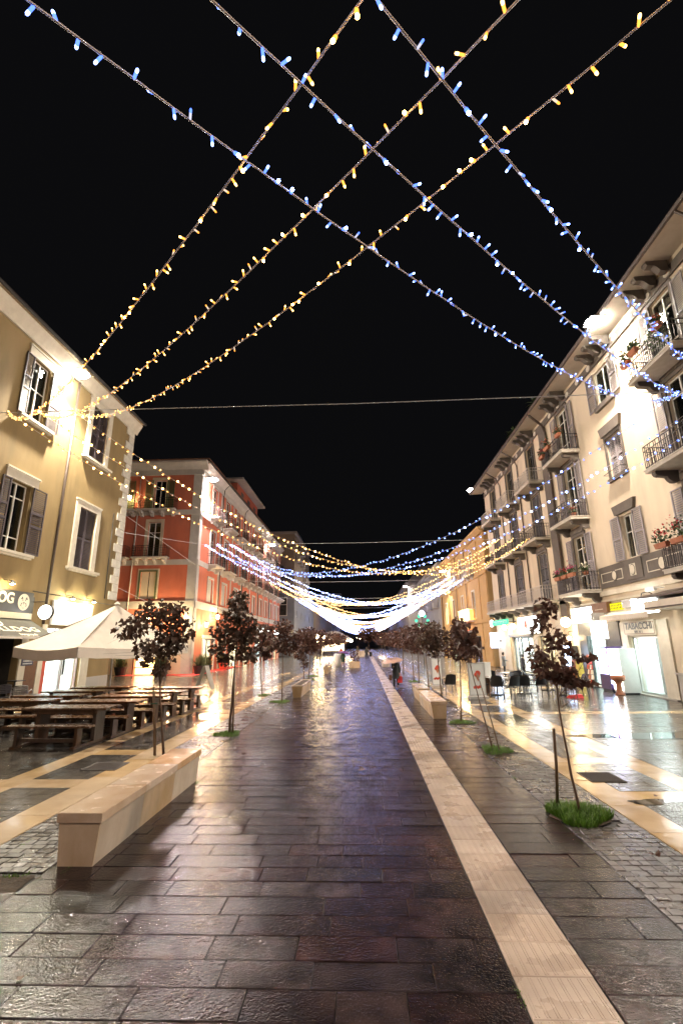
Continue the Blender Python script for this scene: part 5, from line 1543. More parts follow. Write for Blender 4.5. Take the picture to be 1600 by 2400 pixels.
# plants on the roof terrace
for k, (y, lab) in enumerate(((28.8, 'small green palm fronds rising over the eave of the cream building'), (33.4, 'dark bushy plant showing over the eave, beyond the palm fronds'))):
    t = thing('roof_plant', lab, 'plant', (XR - .2, y, 16.4), 'roof terrace plants')
    mb = MB(); r_ = random.Random(30 + k)
    obj('stem', MB().tube([(XR - .2, y, 16.3), (XR - .2, y, 17.2)], .05, 6), MT['bark'], t)
    for i in range(26 if k == 0 else 60):
        a = r_.uniform(0, 6.28); e_ = r_.uniform(.1, 1.2); L_ = r_.uniform(.6, 1.1)
        pts = [Vector((XR - .2, y, 17.15)) + Vector((math.cos(a) * math.cos(e_), math.sin(a) * math.cos(e_), math.sin(e_))) * (L_ * s_) + Vector((0, 0, -.5 * s_ * s_)) for s_ in (0, .35, .7, 1)]
        sd = Vector((-math.sin(a), math.cos(a), 0)) * .05
        mb.add([pts[0] - sd * .4, pts[0] + sd * .4, pts[1] + sd * 1.3, pts[1] - sd * 1.3, pts[2] + sd, pts[2] - sd, pts[3]], [(0, 1, 2, 3), (3, 2, 4, 5), (5, 4, 6)])
    obj('foliage', mb, MT['leafgreen'], t)

# ================================================================== ORANGE BUILDING and what stands beyond
FO = Face('R', 11.9)
ob = thing('orange_building', 'orange plastered building with a lit balcony beyond the cream one', 'building', (11.9, 60, 0))
oop = []
for y in (52.5, 58.2, 63.9, 69.6):
    oop += [(y - .6, y + .6, 9.3, 11.6), (y - .6, y + .6, 4.6, 7.4)]
sho = [(50.6, 54.2, 0, 2.8), (57.2, 60.0, 0, 2.8), (63, 67, 0, 2.8), (69, 72.5, 0, 2.8)]
mb = wall(FO, 46.2, 74.2, 0, 12.6, oop + sho, .25)
mb.quad((11.9, 46.2, 0), (26, 46.2, 0), (26, 46.2, 12.6), (11.9, 46.2, 12.6)); mb.quad((11.9, 74.2, 0), (26, 74.2, 0), (26, 74.2, 12.6), (11.9, 74.2, 12.6))
obj('wall', mb, MT['orange'], ob)
mb = MB(); FO.profile(mb, [(0, 12.6), (.2, 12.6), (.6, 12.95), (.6, 13.1), (0, 13.1)], 46, 74.4); obj('cornice', mb, MT['orange'], ob)
mb = MB().add([(11.3, 46, 13.12), (11.3, 74.4, 13.12), (20, 70, 15.4), (20, 50, 15.4), (26, 46, 13.12)], [(0, 1, 2, 3), (0, 3, 4)]); obj('roof', mb, MT['tile'], ob)
for y in (46.6, 49.6, 55.4, 61, 66.8, 73.6):
    mb = MB(); FO.box(mb, y - .22, y + .22, 0, .07, 0, 12.6); obj('pilaster', mb, MT['orange'], ob)
mb = MB(); FO.box(mb, 46.2, 74.2, .07, .12, 4.0, 4.35); FO.box(mb, 46.2, 74.2, .07, .12, 8.6, 8.85); obj('string_course', mb, MT['orange'], ob)
for (a, b, c, d) in oop:
    window(FO, ob, a, b, c, d, rows=(.6,), cols=2)
    mb = MB(); ring(FO, mb, a, b, c, d, .16, 0, .05); obj('window_surround', mb, MT['whitetrim'], ob)
for y in (52.5, 58.2, 63.9, 69.6):
    balcony(FO, ob, y - 1.2, y + 1.2, 9.2, rail='whiteiron', depth=.85, step=.15, high=.95, corb='greytrim')
    pipe(ob, [(11.82, y + 3, 12.6), (11.82, y + 3, 3)], .05, 'brownpipe')
for k, (a, b, c, d) in enumerate(sho):
    shop_room(FO, ob, a, b, d, 2, ('room', 'shopwarm', 'shopcool', 'shopwarm')[k], wallm='creamwall'); glazing(FO, ob, a, b, d, ((a + b) / 2,))
lbx = thing('lit_canopy', 'golden glowing box canopy on the orange building front', 'lit canopy', FO.P(55.5, .6, 5.0))
mb = MB()
for k in range(9):
    FO.box(mb, 52.6 + k * .62, 53.1 + k * .62, .55, .62, 4.45, 5.6)
obj('lit_panel', mb, MT['shopgold'], lbx)
mb = MB(); FO.box(mb, 52.5, 58.2, 0, .75, 4.3, 4.44); FO.box(mb, 52.5, 58.2, 0, .75, 5.6, 5.66); obj('frame', mb, MT['whitepaint'], lbx)
point_light('canopy_light', FO.P(55.4, 1.2, 5.0), 260, (1, .68, .28), .4, lbx)
ra = thing('small_awning', 'small dark red awning below the golden canopy of the orange building', 'awning', FO.P(54, .5, 3.2))
mb = MB(); FO.profile(mb, [(0.02, 3.5), (.9, 3.05), (.9, 3.0), (0.02, 3.44)], 52.8, 57.6); obj('canopy', mb, MT['redboard'], ra)

def block(label, face, u0, u1, z1, deep, m, rows, cols, roofm='palegrey', win=(.9, 1.4), base=3.4, lit=0, side=None, seed=1, balc=False):
    """A far building: its street front and the end that faces us, with built windows."""
    t = thing('apartment_block', label, 'building', face.P(u0, 0, 0))
    r = random.Random(seed)
    op = []
    for i in range(cols):
        uc = u0 + (u1 - u0) * (i + .5) / cols
        for j in range(rows):
            zc = base + (z1 - base - .6) * (j + .5) / rows
            op.append((uc - win[0] / 2, uc + win[0] / 2, zc - win[1] / 2, zc + win[1] / 2))
    mb = wall(face, u0, u1, 0, z1, op, .25)
    P = face.P
    for u in (u0, u1):
        mb.quad(P(u, 0, 0), P(u, -deep, 0), P(u, -deep, z1), P(u, 0, z1))
    obj('wall', mb, MT[m], t)
    mb = MB(); a, b = P(u0 - .4, .5, z1), P(u1 + .4, -deep, z1 + .5); mb.box(a[0], b[0], a[1], b[1], a[2], b[2]); obj('roof', mb, MT[roofm], t)
    for (a, b, c, d) in op:
        mb = MB()
        face.box(mb, a, a + .08, -.2, -.12, c, d); face.box(mb, b - .08, b, -.2, -.12, c, d); face.box(mb, a + .08, b - .08, -.2, -.12, c, c + .08); face.box(mb, a + .08, b - .08, -.2, -.12, d - .08, d)
        face.box(mb, (a + b) / 2 - .03, (a + b) / 2 + .03, -.2, -.12, c + .08, d - .08)
        f = obj('window', mb, MT['whitepaint'], t)
        mb = MB(); face.box(mb, a + .08, b - .08, -.18, -.17, c + .08, d - .08)
        obj('pane', mb, MT['shopgold'] if r.random() < lit else MT['room'], f)
        if balc and r.random() < .6:
            mb = MB(); face.box(mb, a - .5, b + .5, 0, .9, c - .25, c - .1); face.box(mb, a - .5, b + .5, .85, .9, c - .1, c + .7); obj('balcony', mb, MT['slabstone'], t)
    return t
def end_windows(t, fs, m, items, frame='whitepaint'):
    for (a, b, c, d) in items:
        mb = MB()
        fs.box(mb, a, a + .12, 0, .08, c, d); fs.box(mb, b - .12, b, 0, .08, c, d); fs.box(mb, a + .12, b - .12, 0, .08, c, c + .12); fs.box(mb, a + .12, b - .12, 0, .08, d - .12, d)
        fs.box(mb, (a + b) / 2 - .06, (a + b) / 2 + .06, 0, .08, c + .12, d - .12); fs.box(mb, a + .12, b - .12, 0, .07, (c + d) / 2 + .3, (c + d) / 2 + .4)
        f = obj('window', mb, MT[frame], t)
        mb = MB(); fs.box(mb, a + .12, b - .12, 0.01, .03, c + .12, d - .12); obj('pane', mb, MT['room'], f)
b1 = block('tall beige apartment block beyond the red building', Face('L', -14.2), 100, 128, 25.0, 12, 'beige', 5, 6, balc=True, seed=2, base=10.5)
S1 = Face('S', 100.0)
end_windows(b1, S1, 'beige', [(-20.0, -17.0, 20.0, 22.4), (-20.6, -16.4, 15.5, 18.2), (-25, -22, 15.5, 18.2), (-25, -22, 20, 22.4)], 'tauptrim')
b1b = block('low blue grey block with wide white window in front of the beige one', Face('L', -13.2), 94, 131, 11.8, 10, 'bluegrey', 1, 5, seed=3, base=4.5)
end_windows(b1b, Face('S', 94.0), 'beige', [(-18.6, -14.6, 7.4, 11.0), (-23.5, -19.6, 7.4, 11.0)])
mb = MB(); mb.box(-26, -13.2, 93.6, 93.95, 4.2, 4.8); obj('ledge', mb, MT['whitetrim'], b1b)
block('pale block with penthouse far along the left side', Face('L', -9.5), 205, 240, 22.0, 16, 'palegrey', 5, 4, seed=4)
pt = block('cream low row with dark windows far along the left side', Face('L', -12.8), 131.5, 204, 11.0, 10, 'beige', 2, 12, seed=5)
b2 = block('pale grey mansard block beyond the orange building', Face('R', 10.6), 112, 146, 15.2, 13, 'palegrey', 3, 6, roofm='palegrey', seed=6, balc=True)
mb = MB().add([(10.6, 112, 15.7), (10.6, 146, 15.7), (13.8, 146, 19.6), (13.8, 113, 19.6), (20, 112, 15.7), (20, 113, 19.6), (20, 146, 19.6)], [(0, 1, 2, 3), (0, 3, 5, 4), (3, 2, 6, 5)])
obj('mansard_roof', mb, MT['palegrey'], b2)
mb = MB(); mb.box(17.6, 19.2, 112.4, 113.4, 15.7, 20.4); obj('chimney', mb, MT['palegrey'], b2)
b3 = block('white low house tucked behind the orange building', Face('R', 12.6), 78, 108, 14.2, 10, 'palegrey', 3, 4, roofm='whitetrim', seed=7, balc=True)
end_windows(b3, Face('S', 78.0), 'whitetrim', [(14.0, 15.2, 9.2, 11.8), (14.0, 15.2, 4.6, 7.4), (17, 18.2, 9.2, 11.8)], 'tauptrim')
block('grey house row far along the right side', Face('R', 10.4), 147, 235, 12.0, 12, 'palegrey', 3, 12, seed=8, lit=.08)
block('dim block closing the far end of the street', Face('S', 300.0), -40, 40, 11.0, 10, 'bluegrey', 3, 14, seed=9, lit=.05)

# ================================================================== STREET FLOODLIGHTS
floodlight('blazing floodlight under the eave of the olive building', (-13.5, 20.2, 15.1), -14.2, 8200, (1.0, .90, .72), size=.42)
floodlight('blazing floodlight at the eave of the cream building, near a flowered balcony', (10.65, 18.9, 16.0), 11.85, 5400, (1.0, .85, .70), size=.42)
floodlight('pinkish white floodlight at the corner eave of the red building', (-13.3, 40.7, 16.75), -13.85, 8000, (1.0, .82, .80), True, .45)
floodlight('white floodlight on the far corner of the cream building', (10.9, 44.9, 16.5), 11.85, 7500, (1.0, .88, .78), True, .5)
floodlight('small white floodlight at the far end of the red building eave', (-13.0, 68.2, 16.2), -13.85, 8000, (1.0, .88, .80), True, .5)
floodlight('warm floodlight on the orange building front', (11.1, 66.0, 11.6), 11.9, 6000, (1.0, .82, .5), True, .5)
floodlight('tiny distant floodlight on the corner of the pale mansard block', (9.9, 111.5, 14.6), 10.6, 9000, (1.0, .88, .75), True, .5)

floodlight('floodlight under the olive eave, one lamp spacing nearer than the blazing one', (-13.15, -6.0, 14.85), -14.2, 1600, (1.0, .86, .74))
floodlight('floodlight under the cream eave, one lamp spacing nearer than the blazing one', (10.75, -6.5, 16.0), 11.85, 3600, (1.0, .80, .66))

# ================================================================== STRING LIGHTS ZIGZAGGING OVER THE STREET
WIRES = [(-7.39, 5.35), (12.56, 9.0), (32.63, 9.0), (54.5, 9.0), (76.0, 9.0), (97.5, 9.0), (119.0, 9.0), (140.5, 9.0), (162.0, 9.0), (183.5, 9.0), (205.0, 9.0)]
LX = {0: (-8.73, -8.48, -8.17), 1: (-10.41, -9.46, -8.46), 2: (-10.88, -10.06, -9.12)}
RXX = {0: (8.0, 8.36, 8.66), 1: (9.03, 10.16, 11.07), 2: (9.42, 10.44, 11.45)}
def anch(k, side, i):
    d = LX if side < 0 else RXX
    x = d[k][i] if k in d else side * (10.5 - .95 * i) if side < 0 else 9.4 + .95 * i
    return Vector((x, WIRES[k][0], WIRES[k][1]))
for k, (y, z) in enumerate(WIRES):
    if k == 0: continue
    t = thing('support_wire', ['', 'nearest thin steel wire stretched across the whole street above', 'second thin wire across the street, tied to the olive corner', 'third thin wire across the street beyond the red corner'][k] if k < 4 else ('fourth', 'fifth', 'sixth', 'seventh', 'eighth', 'ninth', 'last and farthest')[k - 4] + ' of the thin wires across the street, counting away from the camera', 'wire', (0, y, z), 'support wires across the street')
    pts = [(-14.2 if k < 2 else -13.9, y, z + .35)] + [tuple(anch(k, -1, i)) for i in range(3)] + [(0, y, z - .06)] + [tuple(anch(k, 1, i)) for i in range(3)] + [(11.9, y, z + .2)]
    if k == 2:
        pts[0] = (-14.18, 27.38, 8.78)
    obj('cable', MB().tube(pts, .012 if k < 3 else .02, 4), MT['wire'], t)
guy = thing('support_wire', 'slack stay wire running from the olive corner down to the red building', 'wire', (-14.2, 27.4, 9.8), 'support wires across the street')
obj('cable', MB().tube([(-14.18, 27.4, 9.85), (-14.0, 34, 9.2), (-13.9, 39.3, 8.7)], .012, 4), MT['wire'], guy)
guy = thing('support_wire', 'thin low stay wire from the shop corner of the olive building', 'wire', (-14.2, 27.4, 5.4), 'support wires across the street')
obj('cable', MB().tube([(-14.18, 27.4, 5.5), (-15.2, 33, 5.3), (-16.2, 39.3, 5.0)], .012, 4), MT['wire'], guy)

def bulb_mesh(name, L, r, body, tip):
    """A moulded LED cap: sleeve glow coloured in place of the halo, bright tip at its end."""
    mb = MB()
    mb.lathe([(r * .75, 0), (r, .008), (r, L * .62)], (0, 0, 0), 6, 0)
    mb.lathe([(r * .9, L * .62), (r * 1.05, L * .74), (r * .95, L * .92), (r * .35, L)], (0, 0, 0), 6, 1)
    me = bpy.data.meshes.new(name)
    me.from_pydata(mb.v, [], mb.f)
    me.materials.append(MT[body]); me.materials.append(MT[tip])
    me.polygons.foreach_set('material_index', mb.mi)
    me.polygons.foreach_set('use_smooth', [True] * len(me.polygons))
    return me
OCT = [(1, 0, 0), (-1, 0, 0), (0, 1, 0), (0, -1, 0), (0, 0, 1), (0, 0, -1)]
OCF = [(0, 2, 4), (2, 1, 4), (1, 3, 4), (3, 0, 4), (2, 0, 5), (1, 2, 5), (3, 1, 5), (0, 3, 5)]
BM = {}
for c in ('warm', 'cool'):
    BM[c] = [bulb_mesh('bulb', .044, .0054, 'bulb_' + c + '_lo', 'bulb_' + c), bulb_mesh('bulb', .046, .0063, 'bulb_' + c, 'tip_' + c), bulb_mesh('bulb', .040, .0088, 'bulb_' + c, 'bulb_' + c + '_hi')]
LABS = {('warm', 0): 'warm white string light ending leftmost at the olive building', ('warm', 1): 'warm white string light between its two warm neighbours overhead', ('warm', 2): 'warm white string light reaching farthest right across the top',
        ('cool', 0): 'cool white string light starting leftmost at the top', ('cool', 1): 'cool white string light between its two cool neighbours overhead', ('cool', 2): 'cool white string light nearest the upper right balcony'}
camp = Vector((0, 0, CAMH))
for c in ('warm', 'cool'):
    for i in range(3):
        r = random.Random(100 + i + (50 if c == 'cool' else 0))
        # zigzag: warm runs right(0) left(1) right(2) ... ; cool runs left(0) right(1) left(2) ...
        s0 = 1 if c == 'warm' else -1
        A = [anch(k, s0 * (1 if k % 2 == 0 else -1), i) for k in range(len(WIRES))]
        t = thing('string_light', LABS[(c, i)], 'string light', tuple(A[1]), 'string lights over the street')
        cab_near, far = MB(), MB()
        faro = []
        pts_all, pts_far = [], []
        nb = 0
        for k in range(len(WIRES) - 1):
            P0, P1 = A[k], A[k + 1]
            sag = (2.40 if c == 'warm' else 2.47) if k == 0 else 3.45 + r.uniform(-.15, .15)
            L = (P1 - P0).length
            def at(q, P0=P0, P1=P1, sag=sag):
                p = P0.lerp(P1, q); p.z -= sag * 4 * q * (1 - q); return p
            n = 150 if k == 0 else 70 if k < 3 else 26
            for j in range(n + (1 if k == len(WIRES) - 2 else 0)):
                q = j / n
                p = at(q)
                if k == 0:
                    wig = .0012
                    p = p + Vector((math.sin(j * 1.9) * wig, math.cos(j * 1.3) * wig, math.sin(j * 2.3 + 1) * wig))
                (pts_all if k < 2 else pts_far).append(p)
            if k == 1:
                pts_far.append(P1.copy()) if not pts_far else None
            # bulbs
            s = 0.0
            step = .10 if k == 0 else .22 if k < 3 else .30
            while s < L:
                q = s / L
                p = at(q)
                s += step * r.uniform(.72, 1.28)
                d = (at(min(q + .01, 1)) - at(max(q - .01, 0))).normalized()
                side_ = Vector((r.gauss(0, 1), r.gauss(0, 1), r.gauss(0, 1.1) - .15))
                side_ = (side_ - d * side_.dot(d)).normalized()
                dirv = (side_ + d * r.uniform(-.5, .5)).normalized()
                if k < 2 and nb < 296:
                    if p.y < -.3:
                        faro.append((p + side_ * .04, .02)); continue
                    vd = (camp - p).normalized()
                    face_ = dirv.dot(vd)
                    x = r.random()
                    kind = 2 if face_ > .62 and x < .9 else 0 if x < .2 else 1
                    if k == 1: kind = 1 if kind == 0 and x > .05 else kind
                    o = bpy.data.objects.new('bulb', BM[c][kind])
                    COL.objects.link(o)
                    o.parent = t
                    o.location = p - A[1]
                    o.rotation_euler = dirv.to_track_quat('Z', 'Y').to_euler()
                    if k == 1:
                        o.scale = (3.8, 3.8, 1.5)
                    nb += 1
                else:
                    rr = .040 if k < 3 else .072
                    rr *= r.uniform(.7, 1.25)
                    pp = p + side_ * .05
                    faro.append((pp, rr))
        obj('cable', MB().tube(pts_all, .0050, 5), MT['cable'], t, smooth=True)
        obj('far_cable', MB().tube(pts_far, .014, 3), MT['cable'], t)
        fb = MB()
        for pp, rr in faro:
            fb.add([(pp[0] + a * rr, pp[1] + b * rr, pp[2] + c_ * rr) for a, b, c_ in OCT], OCF)
        obj('far_bulb', fb, MT['bulb_%s_far' % c], t, kind='stuff')

# ================================================================== TREES
LEAF = [(0, 0), (.16, .06), (.40, .02), (.42, .18), (.58, .32), (.44, .42), (.34, .52), (.26, .54), (.20, .76), (0, .98), (-.20, .76), (-.26, .54), (-.34, .52), (-.44, .42), (-.58, .32), (-.42, .18), (-.40, .02), (-.16, .06)]
LEAF_LO = [(0, 0), (.42, -.04), (.58, .30), (.24, .45), (0, 1.0), (-.24, .45), (-.58, .30), (-.42, -.04)]
def tree(label, base, top, clumps, n, leaf, m, seed, r0=.022, kink=None, group='young maples along the street', lo=False, low_leaf=None, sparse=None):
    """top: where the stem ends; clumps: (dx, dy, dz, rx, ry, rz, weight) about the stem top, in metres."""
    t = thing('maple_tree', label, 'tree', base, group)
    r = random.Random(seed)
    b, e = Vector(base), Vector(top)
    pts = []
    for j in range(9):
        q = j / 8
        p = b.lerp(e, q)
        k = math.sin(q * math.pi) * (kink or 0)
        pts.append(p + Vector((k + r.uniform(-.008, .008), r.uniform(-.01, .01), 0)))
    mb = MB().tube(pts, [r0 * (1.15 - .7 * j / 8) for j in range(9)], 7)
    for c in clumps:
        q = e + Vector(c[:3])
        s = b.lerp(e, r.uniform(.62, .95))
        mb.tube([s, s.lerp(q, .5) + Vector((0, 0, -.05)), q], [r0 * .42, r0 * .3, r0 * .14], 4)
        for _ in range(5):
            a = s.lerp(q, r.uniform(.4, 1)); d = Vector((r.gauss(0, 1) * c[3], r.gauss(0, 1) * c[4], r.gauss(0, .6) * c[5] + .06))
            mb.tube([a, a + d * .5 + Vector((0, 0, .02)), a + d], [r0 * .16, r0 * .12, r0 * .06], 3)
    obj('trunk', mb, MT['bark'], t, smooth=True)
    mb = MB()
    wsum = sum(c[6] for c in clumps)
    shape = LEAF_LO if lo else LEAF
    for c in clumps:
        cc = e + Vector(c[:3])
        k = int(n * c[6] / wsum)
        for i in range(k):
            d = Vector((r.gauss(0, 1), r.gauss(0, 1), r.gauss(0, 1)))
            d = d.normalized() * (r.random() ** .45)
            p = cc + Vector((d.x * c[3], d.y * c[4], d.z * c[5]))
            out = Vector((d.x, d.y, 0))
            s = leaf * r.uniform(.55, 1.2)
            # leaves droop outward from their stalks
            az = math.atan2(out.y, out.x) + r.gauss(0, .9)
            tipv = Vector((math.cos(az) * .75, math.sin(az) * .75, -r.uniform(.15, 1.1))).normalized()
            nrm = Vector((math.cos(az) * .5, math.sin(az) * .5, r.uniform(.1, 1.0))) + Vector((r.gauss(0, .45), r.gauss(0, .45), r.gauss(0, .3)))
            sx = tipv.cross(nrm)
            if sx.length < 1e-3: continue
            sx.normalize()
            up = sx.cross(tipv)
            fold = r.uniform(.05, .35)
            vs = [p + sx * (x * s) + tipv * (y * s) + up * (abs(x) * s * fold - y * y * s * .15) for x, y in shape]
            mb.add(vs, [tuple(range(len(vs)))])
    obj('crown', mb, MT[m], t)
    return t

R_ = random.Random
tree('young maple with a round dark crown behind the near marble bench', (-4.29, 11.0, 0), (-4.62, 11.0, 2.2),
     [(-.05, 0, .72, .55, .5, .38, 5), (-.72, .1, .42, .33, .35, .30, 2.2), (.38, 0, .20, .42, .4, .38, 4), (-.05, 0, -.05, .52, .45, .35, 4), (.10, 0, -.48, .22, .2, .16, .9), (.45, -.1, .85, .25, .25, .2, .8), (.62, .1, .5, .22, .25, .2, .8)], 950, .125, 'leaf_dark', 1, .026)
tree('tall young maple with a pointed crown by the round grass tuft, left of the path', (-3.53, 13.38, 0), (-3.42, 13.35, 2.6),
     [(0, 0, .82, .28, .3, .30, 2.2), (-.02, 0, .40, .42, .4, .34, 3), (-.42, 0, .02, .34, .3, .32, 2.2), (.38, .05, .02, .40, .35, .35, 2.5), (.02, 0, -.25, .52, .45, .36, 4.2), (-.62, 0, -.50, .20, .2, .22, .8), (.30, 0, -.62, .32, .3, .22, 1.4), (-.28, 0, -.72, .22, .2, .15, .8)], 1150, .125, 'leaf_dark', 2, .032)
tree('thin bent maple with a small low crown just right of the pointed one', (-4.62, 22.9, 0), (-4.70, 22.9, 2.3),
     [(0, 0, .50, .45, .4, .45, 3), (.1, 0, -.15, .5, .4, .35, 3), (.15, 0, -.5, .3, .3, .22, 1)], 260, .23, 'maple', 3, .022, kink=-.06)
tree('slim maple with a russet crown left of the stone planter', (-3.29, 20.3, 0), (-3.35, 20.6, 2.3),
     [(-.05, 0, .60, .45, .4, .40, 3), (.42, 0, .15, .42, .4, .36, 2.6), (-.38, 0, .05, .40, .4, .34, 2.4), (.15, 0, -.22, .5, .4, .26, 2.6)], 800, .13, 'maple2', 4, .026)
tree('russet maple behind the near stone planter on the left', (-3.3, 27.6, 0), (-3.3, 27.6, 2.2),
     [(0, 0, .5, .55, .5, .5, 3), (.35, 0, 0, .5, .5, .4, 2.6), (-.2, 0, -.4, .45, .4, .4, 2), (0, 0, -.9, .25, .25, .3, .8)], 560, .17, 'maple2', 5, .03, lo=True)
yl = [(31.9, 2.3), (38.5, 2.3), (45.5, 2.5), (53, 2.5), (61, 2.6), (69, 2.6), (78, 2.7), (90, 2.8), (104, 2.9)]
for k, (y, h) in enumerate(yl):
    r = R_(40 + k)
    tree(('third', 'fourth', 'fifth', 'sixth', 'seventh', 'eighth', 'ninth')[k - 2] + ' maple of the far left row, counting from the first stone planter' if k > 1 else ('maple beside the white lit planter on the left', 'maple just past the second left planter')[k], (-3.5 + r.uniform(-.2, .2), y, 0), (-3.5 + r.uniform(-.2, .2), y, h),
         [(0, 0, .55, .6, .6, .5, 3), (.4, 0, .0, .6, .6, .45, 2.6), (-.4, 0, -.05, .55, .6, .45, 2.2), (0, 0, -.45, .5, .5, .35, 1.6)], 290 if k < 5 else 200, .19 if k < 5 else .3, 'maple2' if k % 2 == 0 else 'maple', 60 + k, .035, lo=True)
tree('nearest young maple with a narrow sparse crown on the right', (2.79, 7.22, 0), (2.66, 7.2, 2.1),
     [(.0, 0, .62, .13, .14, .18, 1.2), (-.12, 0, .38, .17, .15, .13, .9), (.08, 0, .20, .17, .16, .14, 1.0), (-.20, 0, -.02, .16, .16, .16, 1.1), (.22, 0, .02, .15, .15, .12, .8), (.48, 0, -.08, .16, .12, .06, .5), (.02, 0, -.20, .30, .25, .16, 2.4), (.14, 0, -.36, .24, .2, .13, 1.9), (-.20, 0, -.26, .12, .12, .10, .6), (.40, 0, -.42, .16, .12, .06, .6)], 520, .088, 'maple2', 6, .017, kink=-.03)
tree('leaning thin stemmed maple above the second right grass tuft', (2.72, 11.4, 0), (2.42, 11.9, 2.1),
     [(-.05, 0, .35, .30, .3, .26, 2), (.1, 0, .05, .34, .3, .24, 2)], 150, .15, 'maple2', 7, .017)
tree('maple with an upright russet crown above the third right grass tuft', (2.76, 15.0, 0), (2.92, 15.2, 2.2),
     [(.02, 0, .55, .22, .25, .26, 2), (.05, 0, .15, .36, .35, .30, 3), (-.10, 0, -.20, .36, .33, .26, 2.6), (.16, 0, -.38, .26, .25, .20, 1.4)], 620, .12, 'maple2', 8, .024)
tree('maple with a broad dark crown beside the right stone bench', (3.1, 20.6, 0), (2.98, 20.5, 2.25),
     [(-.1, 0, .50, .52, .5, .36, 3), (.35, 0, .12, .46, .45, .36, 3), (-.42, 0, .02, .46, .45, .36, 2.8), (0, 0, -.30, .5, .45, .30, 2.6)], 800, .13, 'leaf_dark', 9, .03)
tree('dark maple behind the broad one on the right', (3.05, 24.2, 0), (2.95, 24.2, 2.3),
     [(0, 0, .5, .6, .6, .42, 3), (.3, 0, 0, .55, .5, .42, 3), (-.4, 0, -.05, .55, .5, .40, 2.6)], 560, .17, 'maple', 10, .03, lo=True)
yr = [(26.9, 2.3), (30.2, 2.3), (36.5, 2.4), (43, 2.4), (50, 2.5), (58, 2.5), (67, 2.6), (77, 2.7), (89, 2.8)]
for k, (y, h) in enumerate(yr):
    r = R_(80 + k)
    tree(('third', 'fourth', 'fifth', 'sixth', 'seventh', 'eighth', 'ninth')[k - 2] + ' maple of the far right row, counting from the umbrella walker' if k > 1 else ('maple by the small grass tuft behind the umbrella walker', 'maple right behind the umbrella walker')[k], (2.95 + r.uniform(-.15, .15), y, 0), (2.9 + r.uniform(-.2, .2), y, h),
         [(0, 0, .55, .6, .6, .5, 3), (.4, 0, .0, .6, .6, .45, 2.6), (-.4, 0, -.05, .55, .6, .45, 2.2), (0, 0, -.4, .5, .5, .35, 1.6)], 290 if k < 5 else 200, .19 if k < 5 else .3, 'maple2' if k % 3 else 'maple', 90 + k, .035, lo=True)
tree('large dark round tree closing the middle of the street far away', (1.2, 118, 0), (1.2, 118, 3.4),
     [(0, 0, 1.5, 2.2, 2.0, 1.3, 4), (1.2, 0, .4, 1.8, 1.8, 1.3, 3), (-1.3, 0, .2, 1.8, 1.8, 1.2, 3)], 520, .6, 'maple', 11, .12, lo=True)

def stake(label, p0, p1, r=.022):
    t = thing('tree_stake', label, 'stake', p0, 'tree stakes')
    a, b = Vector(p0), Vector(p1)
    obj('pole', MB().tube([a, a.lerp(b, .5) + Vector((.012, 0, 0)), b], [r * 1.05, r, r * .95], 7), MT['stake'], t, smooth=True)
    return t
s1 = stake('short wooden stake standing left of the nearest right tree', (2.64, 7.62, 0), (2.62, 7.35, 1.06))
s2 = stake('wooden stake tied to the round crowned tree behind the bench', (-4.46, 10.95, 0), (-4.62, 10.97, 1.36), .03)
obj('tie', MB().tube([(-4.64, 10.93, 1.02), (-4.56, 10.91, 1.03), (-4.50, 10.95, 1.02), (-4.56, 11.03, 1.03), (-4.64, 10.99, 1.02)], .012, 5), MT['rubber'], s2)
s3 = stake('wooden stake close against the pointed crowned tree', (-3.44, 13.36, 0), (-3.46, 13.36, 1.25), .024)
stake('thin stake beside the leaning maple on the right', (2.80, 11.1, 0), (2.55, 11.5, 1.55), .013)

def grass(label, cx, cy, rx, ry, n, h, seed):
    r = R_(seed)
    mb = MB()
    for i in range(n):
        a = r.uniform(0, 6.283); q = r.random() ** .6
        k = 1 + .18 * math.sin(3 * a + seed)
        x, y = cx + rx * q * k * math.cos(a), cy + ry * q * k * math.sin(a)
        hh = h * r.uniform(.45, 1.15) * (1 - .35 * q)
        b = r.uniform(0, 6.283); l = r.uniform(.1, .75) * hh
        wv = Vector((-math.sin(b), math.cos(b), 0)) * r.uniform(.003, .006)
        p = Vector((x, y, -.008)); m_ = p + Vector((math.cos(b) * l * .35, math.sin(b) * l * .35, hh * .65)); e_ = p + Vector((math.cos(b) * l, math.sin(b) * l, hh))
        mb.add([p - wv, p + wv, m_ + wv * .7, m_ - wv * .7, e_], [(0, 1, 2, 3), (3, 2, 4)])
    if n > 300:
        k_ = 22
        ring_ = []
        for i in range(k_):
            a = 6.283 * i / k_
            q = .96 + r.uniform(-.10, .12)
            ring_.append((cx + rx * q * math.cos(a), cy + ry * q * math.sin(a), .0035))
        struct('tree_pit', MB().add(ring_, [tuple(range(k_))]), MT['soil'])
    o = obj('grass', mb, MT['grass'])
    o['kind'] = 'stuff'
    o['label'] = label
    return o
grass('bright green grass tuft around the nearest right tree', 2.80, 7.30, .38, .38, 3600, .17, 1)
grass('bright green grass under the leaning maple', 2.76, 11.3, .30, .40, 1300, .11, 2)
grass('bright green grass at the third right tree', 2.76, 15.0, .36, .34, 900, .10, 3)
grass('bright green grass at the foot of the pointed maple', -3.56, 13.32, .34, .40, 1100, .10, 4)
grass('grass tuft left of the stone planter', -3.36, 20.3, .40, .45, 700, .10, 5)
grass('grass tuft around the thin bent maple', -4.55, 22.9, .3, .3, 400, .1, 6)
grass('small grass tuft far on the right', 3.05, 26.6, .4, .5, 400, .12, 7)
grass('small grass tuft behind the walker', 2.95, 30.0, .4, .6, 400, .12, 8)
grass('grass tuft past the planter on the left', -3.5, 32.0, .45, .6, 400, .12, 9)
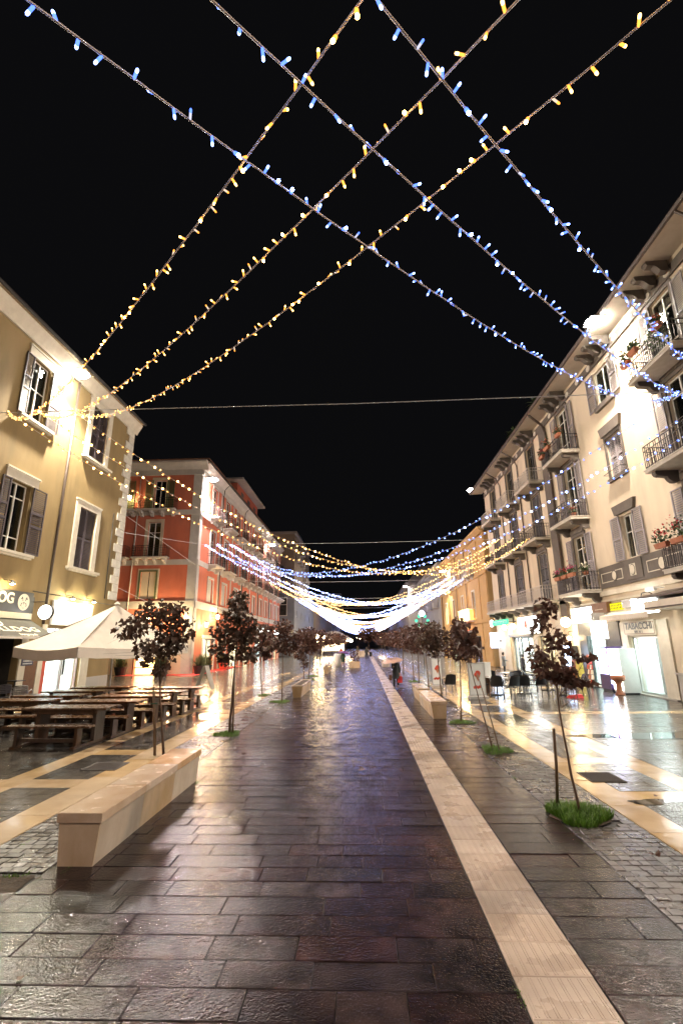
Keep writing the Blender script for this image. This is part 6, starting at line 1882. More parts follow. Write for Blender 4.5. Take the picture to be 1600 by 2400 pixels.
grass('grass tuft far left', -3.6, 35.5, .45, .8, 400, .12, 10)
for (x, y, s) in ((-4.05, 6.35, 3), (-3.5, 5.62, 4), (-3.15, 5.70, 5), (-2.86, 8.9, 6), (1.52, 3.6, 7), (.975, 3.9, 8), (2.52, 9.2, 9)):
    grass('weeds sprouting in a paving joint', x, y, .03, .12, 40, .022, s)
grass('thin weeds in the bare soil at the left edge', -3.6, 5.5, .16, .05, 90, .035, 12)

# fallen leaves
def fallen(label, x, y, s, rz, m='brownboard', curl=.5):
    t = MB()
    ca, sa_ = math.cos(rz), math.sin(rz)
    vs = []
    for a, b in LEAF:
        px, py = a * s, (b - .4) * s
        vs.append((x + px * ca - py * sa_, y + px * sa_ + py * ca, .012 + curl * s * (abs(a) ** 1.5 + .6 * (b - .4) ** 2)))
    t.add(vs, [tuple(range(len(vs)))])
    o = obj('fallen_leaf', t, MT[m], origin=(x, y, 0))
    return tag(o, label, 'leaf', 'fallen leaves')
fallen('curled orange brown leaf on the cobbles at the lower right', 3.05, 6.02, .12, .6, 'maple2', 1.2)
fallen('dark curled leaf in the middle of the path', -.08, 9.55, .16, 2.1, 'maple', 1.1)
fallen('single yellow brown leaf at the lower left edge', -2.45, 3.98, .05, 1.0, 'stake', .5)
fallen('brown leaf at the edge of the path beyond the bench', -2.55, 10.9, .15, .2, 'maple2', .9)
fallen('smaller brown leaf next to the path edge leaf', -2.9, 11.5, .13, 2.6, 'maple2', .9)
fallen('small dark leaf on the cream band at the right', 4.25, 8.1, .07, 1.9, 'maple', .8)
fallen('tiny leaf beside the right drain grate', 4.02, 8.72, .06, .4, 'maple', .8)
fallen('brown leaf in the grass under the leaning maple', 2.45, 11.55, .12, .9, 'maple2', .9)
fallen('dark leaf on the wet plaza stone at the right', 4.75, 12.1, .11, 2.4, 'maple', .4)

# ================================================================== STONE BENCHES AND PLANTERS
def stone_bench(label, x0, x1, y0, y1, h, taper=.06, caps=3, capw=.012, panels=3):
    """Hollow bench of travertine panels that lean out upward, under a thick cap of several slabs."""
    t = thing('stone_bench', label, 'bench', ((x0 + x1) / 2, (y0 + y1) / 2, 0), 'stone benches')
    ch = .095
    zc = h - ch - .006
    xc = (x0 + x1) / 2
    def P4(s, z):  # footprint half width at height z
        return s * ((x1 - x0) / 2 - taper * (1 - z / h))
    e0 = .0
    # end panels
    for y, yo in ((y0, y0 + .03), (y1 - .03, y1)):
        a, b = xc + P4(-1, 0), xc + P4(1, 0)
        c, d = xc + P4(1, zc), xc + P4(-1, zc)
        obj('end_panel', MB().prism([(a, y, 0), (b, y, 0), (c, y, zc), (d, y, zc)], (0, yo - y, 0)), MT['marble'], t)
    for s in (-1, 1):
        L = (y1 - y0 - .066) / panels
        for k in range(panels):
            ya, yb = y0 + .033 + L * k, y0 + .033 + L * (k + 1) - .004
            a, b = xc + P4(s, 0) - s * .001, xc + P4(s, zc) - s * .001
            obj('side_panel', MB().prism([(a, ya, 0), (a - s * .03, ya, 0), (b - s * .03, ya, zc), (b, ya, zc)], (0, yb - ya, 0)), MT['marble'], t)
    L = (y1 - y0 + .03) / caps
    for k in range(caps):
        ya, yb = y0 - .015 + L * k, y0 - .015 + L * (k + 1) - .004
        obj('cap_slab', MB().bbox(x0 - capw, x1 + capw, ya, yb, zc + .006, h, .006), MT['marble_top'], t)
    return t
stone_bench('long pale travertine bench in the left foreground', -3.335, -2.865, 5.74, 9.0, .505, .045)
stone_bench('pale stone bench by the broad maple on the right', 2.02, 2.50, 15.72, 19.2, .50, .05)
stone_bench('short pale stone bench standing behind the longer one on the right', 2.06, 2.52, 19.8, 22.0, .52, .06, caps=1, panels=1)
def planter(label, x0, x1, y0, y1, h, plants=None, taper=.07, m='marble'):
    t = thing('stone_planter', label, 'planter', ((x0 + x1) / 2, (y0 + y1) / 2, 0), 'stone planters')
    xc, yc = (x0 + x1) / 2, (y0 + y1) / 2
    hx, hy = (x1 - x0) / 2, (y1 - y0) / 2
    mb = MB()
    lo = [(xc - hx + taper, y0 + taper, 0), (xc + hx - taper, y0 + taper, 0), (xc + hx - taper, y1 - taper, 0), (xc - hx + taper, y1 - taper, 0)]
    hi = [(x0, y0, h - .06), (x1, y0, h - .06), (x1, y1, h - .06), (x0, y1, h - .06)]
    mb.add(lo + hi, [(0, 1, 5, 4), (1, 2, 6, 5), (2, 3, 7, 6), (3, 0, 4, 7)])
    obj('body', mb, MT[m], t)
    r = MB()
    for a, b, c, d in ((x0 - .01, x1 + .01, y0 - .01, y0 + .07), (x0 - .01, x1 + .01, y1 - .07, y1 + .01), (x0 - .01, x0 + .07, y0 + .07, y1 - .07), (x1 - .07, x1 + .01, y0 + .07, y1 - .07)):
        r.box(a, b, c, d, h - .06, h)
    obj('rim', r, MT['marble_top'], t)
    obj('soil', MB().quad((x0 + .05, y0 + .05, h - .03), (x1 - .05, y0 + .05, h - .03), (x1 - .05, y1 - .05, h - .03), (x0 + .05, y1 - .05, h - .03)), MT['soil'], t)
    if plants:
        r_ = R_(plants[0])
        mb = MB()
        for i in range(plants[1]):
            x, y = r_.uniform(x0 + .1, x1 - .1), r_.uniform(y0 + .1, y1 - .1)
            z = h + r_.random() * plants[2]
            n_ = Vector((r_.uniform(-1, 1), r_.uniform(-1, 1), r_.uniform(-.2, 1))).normalized(); s = r_.uniform(.04, .11)
            a = n_.orthogonal().normalized() * s; b = n_.cross(a) * .7
            p = Vector((x, y, z)); mb.add([p - a, p - b, p + a, p + b], [(0, 1, 2, 3)])
        for i in range(8):
            x, y = r_.uniform(x0 + .1, x1 - .1), r_.uniform(y0 + .1, y1 - .1)
            mb.tube([(x, y, h - .03), (x + r_.uniform(-.15, .15), y, h + plants[2])], .012, 4)
        obj('plants', mb, MT[plants[3]], t)
    return t
planter('empty cream stone planter on the left of the path', -3.13, -2.66, 21.8, 25.5, .50)
planter('second stone planter farther on at the left, with a white lit top', -3.1, -2.68, 38.2, 42.0, .52, m='marble')
planter('square stone planter with dark bushy plants in the middle of the path', -1.37, -.34, 46.6, 47.7, .56, (3, 160, 1.0, 'maple'), .03)
planter('small pale stone planter far behind on the left', -2.9, -2.3, 60, 62, .6, (4, 60, .4, 'leafgreen'), .03)
planter('stone block planter standing far down the path', -1.3, .2, 84, 86, .9, None, .02)
planter('small stone planter at the path edge far right', 1.75, 2.5, 48, 50, .5, None, .05)
u_ = thing('white_urn', 'tall white urn shaped pot at the far left path edge', 'pot', (-2.55, 50, 0))
obj('body', MB().lathe([(.22, 0), (.30, .25), (.42, .8), (.40, 1.1), (.34, 1.2)], (-2.55, 50, 0), 14), MT['white'], u_, smooth=True)

# ================================================================== PICNIC TABLES
def board_set(parent, name, x0, x1, y0, y1, z0, z1, n, m='wood', gap=.008):
    w = (y1 - y0) / n
    for k in range(n):
        obj(name, MB().bbox(x0, x1, y0 + w * k + gap / 2, y0 + w * (k + 1) - gap / 2, z0, z1, .004), MT[m], parent)
def picnic(label, length):
    """Trestle table with a bench on each long side, tied by floor runners."""
    t = thing('picnic_table', label, 'picnic table', (0, 0, 0), 'wooden picnic tables')
    h = length / 2
    board_set(t, 'table_plank', -h, h, -.36, .36, .755, .80, 4)
    ap = MB().box(-h + .25, h - .25, -.30, -.27, .66, .752).box(-h + .25, h - .25, .27, .30, .66, .752)
    obj('apron', ap, MT['woodleg'], t)
    for s in (-1, 1):
        x = s * (h - .36)
        obj('leg', MB().box(x - .045, x + .045, -.20, .20, .05, .75), MT['woodleg'], t)
        obj('runner', MB().box(x - .05, x + .05, -.98, .98, 0.0, .05), MT['woodleg'], t)
        obj('crosspiece', MB().box(x - .04, x + .04, -.32, .32, .70, .754) if False else MB().box(x + s * .05, x + s * .09, -.32, .32, .68, .752), MT['woodleg'], t)
    obj('stretcher', MB().box(-h + .42, h - .42, -.03, .03, .30, .40), MT['woodleg'], t)
    for s in (-1, 1):
        yc = s * .80
        board_set(t, 'bench_plank', -h + .04, h - .04, yc - .14, yc + .14, .44, .48, 2)
        for q in (-1, 1):
            x = q * (h - .36)
            obj('bench_leg', MB().box(x - .035, x + .035, yc - .10, yc + .10, .05, .438), MT['woodleg'], t)
        obj('bench_rail', MB().box(-h + .42, h - .42, yc - .02, yc + .02, .12, .20), MT['woodleg'], t)
    return t
pt1 = picnic('front picnic table of the row nearest the path, closest to the camera', 2.15)
FRONT = [(-7.28, 12.50, -.03), (-7.15, 13.80, .0), (-7.0, 15.12, .0), (-6.93, 16.42, .02), (-6.83, 17.80, .0)]
FL_ = ['front picnic table of the row nearest the path, closest to the camera', 'second picnic table from the front in the row nearest the path', 'middle picnic table of the row nearest the path', 'fourth picnic table from the front, behind the staked tree', 'rearmost picnic table of the row nearest the path, by the sandwich board']
for k, (x, y, a) in enumerate(FRONT):
    place(pt1 if k == 0 else copy_tree(pt1), (x, y, 0), a, FL_[k])
BACK = [(-9.82, 14.12, .03), (-9.70, 15.45, 0), (-9.70, 16.85, 0), (-9.55, 18.25, 0), (-11.9, 12.95, 0)]
BL_ = ['front picnic table of the back row, closest to the left edge', 'second picnic table of the back row with a small pot on it', 'third picnic table of the back row, before the bright shop door', 'rearmost picnic table of the back row, near the umbrella pole', 'picnic table cut off by the left edge of the picture']
for k, (x, y, a) in enumerate(BACK):
    place(copy_tree(pt1), (x, y, 0), a, BL_[k])
ash = thing('table_pot', 'tiny dark pot standing on a back row picnic table', 'pot', (-9.75, 15.5, .80))
obj('body', MB().lathe([(.05, 0), (.07, .06), (.06, .07)], (-9.75, 15.5, .801), 10), MT['darkmetal'], ash)

# ================================================================== BIG MARKET UMBRELLA
um = thing('market_umbrella', 'large cream canvas market umbrella over the picnic tables', 'umbrella', (-9.45, 18.5, 0))
Lc, Nc, Rc, Fc = Vector((-11.62, 16.05, 2.24)), Vector((-9.02, 15.35, 2.22)), Vector((-7.45, 21.0, 2.24)), Vector((-10.05, 21.7, 2.24))
apex = Vector((-9.52, 18.5, 3.78))
mb = MB()
def panel(a, b, n=10):
    """One sloping face: sags between the ribs, with small cross wrinkles."""
    rows = []
    for i in range(n + 1):
        q = i / n
        row = []
        for j in range(n + 1):
            s = j / n
            p = apex.lerp(a.lerp(b, s), q)
            p.z -= .10 * math.sin(math.pi * s) * q * 1.2 + .07 * math.sin(math.pi * q)
            p.z += .012 * math.sin(q * 26 + s * 2) * math.sin(math.pi * s)
            row.append(p)
        rows.append(row)
    vs = [p for row in rows for p in row]
    fs = [(i * (n + 1) + j, i * (n + 1) + j + 1, (i + 1) * (n + 1) + j + 1, (i + 1) * (n + 1) + j) for i in range(n) for j in range(n)]
    mb.add(vs, fs)
for a, b in ((Lc, Nc), (Nc, Rc), (Rc, Fc), (Fc, Lc)):
    panel(a, b)
can = obj('canopy', mb, MT['canvas'], um, smooth=True)
for a, b in ((Lc, Nc), (Nc, Rc), (Rc, Fc), (Fc, Lc)):
    mb = MB()
    n = 14
    vs = []
    for j in range(n + 1):
        s = .006 + .988 * j / n
        p = a.lerp(b, s)
        p.z -= .10 * math.sin(math.pi * s) * 1.2
        o_ = Vector(((a + b) / 2 - (apex))).normalized() * .012 * math.sin(j * 1.7)
        vs += [p + Vector((0, 0, .0)), p + o_ + Vector((0, 0, -.32 + .012 * math.sin(j * 2.1)))]
    mb.add(vs, [(2 * j, 2 * j + 1, 2 * j + 3, 2 * j + 2) for j in range(n)])
    obj('valance', mb, MT['canvas'], can, smooth=True)
obj('pole', MB().tube([(-9.45, 18.5, 0), (-9.50, 18.5, 3.74)], .035, 10), MT['whitepaint'], um, smooth=True)
obj('base', MB().box(-9.8, -9.1, 18.15, 18.85, 0, .07), MT['palegrey'], um)
obj('finial', MB().lathe([(.10, 0), (.12, .04), (.05, .10), (.02, .14)], apex + Vector((0, 0, -.01)), 10), MT['canvas'], um)
for q in (Lc, Nc, Rc, Fc):
    obj('rib', MB().tube([apex + Vector((0, 0, -.06)), q + Vector((0, 0, -.03))], .014, 5), MT['stake'], um)
    m_ = apex.lerp(q, .5) + Vector((0, 0, -.06))
    obj('strut', MB().tube([(-9.49, 18.5, 2.5), m_], .012, 5), MT['stake'], um)

# ================================================================== ALUMINIUM CAFE CHAIRS (left edge)
def alu_chair(label):
    t = thing('aluminium_chair', label, 'chair', (0, 0, 0), 'aluminium cafe chairs')
    for x in (-.26, .26):
        obj('leg', MB().tube([(x, -.24, 0), (x, -.23, .62), (x, -.05, .70), (x, .22, .66), (x * .9, .27, .62)], .014, 6), MT['aluminium'], t, smooth=True)
        obj('leg', MB().tube([(x * .95, .30, 0), (x * .9, .25, .45), (x * .85, .33, .84)], .014, 6), MT['aluminium'], t, smooth=True)
    obj('seat', MB().bbox(-.23, .23, -.22, .24, .425, .45, .006), MT['aluminium'], t)
    for k in range(5):
        z = .55 + k * .06
        obj('back_slat', MB().box(-.215, .215, .275 + k * .012, .285 + k * .012, z, z + .045), MT['aluminium'], t)
    obj('top_rail', MB().tube([(-.22, .33, .84), (0, .36, .87), (.22, .33, .84)], .014, 6), MT['aluminium'], t, smooth=True)
    return t
ac1 = alu_chair('aluminium cafe chair nearest the street plaque')
place(ac1, (-12.75, 18.5, 0), rad(200))
place(copy_tree(ac1), (-13.55, 19.3, 0), rad(150), 'aluminium cafe chair nearer the dark pub window')
place(copy_tree(ac1), (-13.45, 18.4, 0), rad(30), 'aluminium cafe chair cut off at the left edge')
stool = thing('cafe_table', 'dark square cafe table among the aluminium chairs', 'table', (-13.4, 18.9, 0))
obj('tabletop', MB().bbox(-13.65, -13.15, 18.65, 19.15, .97, 1.0, .005), MT['darkmetal'], stool)
obj('leg', MB().tube([(-13.4, 18.9, .02), (-13.4, 18.9, .97)], .03, 8), MT['darkmetal'], stool)
obj('foot', MB().lathe([(.26, 0), (.24, .02), (.04, .03)], (-13.4, 18.9, 0), 12), MT['darkmetal'], stool)

# ================================================================== SANDWICH BOARD, SHRUB POTS, CARPET by the red building
ab = thing('sandwich_board', 'wooden sandwich board standing open on the wet plaza, left', 'sandwich board', (-7.87, 24.8, 0))
for s, lab in ((-1, None), (1, None)):
    x0, x1 = -7.87 + s * .42, -7.87 + s * .03
    a = [(x0, 24.45, 0.12), (x0 + s * .02, 24.45, .12), (x1 + s * .02, 24.45, 1.22), (x1, 24.45, 1.22)]
    obj('panel', MB().prism(a, (0, .62, 0)), MT['slabstone'], ab)
    for y in (24.41, 25.07):
        obj('leg', MB().tube([(x0 + s * .03, y + .02, 0), (x1, y + .02, 1.24)], .012, 5), MT['stake'], ab)
cp = obj('red_carpet', MB().bbox(RX + .05, RX + 1.15, 36.9, 52.0, 0.0, .012, .003).bbox(-19.0, RX + .05, 37.7, 39.3, 0, .012, .003), MT['carpet'])
tag(cp, 'bright red outdoor carpet laid along the foot of the red building', 'carpet')
def shrub(label, x, y, s, seed, potm='darkmetal'):
    t = thing('shrub_pot', label, 'potted shrub', (x, y, 0), 'potted shrubs at the red building')
    obj('pot', MB().lathe([(.28 * s, .012), (.40 * s, .48 * s), (.42 * s, .5 * s), (.36 * s, .5 * s)], (x, y, 0), 12), MT[potm], t)
    r = R_(seed); mb = MB()
    for i in range(380):
        a = r.uniform(0, 6.28); e_ = r.uniform(.15, 1.4); l = r.uniform(.3, .85) * s
        b = Vector((x, y, .5 * s)) + Vector((r.gauss(0, .14), r.gauss(0, .14), 0)) * s
        tip = b + Vector((math.cos(a) * math.cos(e_) * .75, math.sin(a) * math.cos(e_) * .75, math.sin(e_))) * l
        sd = Vector((-math.sin(a), math.cos(a), 0)) * .02 * s
        m_ = b.lerp(tip, .55) + Vector((0, 0, .05))
        mb.add([b - sd * .4, b + sd * .4, m_ + sd, m_ - sd, tip], [(0, 1, 2, 3), (3, 2, 4)])
    obj('foliage', mb, MT['palegreen'], t)
shrub('potted grassy shrub left of the golden display window', -18.9, 38.4, 1.25, 1)
shrub('potted grassy shrub right of the golden display window', -15.6, 38.0, 1.4, 2)
shrub('potted grassy shrub at the corner of the red building', -13.1, 39.6, 1.25, 3)
shrub('potted grassy shrub just before the red shop door', -13.1, 41.4, 1.2, 4)
shrub('potted grassy shrub beyond the red shop door, behind the pointed maple', -13.1, 46.4, 1.2, 5, 'redboard')

# ================================================================== CAFE ON THE RIGHT
def black_chair(label):
    t = thing('cafe_chair', label, 'chair', (0, 0, 0), 'black cafe chairs')
    for x in (-1, 1):
        obj('leg', MB().tube([(x * .24, -.24, 0), (x * .21, -.20, .44)], .016, 5), MT['blackplastic'], t)
        obj('leg', MB().tube([(x * .24, .27, 0), (x * .21, .20, .44)], .016, 5), MT['blackplastic'], t)
        obj('armrest', MB().tube([(x * .25, -.16, .44), (x * .27, -.14, .64), (x * .27, .14, .66), (x * .24, .25, .70)], .018, 5), MT['blackplastic'], t)
    obj('seat', MB().bbox(-.25, .25, -.25, .23, .42, .46, .01), MT['blackplastic'], t)
    vs = []
    for j in range(7):
        a = (j - 3) / 3
        for k in range(4):
            z = .46 + k * .14
            vs.append((a * .25 * (1 - .05 * k), .24 + .05 * k - .06 * a * a, z - (.05 * a * a if k == 3 else 0)))
    mb = MB(); mb.add(vs, [(j * 4 + k, j * 4 + k + 1, j * 4 + k + 5, j * 4 + k + 4) for j in range(6) for k in range(3)])
    vs2 = [(x, y + .022, z) for x, y, z in vs]
    mb.add(vs2, [(j * 4 + k, j * 4 + k + 1, j * 4 + k + 5, j * 4 + k + 4) for j in range(6) for k in range(3)])
    obj('backrest', mb, MT['blackplastic'], t, smooth=True)
    return t
def cafe_table(label):
    t = thing('cafe_table', label, 'table', (0, 0, 0), 'cafe tables on the right')
    obj('tabletop', MB().bbox(-.36, .36, -.36, .36, .70, .73, .006), MT['white'], t)
    obj('pedestal', MB().tube([(0, 0, .03), (0, 0, .70)], .032, 8), MT['darkmetal'], t)
    obj('foot', MB().box(-.30, .30, -.03, .03, 0, .035).box(-.03, .03, -.30, .30, 0.001, .034), MT['darkmetal'], t)
    return t
tb = cafe_table('x')
TABS = [(5.75, 22.3, 'white topped cafe table nearest the ice cream sign'), (6.1, 26.2, 'far white topped cafe table close to the man in grey'), (7.3, 25.6, 'white topped cafe table in front of the dark jacketed person'),
        (7.0, 22.7, 'white topped cafe table in the middle of the cafe seating'), (8.6, 24.2, 'white topped cafe table right behind the nearest maple crown'), (8.5, 21.9, 'white topped cafe table nearest the red object on the ground')]
for k, (x, y, lab) in enumerate(TABS):
    place(tb if k == 0 else copy_tree(tb), (x, y, 0), rng.uniform(-.2, .2), lab)
ch = black_chair('x')
CH = [(3.75, 22.7, 3.3, 'lone black cafe chair behind the white sign stand on the left'), (5.55, 21.55, 2.9, 'black cafe chair in front of the table nearest the ice cream sign'), (6.15, 21.5, 3.4, 'black cafe chair half turned beside the nearest cafe table'),
      (5.15, 22.5, 1.5, 'black cafe chair on the left side of the nearest cafe table'), (6.7, 21.75, 3.0, 'black cafe chair seen from behind in the middle of the front row'), (7.4, 21.9, 3.3, 'black cafe chair right of the middle one in the front row'),
      (7.0, 23.5, .1, 'black cafe chair facing us across the middle table'), (6.2, 25.3, 3.1, 'black cafe chair at the far left table'), (7.3, 24.8, 3.2, 'black cafe chair in front of the dark jacketed person'),
      (8.3, 21.1, 3.0, 'black cafe chair under the lowest leaves of the nearest maple'), (9.1, 22.0, -1.5, 'black cafe chair at the right end of the front row'), (8.6, 23.4, 3.2, 'black cafe chair behind the nearest maple crown'),
      (8.0, 24.6, 1.2, 'black cafe chair between the two rear tables'), (9.3, 24.4, -1.5, 'black cafe chair at the right end of the rear row')]
for k, (x, y, a, lab) in enumerate(CH):
    place(ch if k == 0 else copy_tree(ch), (x, y, 0), a, lab)
rd = thing('red_wedge', 'small bright red object lying on the wet stone under the nearest maple', 'bag', (8.5, 21.0, 0))
obj('body', MB().add([(8.2, 20.9, 0), (8.8, 20.9, 0), (8.8, 21.2, 0), (8.2, 21.2, 0), (8.3, 20.95, .10), (8.75, 20.95, .13), (8.75, 21.15, .13), (8.3, 21.15, .08)],
                     [(0, 3, 2, 1), (4, 5, 6, 7), (0, 1, 5, 4), (1, 2, 6, 5), (2, 3, 7, 6), (3, 0, 4, 7)]), MT['redbag'], rd)
def ice_sign(label, x, y, w, h, seed, base=True):
    t = thing('sign_stand', label, 'sign', (x, y, 0), 'ice cream sign stands')
    obj('panel', MB().box(x - w / 2, x + w / 2, y - .03, y + .03, .16, h), MT['white'], t)
    fr = MB()
    for a, b, c, d in ((x - w / 2 - .03, x - w / 2, .1, h + .03), (x + w / 2, x + w / 2 + .03, .1, h + .03), (x - w / 2, x + w / 2, h, h + .03), (x - w / 2, x + w / 2, .13, .16)):
        fr.box(a, b, y - .035, y + .035, c, d)
    obj('frame', fr, MT['aluminium'], t)
    obj('base', MB().box(x - w / 2 - .06, x + w / 2 + .06, y - .28, y + .28, 0, .10), MT['palegrey'], t)
    fs = Face('S', y - .03)
    mb = MB(); fs.disc(mb, x + .05, .98, .11, .11, .0, .006, 14); fs.disc(mb, x - .03, .92, .08, .08, .0005, .005, 12); [fs.disc(mb, x - .12 + .07 * q, .43 + .03 * (q % 2), .05, .06, 0, .006, 9) for q in range(4)]
    obj('print', mb, MT['redboard'], t)
    mb = MB(); fs.prism(mb, [(x - .07, .90), (x + .14, .90), (x + .04, .66)], .006, .010)
    obj('cone_print', mb, MT['terracotta'], t)
    return t
ice_sign('tall white sign stand with red ice cream pictures, beside the cafe tables', 4.62, 21.0, .62, 1.36, 1)
ice_sign('white sign stand with small ice cream pictures, behind the lone black chair', 3.72, 26.0, .44, 1.40, 2)
wb = thing('sign_stand', 'plain white board with brown panel standing right of the ice cream sign', 'sign', (5.35, 22.0, 0), 'ice cream sign stands')
obj('panel', MB().box(5.05, 5.62, 22.6, 22.66, .55, 1.35), MT['white'], wb)
obj('brown_panel', MB().box(5.15, 5.5, 22.54, 22.59, .05, .75), MT['brownboard'], wb)
obj('leg', MB().tube([(5.08, 22.63, 0), (5.08, 22.63, .55)], .02, 5).tube([(5.59, 22.63, 0), (5.59, 22.63, .55)], .02, 5), MT['aluminium'], wb)
# shopfront furniture along the cream building
yp = thing('yellow_pillar', 'yellow plastic pillar on a wide foot by the dark shopfront', 'pillar', (11.1, 26.4, 0))
obj('body', MB().add([(10.95, 26.22, .08), (11.25, 26.22, .08), (11.25, 26.58, .08), (10.95, 26.58, .08), (10.99, 26.25, 1.2), (11.22, 26.25, 1.2), (11.22, 26.55, 1.2), (10.99, 26.55, 1.2)],
                     [(4, 5, 6, 7), (0, 1, 5, 4), (1, 2, 6, 5), (2, 3, 7, 6), (3, 0, 4, 7)]), MT['yellowbox'], yp)
obj('foot', MB().bbox(10.88, 11.32, 26.12, 26.68, 0, .08, .012), MT['yellowbox'], yp)
ov = thing('vending_machine', 'orange and black vending cabinet left of the yellow pillar', 'vending machine', (11.4, 28.2, 0), 'vending machines')
obj('case', MB().bbox(11.0, 11.72, 27.9, 28.6, 0.06, 1.25, .01), MT['terracotta'], ov)
obj('front', MB().box(10.985, 10.999, 27.95, 28.55, .2, 1.1), MT['black'], ov)
obj('lit_panel', MB().box(11.0, 11.3, 27.80, 27.88, .9, 1.95), MT['panelblue'], ov)
obj('top_box', MB().box(11.31, 11.7, 27.80, 28.4, 1.26, 1.95), MT['gunmetal'], ov)
vm = thing('vending_machine', 'glowing vending machine with lilac lit front beside the white fridge', 'vending machine', (11.4, 23.6, 0), 'vending machines')
obj('case', MB().box(11.0, 11.7, 23.12, 24.05, .1, 1.95), MT['purple'], vm)
obj('lit_front', MB().box(10.985, 10.999, 23.2, 23.98, .75, 1.88).box(11.02, 11.65, 23.10, 23.118, .35, 1.85), MT['panelpurple'], vm)
obj('foot', MB().box(11.03, 11.68, 23.16, 24.0, 0, .1), MT['black'], vm)
mb = MB()
for k, z in enumerate((1.5, 1.38, .95, .83)):
    mb.box(11.2, 11.36 + .05 * (k % 2), 23.094, 23.0985, z, z + .07)
obj('lettering', mb, MT['pinkflower'], vm)
fg = thing('fridge', 'tall plain white drinks fridge left of the tobacconist doorway', 'fridge', (11.35, 22.5, 0))
obj('case', MB().bbox(11.02, 11.72, 22.08, 22.92, .06, 1.88, .02), MT['white'], fg)
obj('door', MB().box(10.995, 11.018, 22.12, 22.88, .16, 1.84), MT['panelwhite'], fg)
obj('foot', MB().box(11.06, 11.68, 22.12, 22.88, 0, .06), MT['black'], fg)
up = thing('pedestal_planter', 'terracotta bowl planter on a pedestal before the white fridge', 'planter', (10.75, 21.95, 0))
obj('pedestal', MB().lathe([(.19, 0), (.19, .05), (.12, .12), (.105, .42), (.15, .5)], (10.75, 21.95, .0), 16), MT['terracotta'], up, smooth=True)
obj('bowl', MB().lathe([(.12, .50), (.27, .60), (.29, .76), (.27, .78), (.22, .70)], (10.75, 21.95, .0), 18), MT['terracotta'], up, smooth=True)
pr = thing('postcard_rack', 'rack full of magazines and cards in the shop doorway', 'rack', (11.45, 25.6, 0))
obj('frame', MB().tube([(11.3, 25.35, 0), (11.3, 25.35, 1.5)], .015, 5).tube([(11.3, 26.0, 0), (11.3, 26.0, 1.5)], .015, 5).box(11.2, 11.45, 25.3, 26.05, 0, .04), MT['darkmetal'], pr)
r_ = R_(8)
cm = [MT[k] for k in ('terracotta', 'signcream', 'bluesign', 'redboard', 'orangeflower', 'white')]
for row in range(6):
    for c in range(4):
        z = .12 + row * .24; y = 25.36 + c * .16
        o = obj('magazine', MB().add([(11.27, y, z), (11.27, y + .14, z), (11.31, y + .14, z + .21), (11.31, y, z + .21), (11.28, y, z), (11.28, y + .14, z), (11.32, y + .14, z + .21), (11.32, y, z + .21)],
                                     [(0, 1, 2, 3), (4, 5, 6, 7), (0, 1, 5, 4), (1, 2, 6, 5), (2, 3, 7, 6), (3, 0, 4, 7)]), cm[r_.randrange(6)], pr)
# far street life: a lit stall, lamp cluster, glints
kz = thing('lit_kiosk', 'brightly lit kiosk canopy far down the left of the street', 'kiosk', (-5.5, 92, 0))
obj('canopy', MB().lathe([(3.2, 2.6), (3.3, 3.0), (1.2, 4.2), (.2, 4.4)], (-5.5, 92, 0), 16), MT['whitepaint'], kz)
mb = MB()
for i in range(18):
    a = 2 * math.pi * i / 18; mb.ball((-5.5 + 3.35 * math.cos(a), 92 + 3.35 * math.sin(a), 2.6), .18, 8, 5)
obj('lit_bulb', mb, MT['lantern'], kz, kind='stuff')
obj('lit_counter', MB().box(-7.4, -3.6, 90.5, 90.6, .9, 2.3), MT['shopwarm'], kz)
obj('post', MB().tube([(-7.5, 90.4, 0), (-7.5, 90.4, 2.7)], .06, 6).tube([(-3.5, 90.4, 0), (-3.5, 90.4, 2.7)], .06, 6), MT['whitepaint'], kz)
for k, (x, y, z, lab) in enumerate(((-1.2, 128, 3.4, 'pair of white globe street lamps far down the middle'), (3.6, 96, 3.0, 'globe street lamp far off among the right hand maples'), (-5.2, 60, 3.0, 'globe street lamp among the left hand maples'))):
    t = thing('street_lamp', lab, 'street lamp', (x, y, 0), 'globe street lamps')
    obj('post', MB().tube([(x, y, 0), (x, y, z)], .06, 8), MT['darkmetal'], t)
    for s in (-1, 1):
        obj('globe', MB().ball((x + s * .35, y, z), .24, 10, 6), MT['lantern'], t, smooth=True)
        obj('arm', MB().tube([(x, y, z - .1), (x + s * .35, y, z - .22)], .03, 5), MT['darkmetal'], t)
bl = thing('neon_sign', 'green and white glowing neon flower sign behind the broad maple', 'sign', (7.2, 60, 5.0))
obj('lit_tube', MB().ball((7.2, 60, 5.6), .36, 10, 6).ball((7.2, 60, 3.9), .3, 10, 6), MT['panelcool'], bl)
mb = MB()
for i in range(6):
    a = i * math.pi / 3; mb.ball((7.2 + .7 * math.cos(a), 60, 4.75 + .6 * math.sin(a)), .2, 8, 5)
obj('lit_ring', mb, MT['panelgreen'], bl)
obj('post', MB().tube([(7.2, 60.3, 0), (7.2, 60.3, 5.8)], .06, 6), MT['darkmetal'], bl)

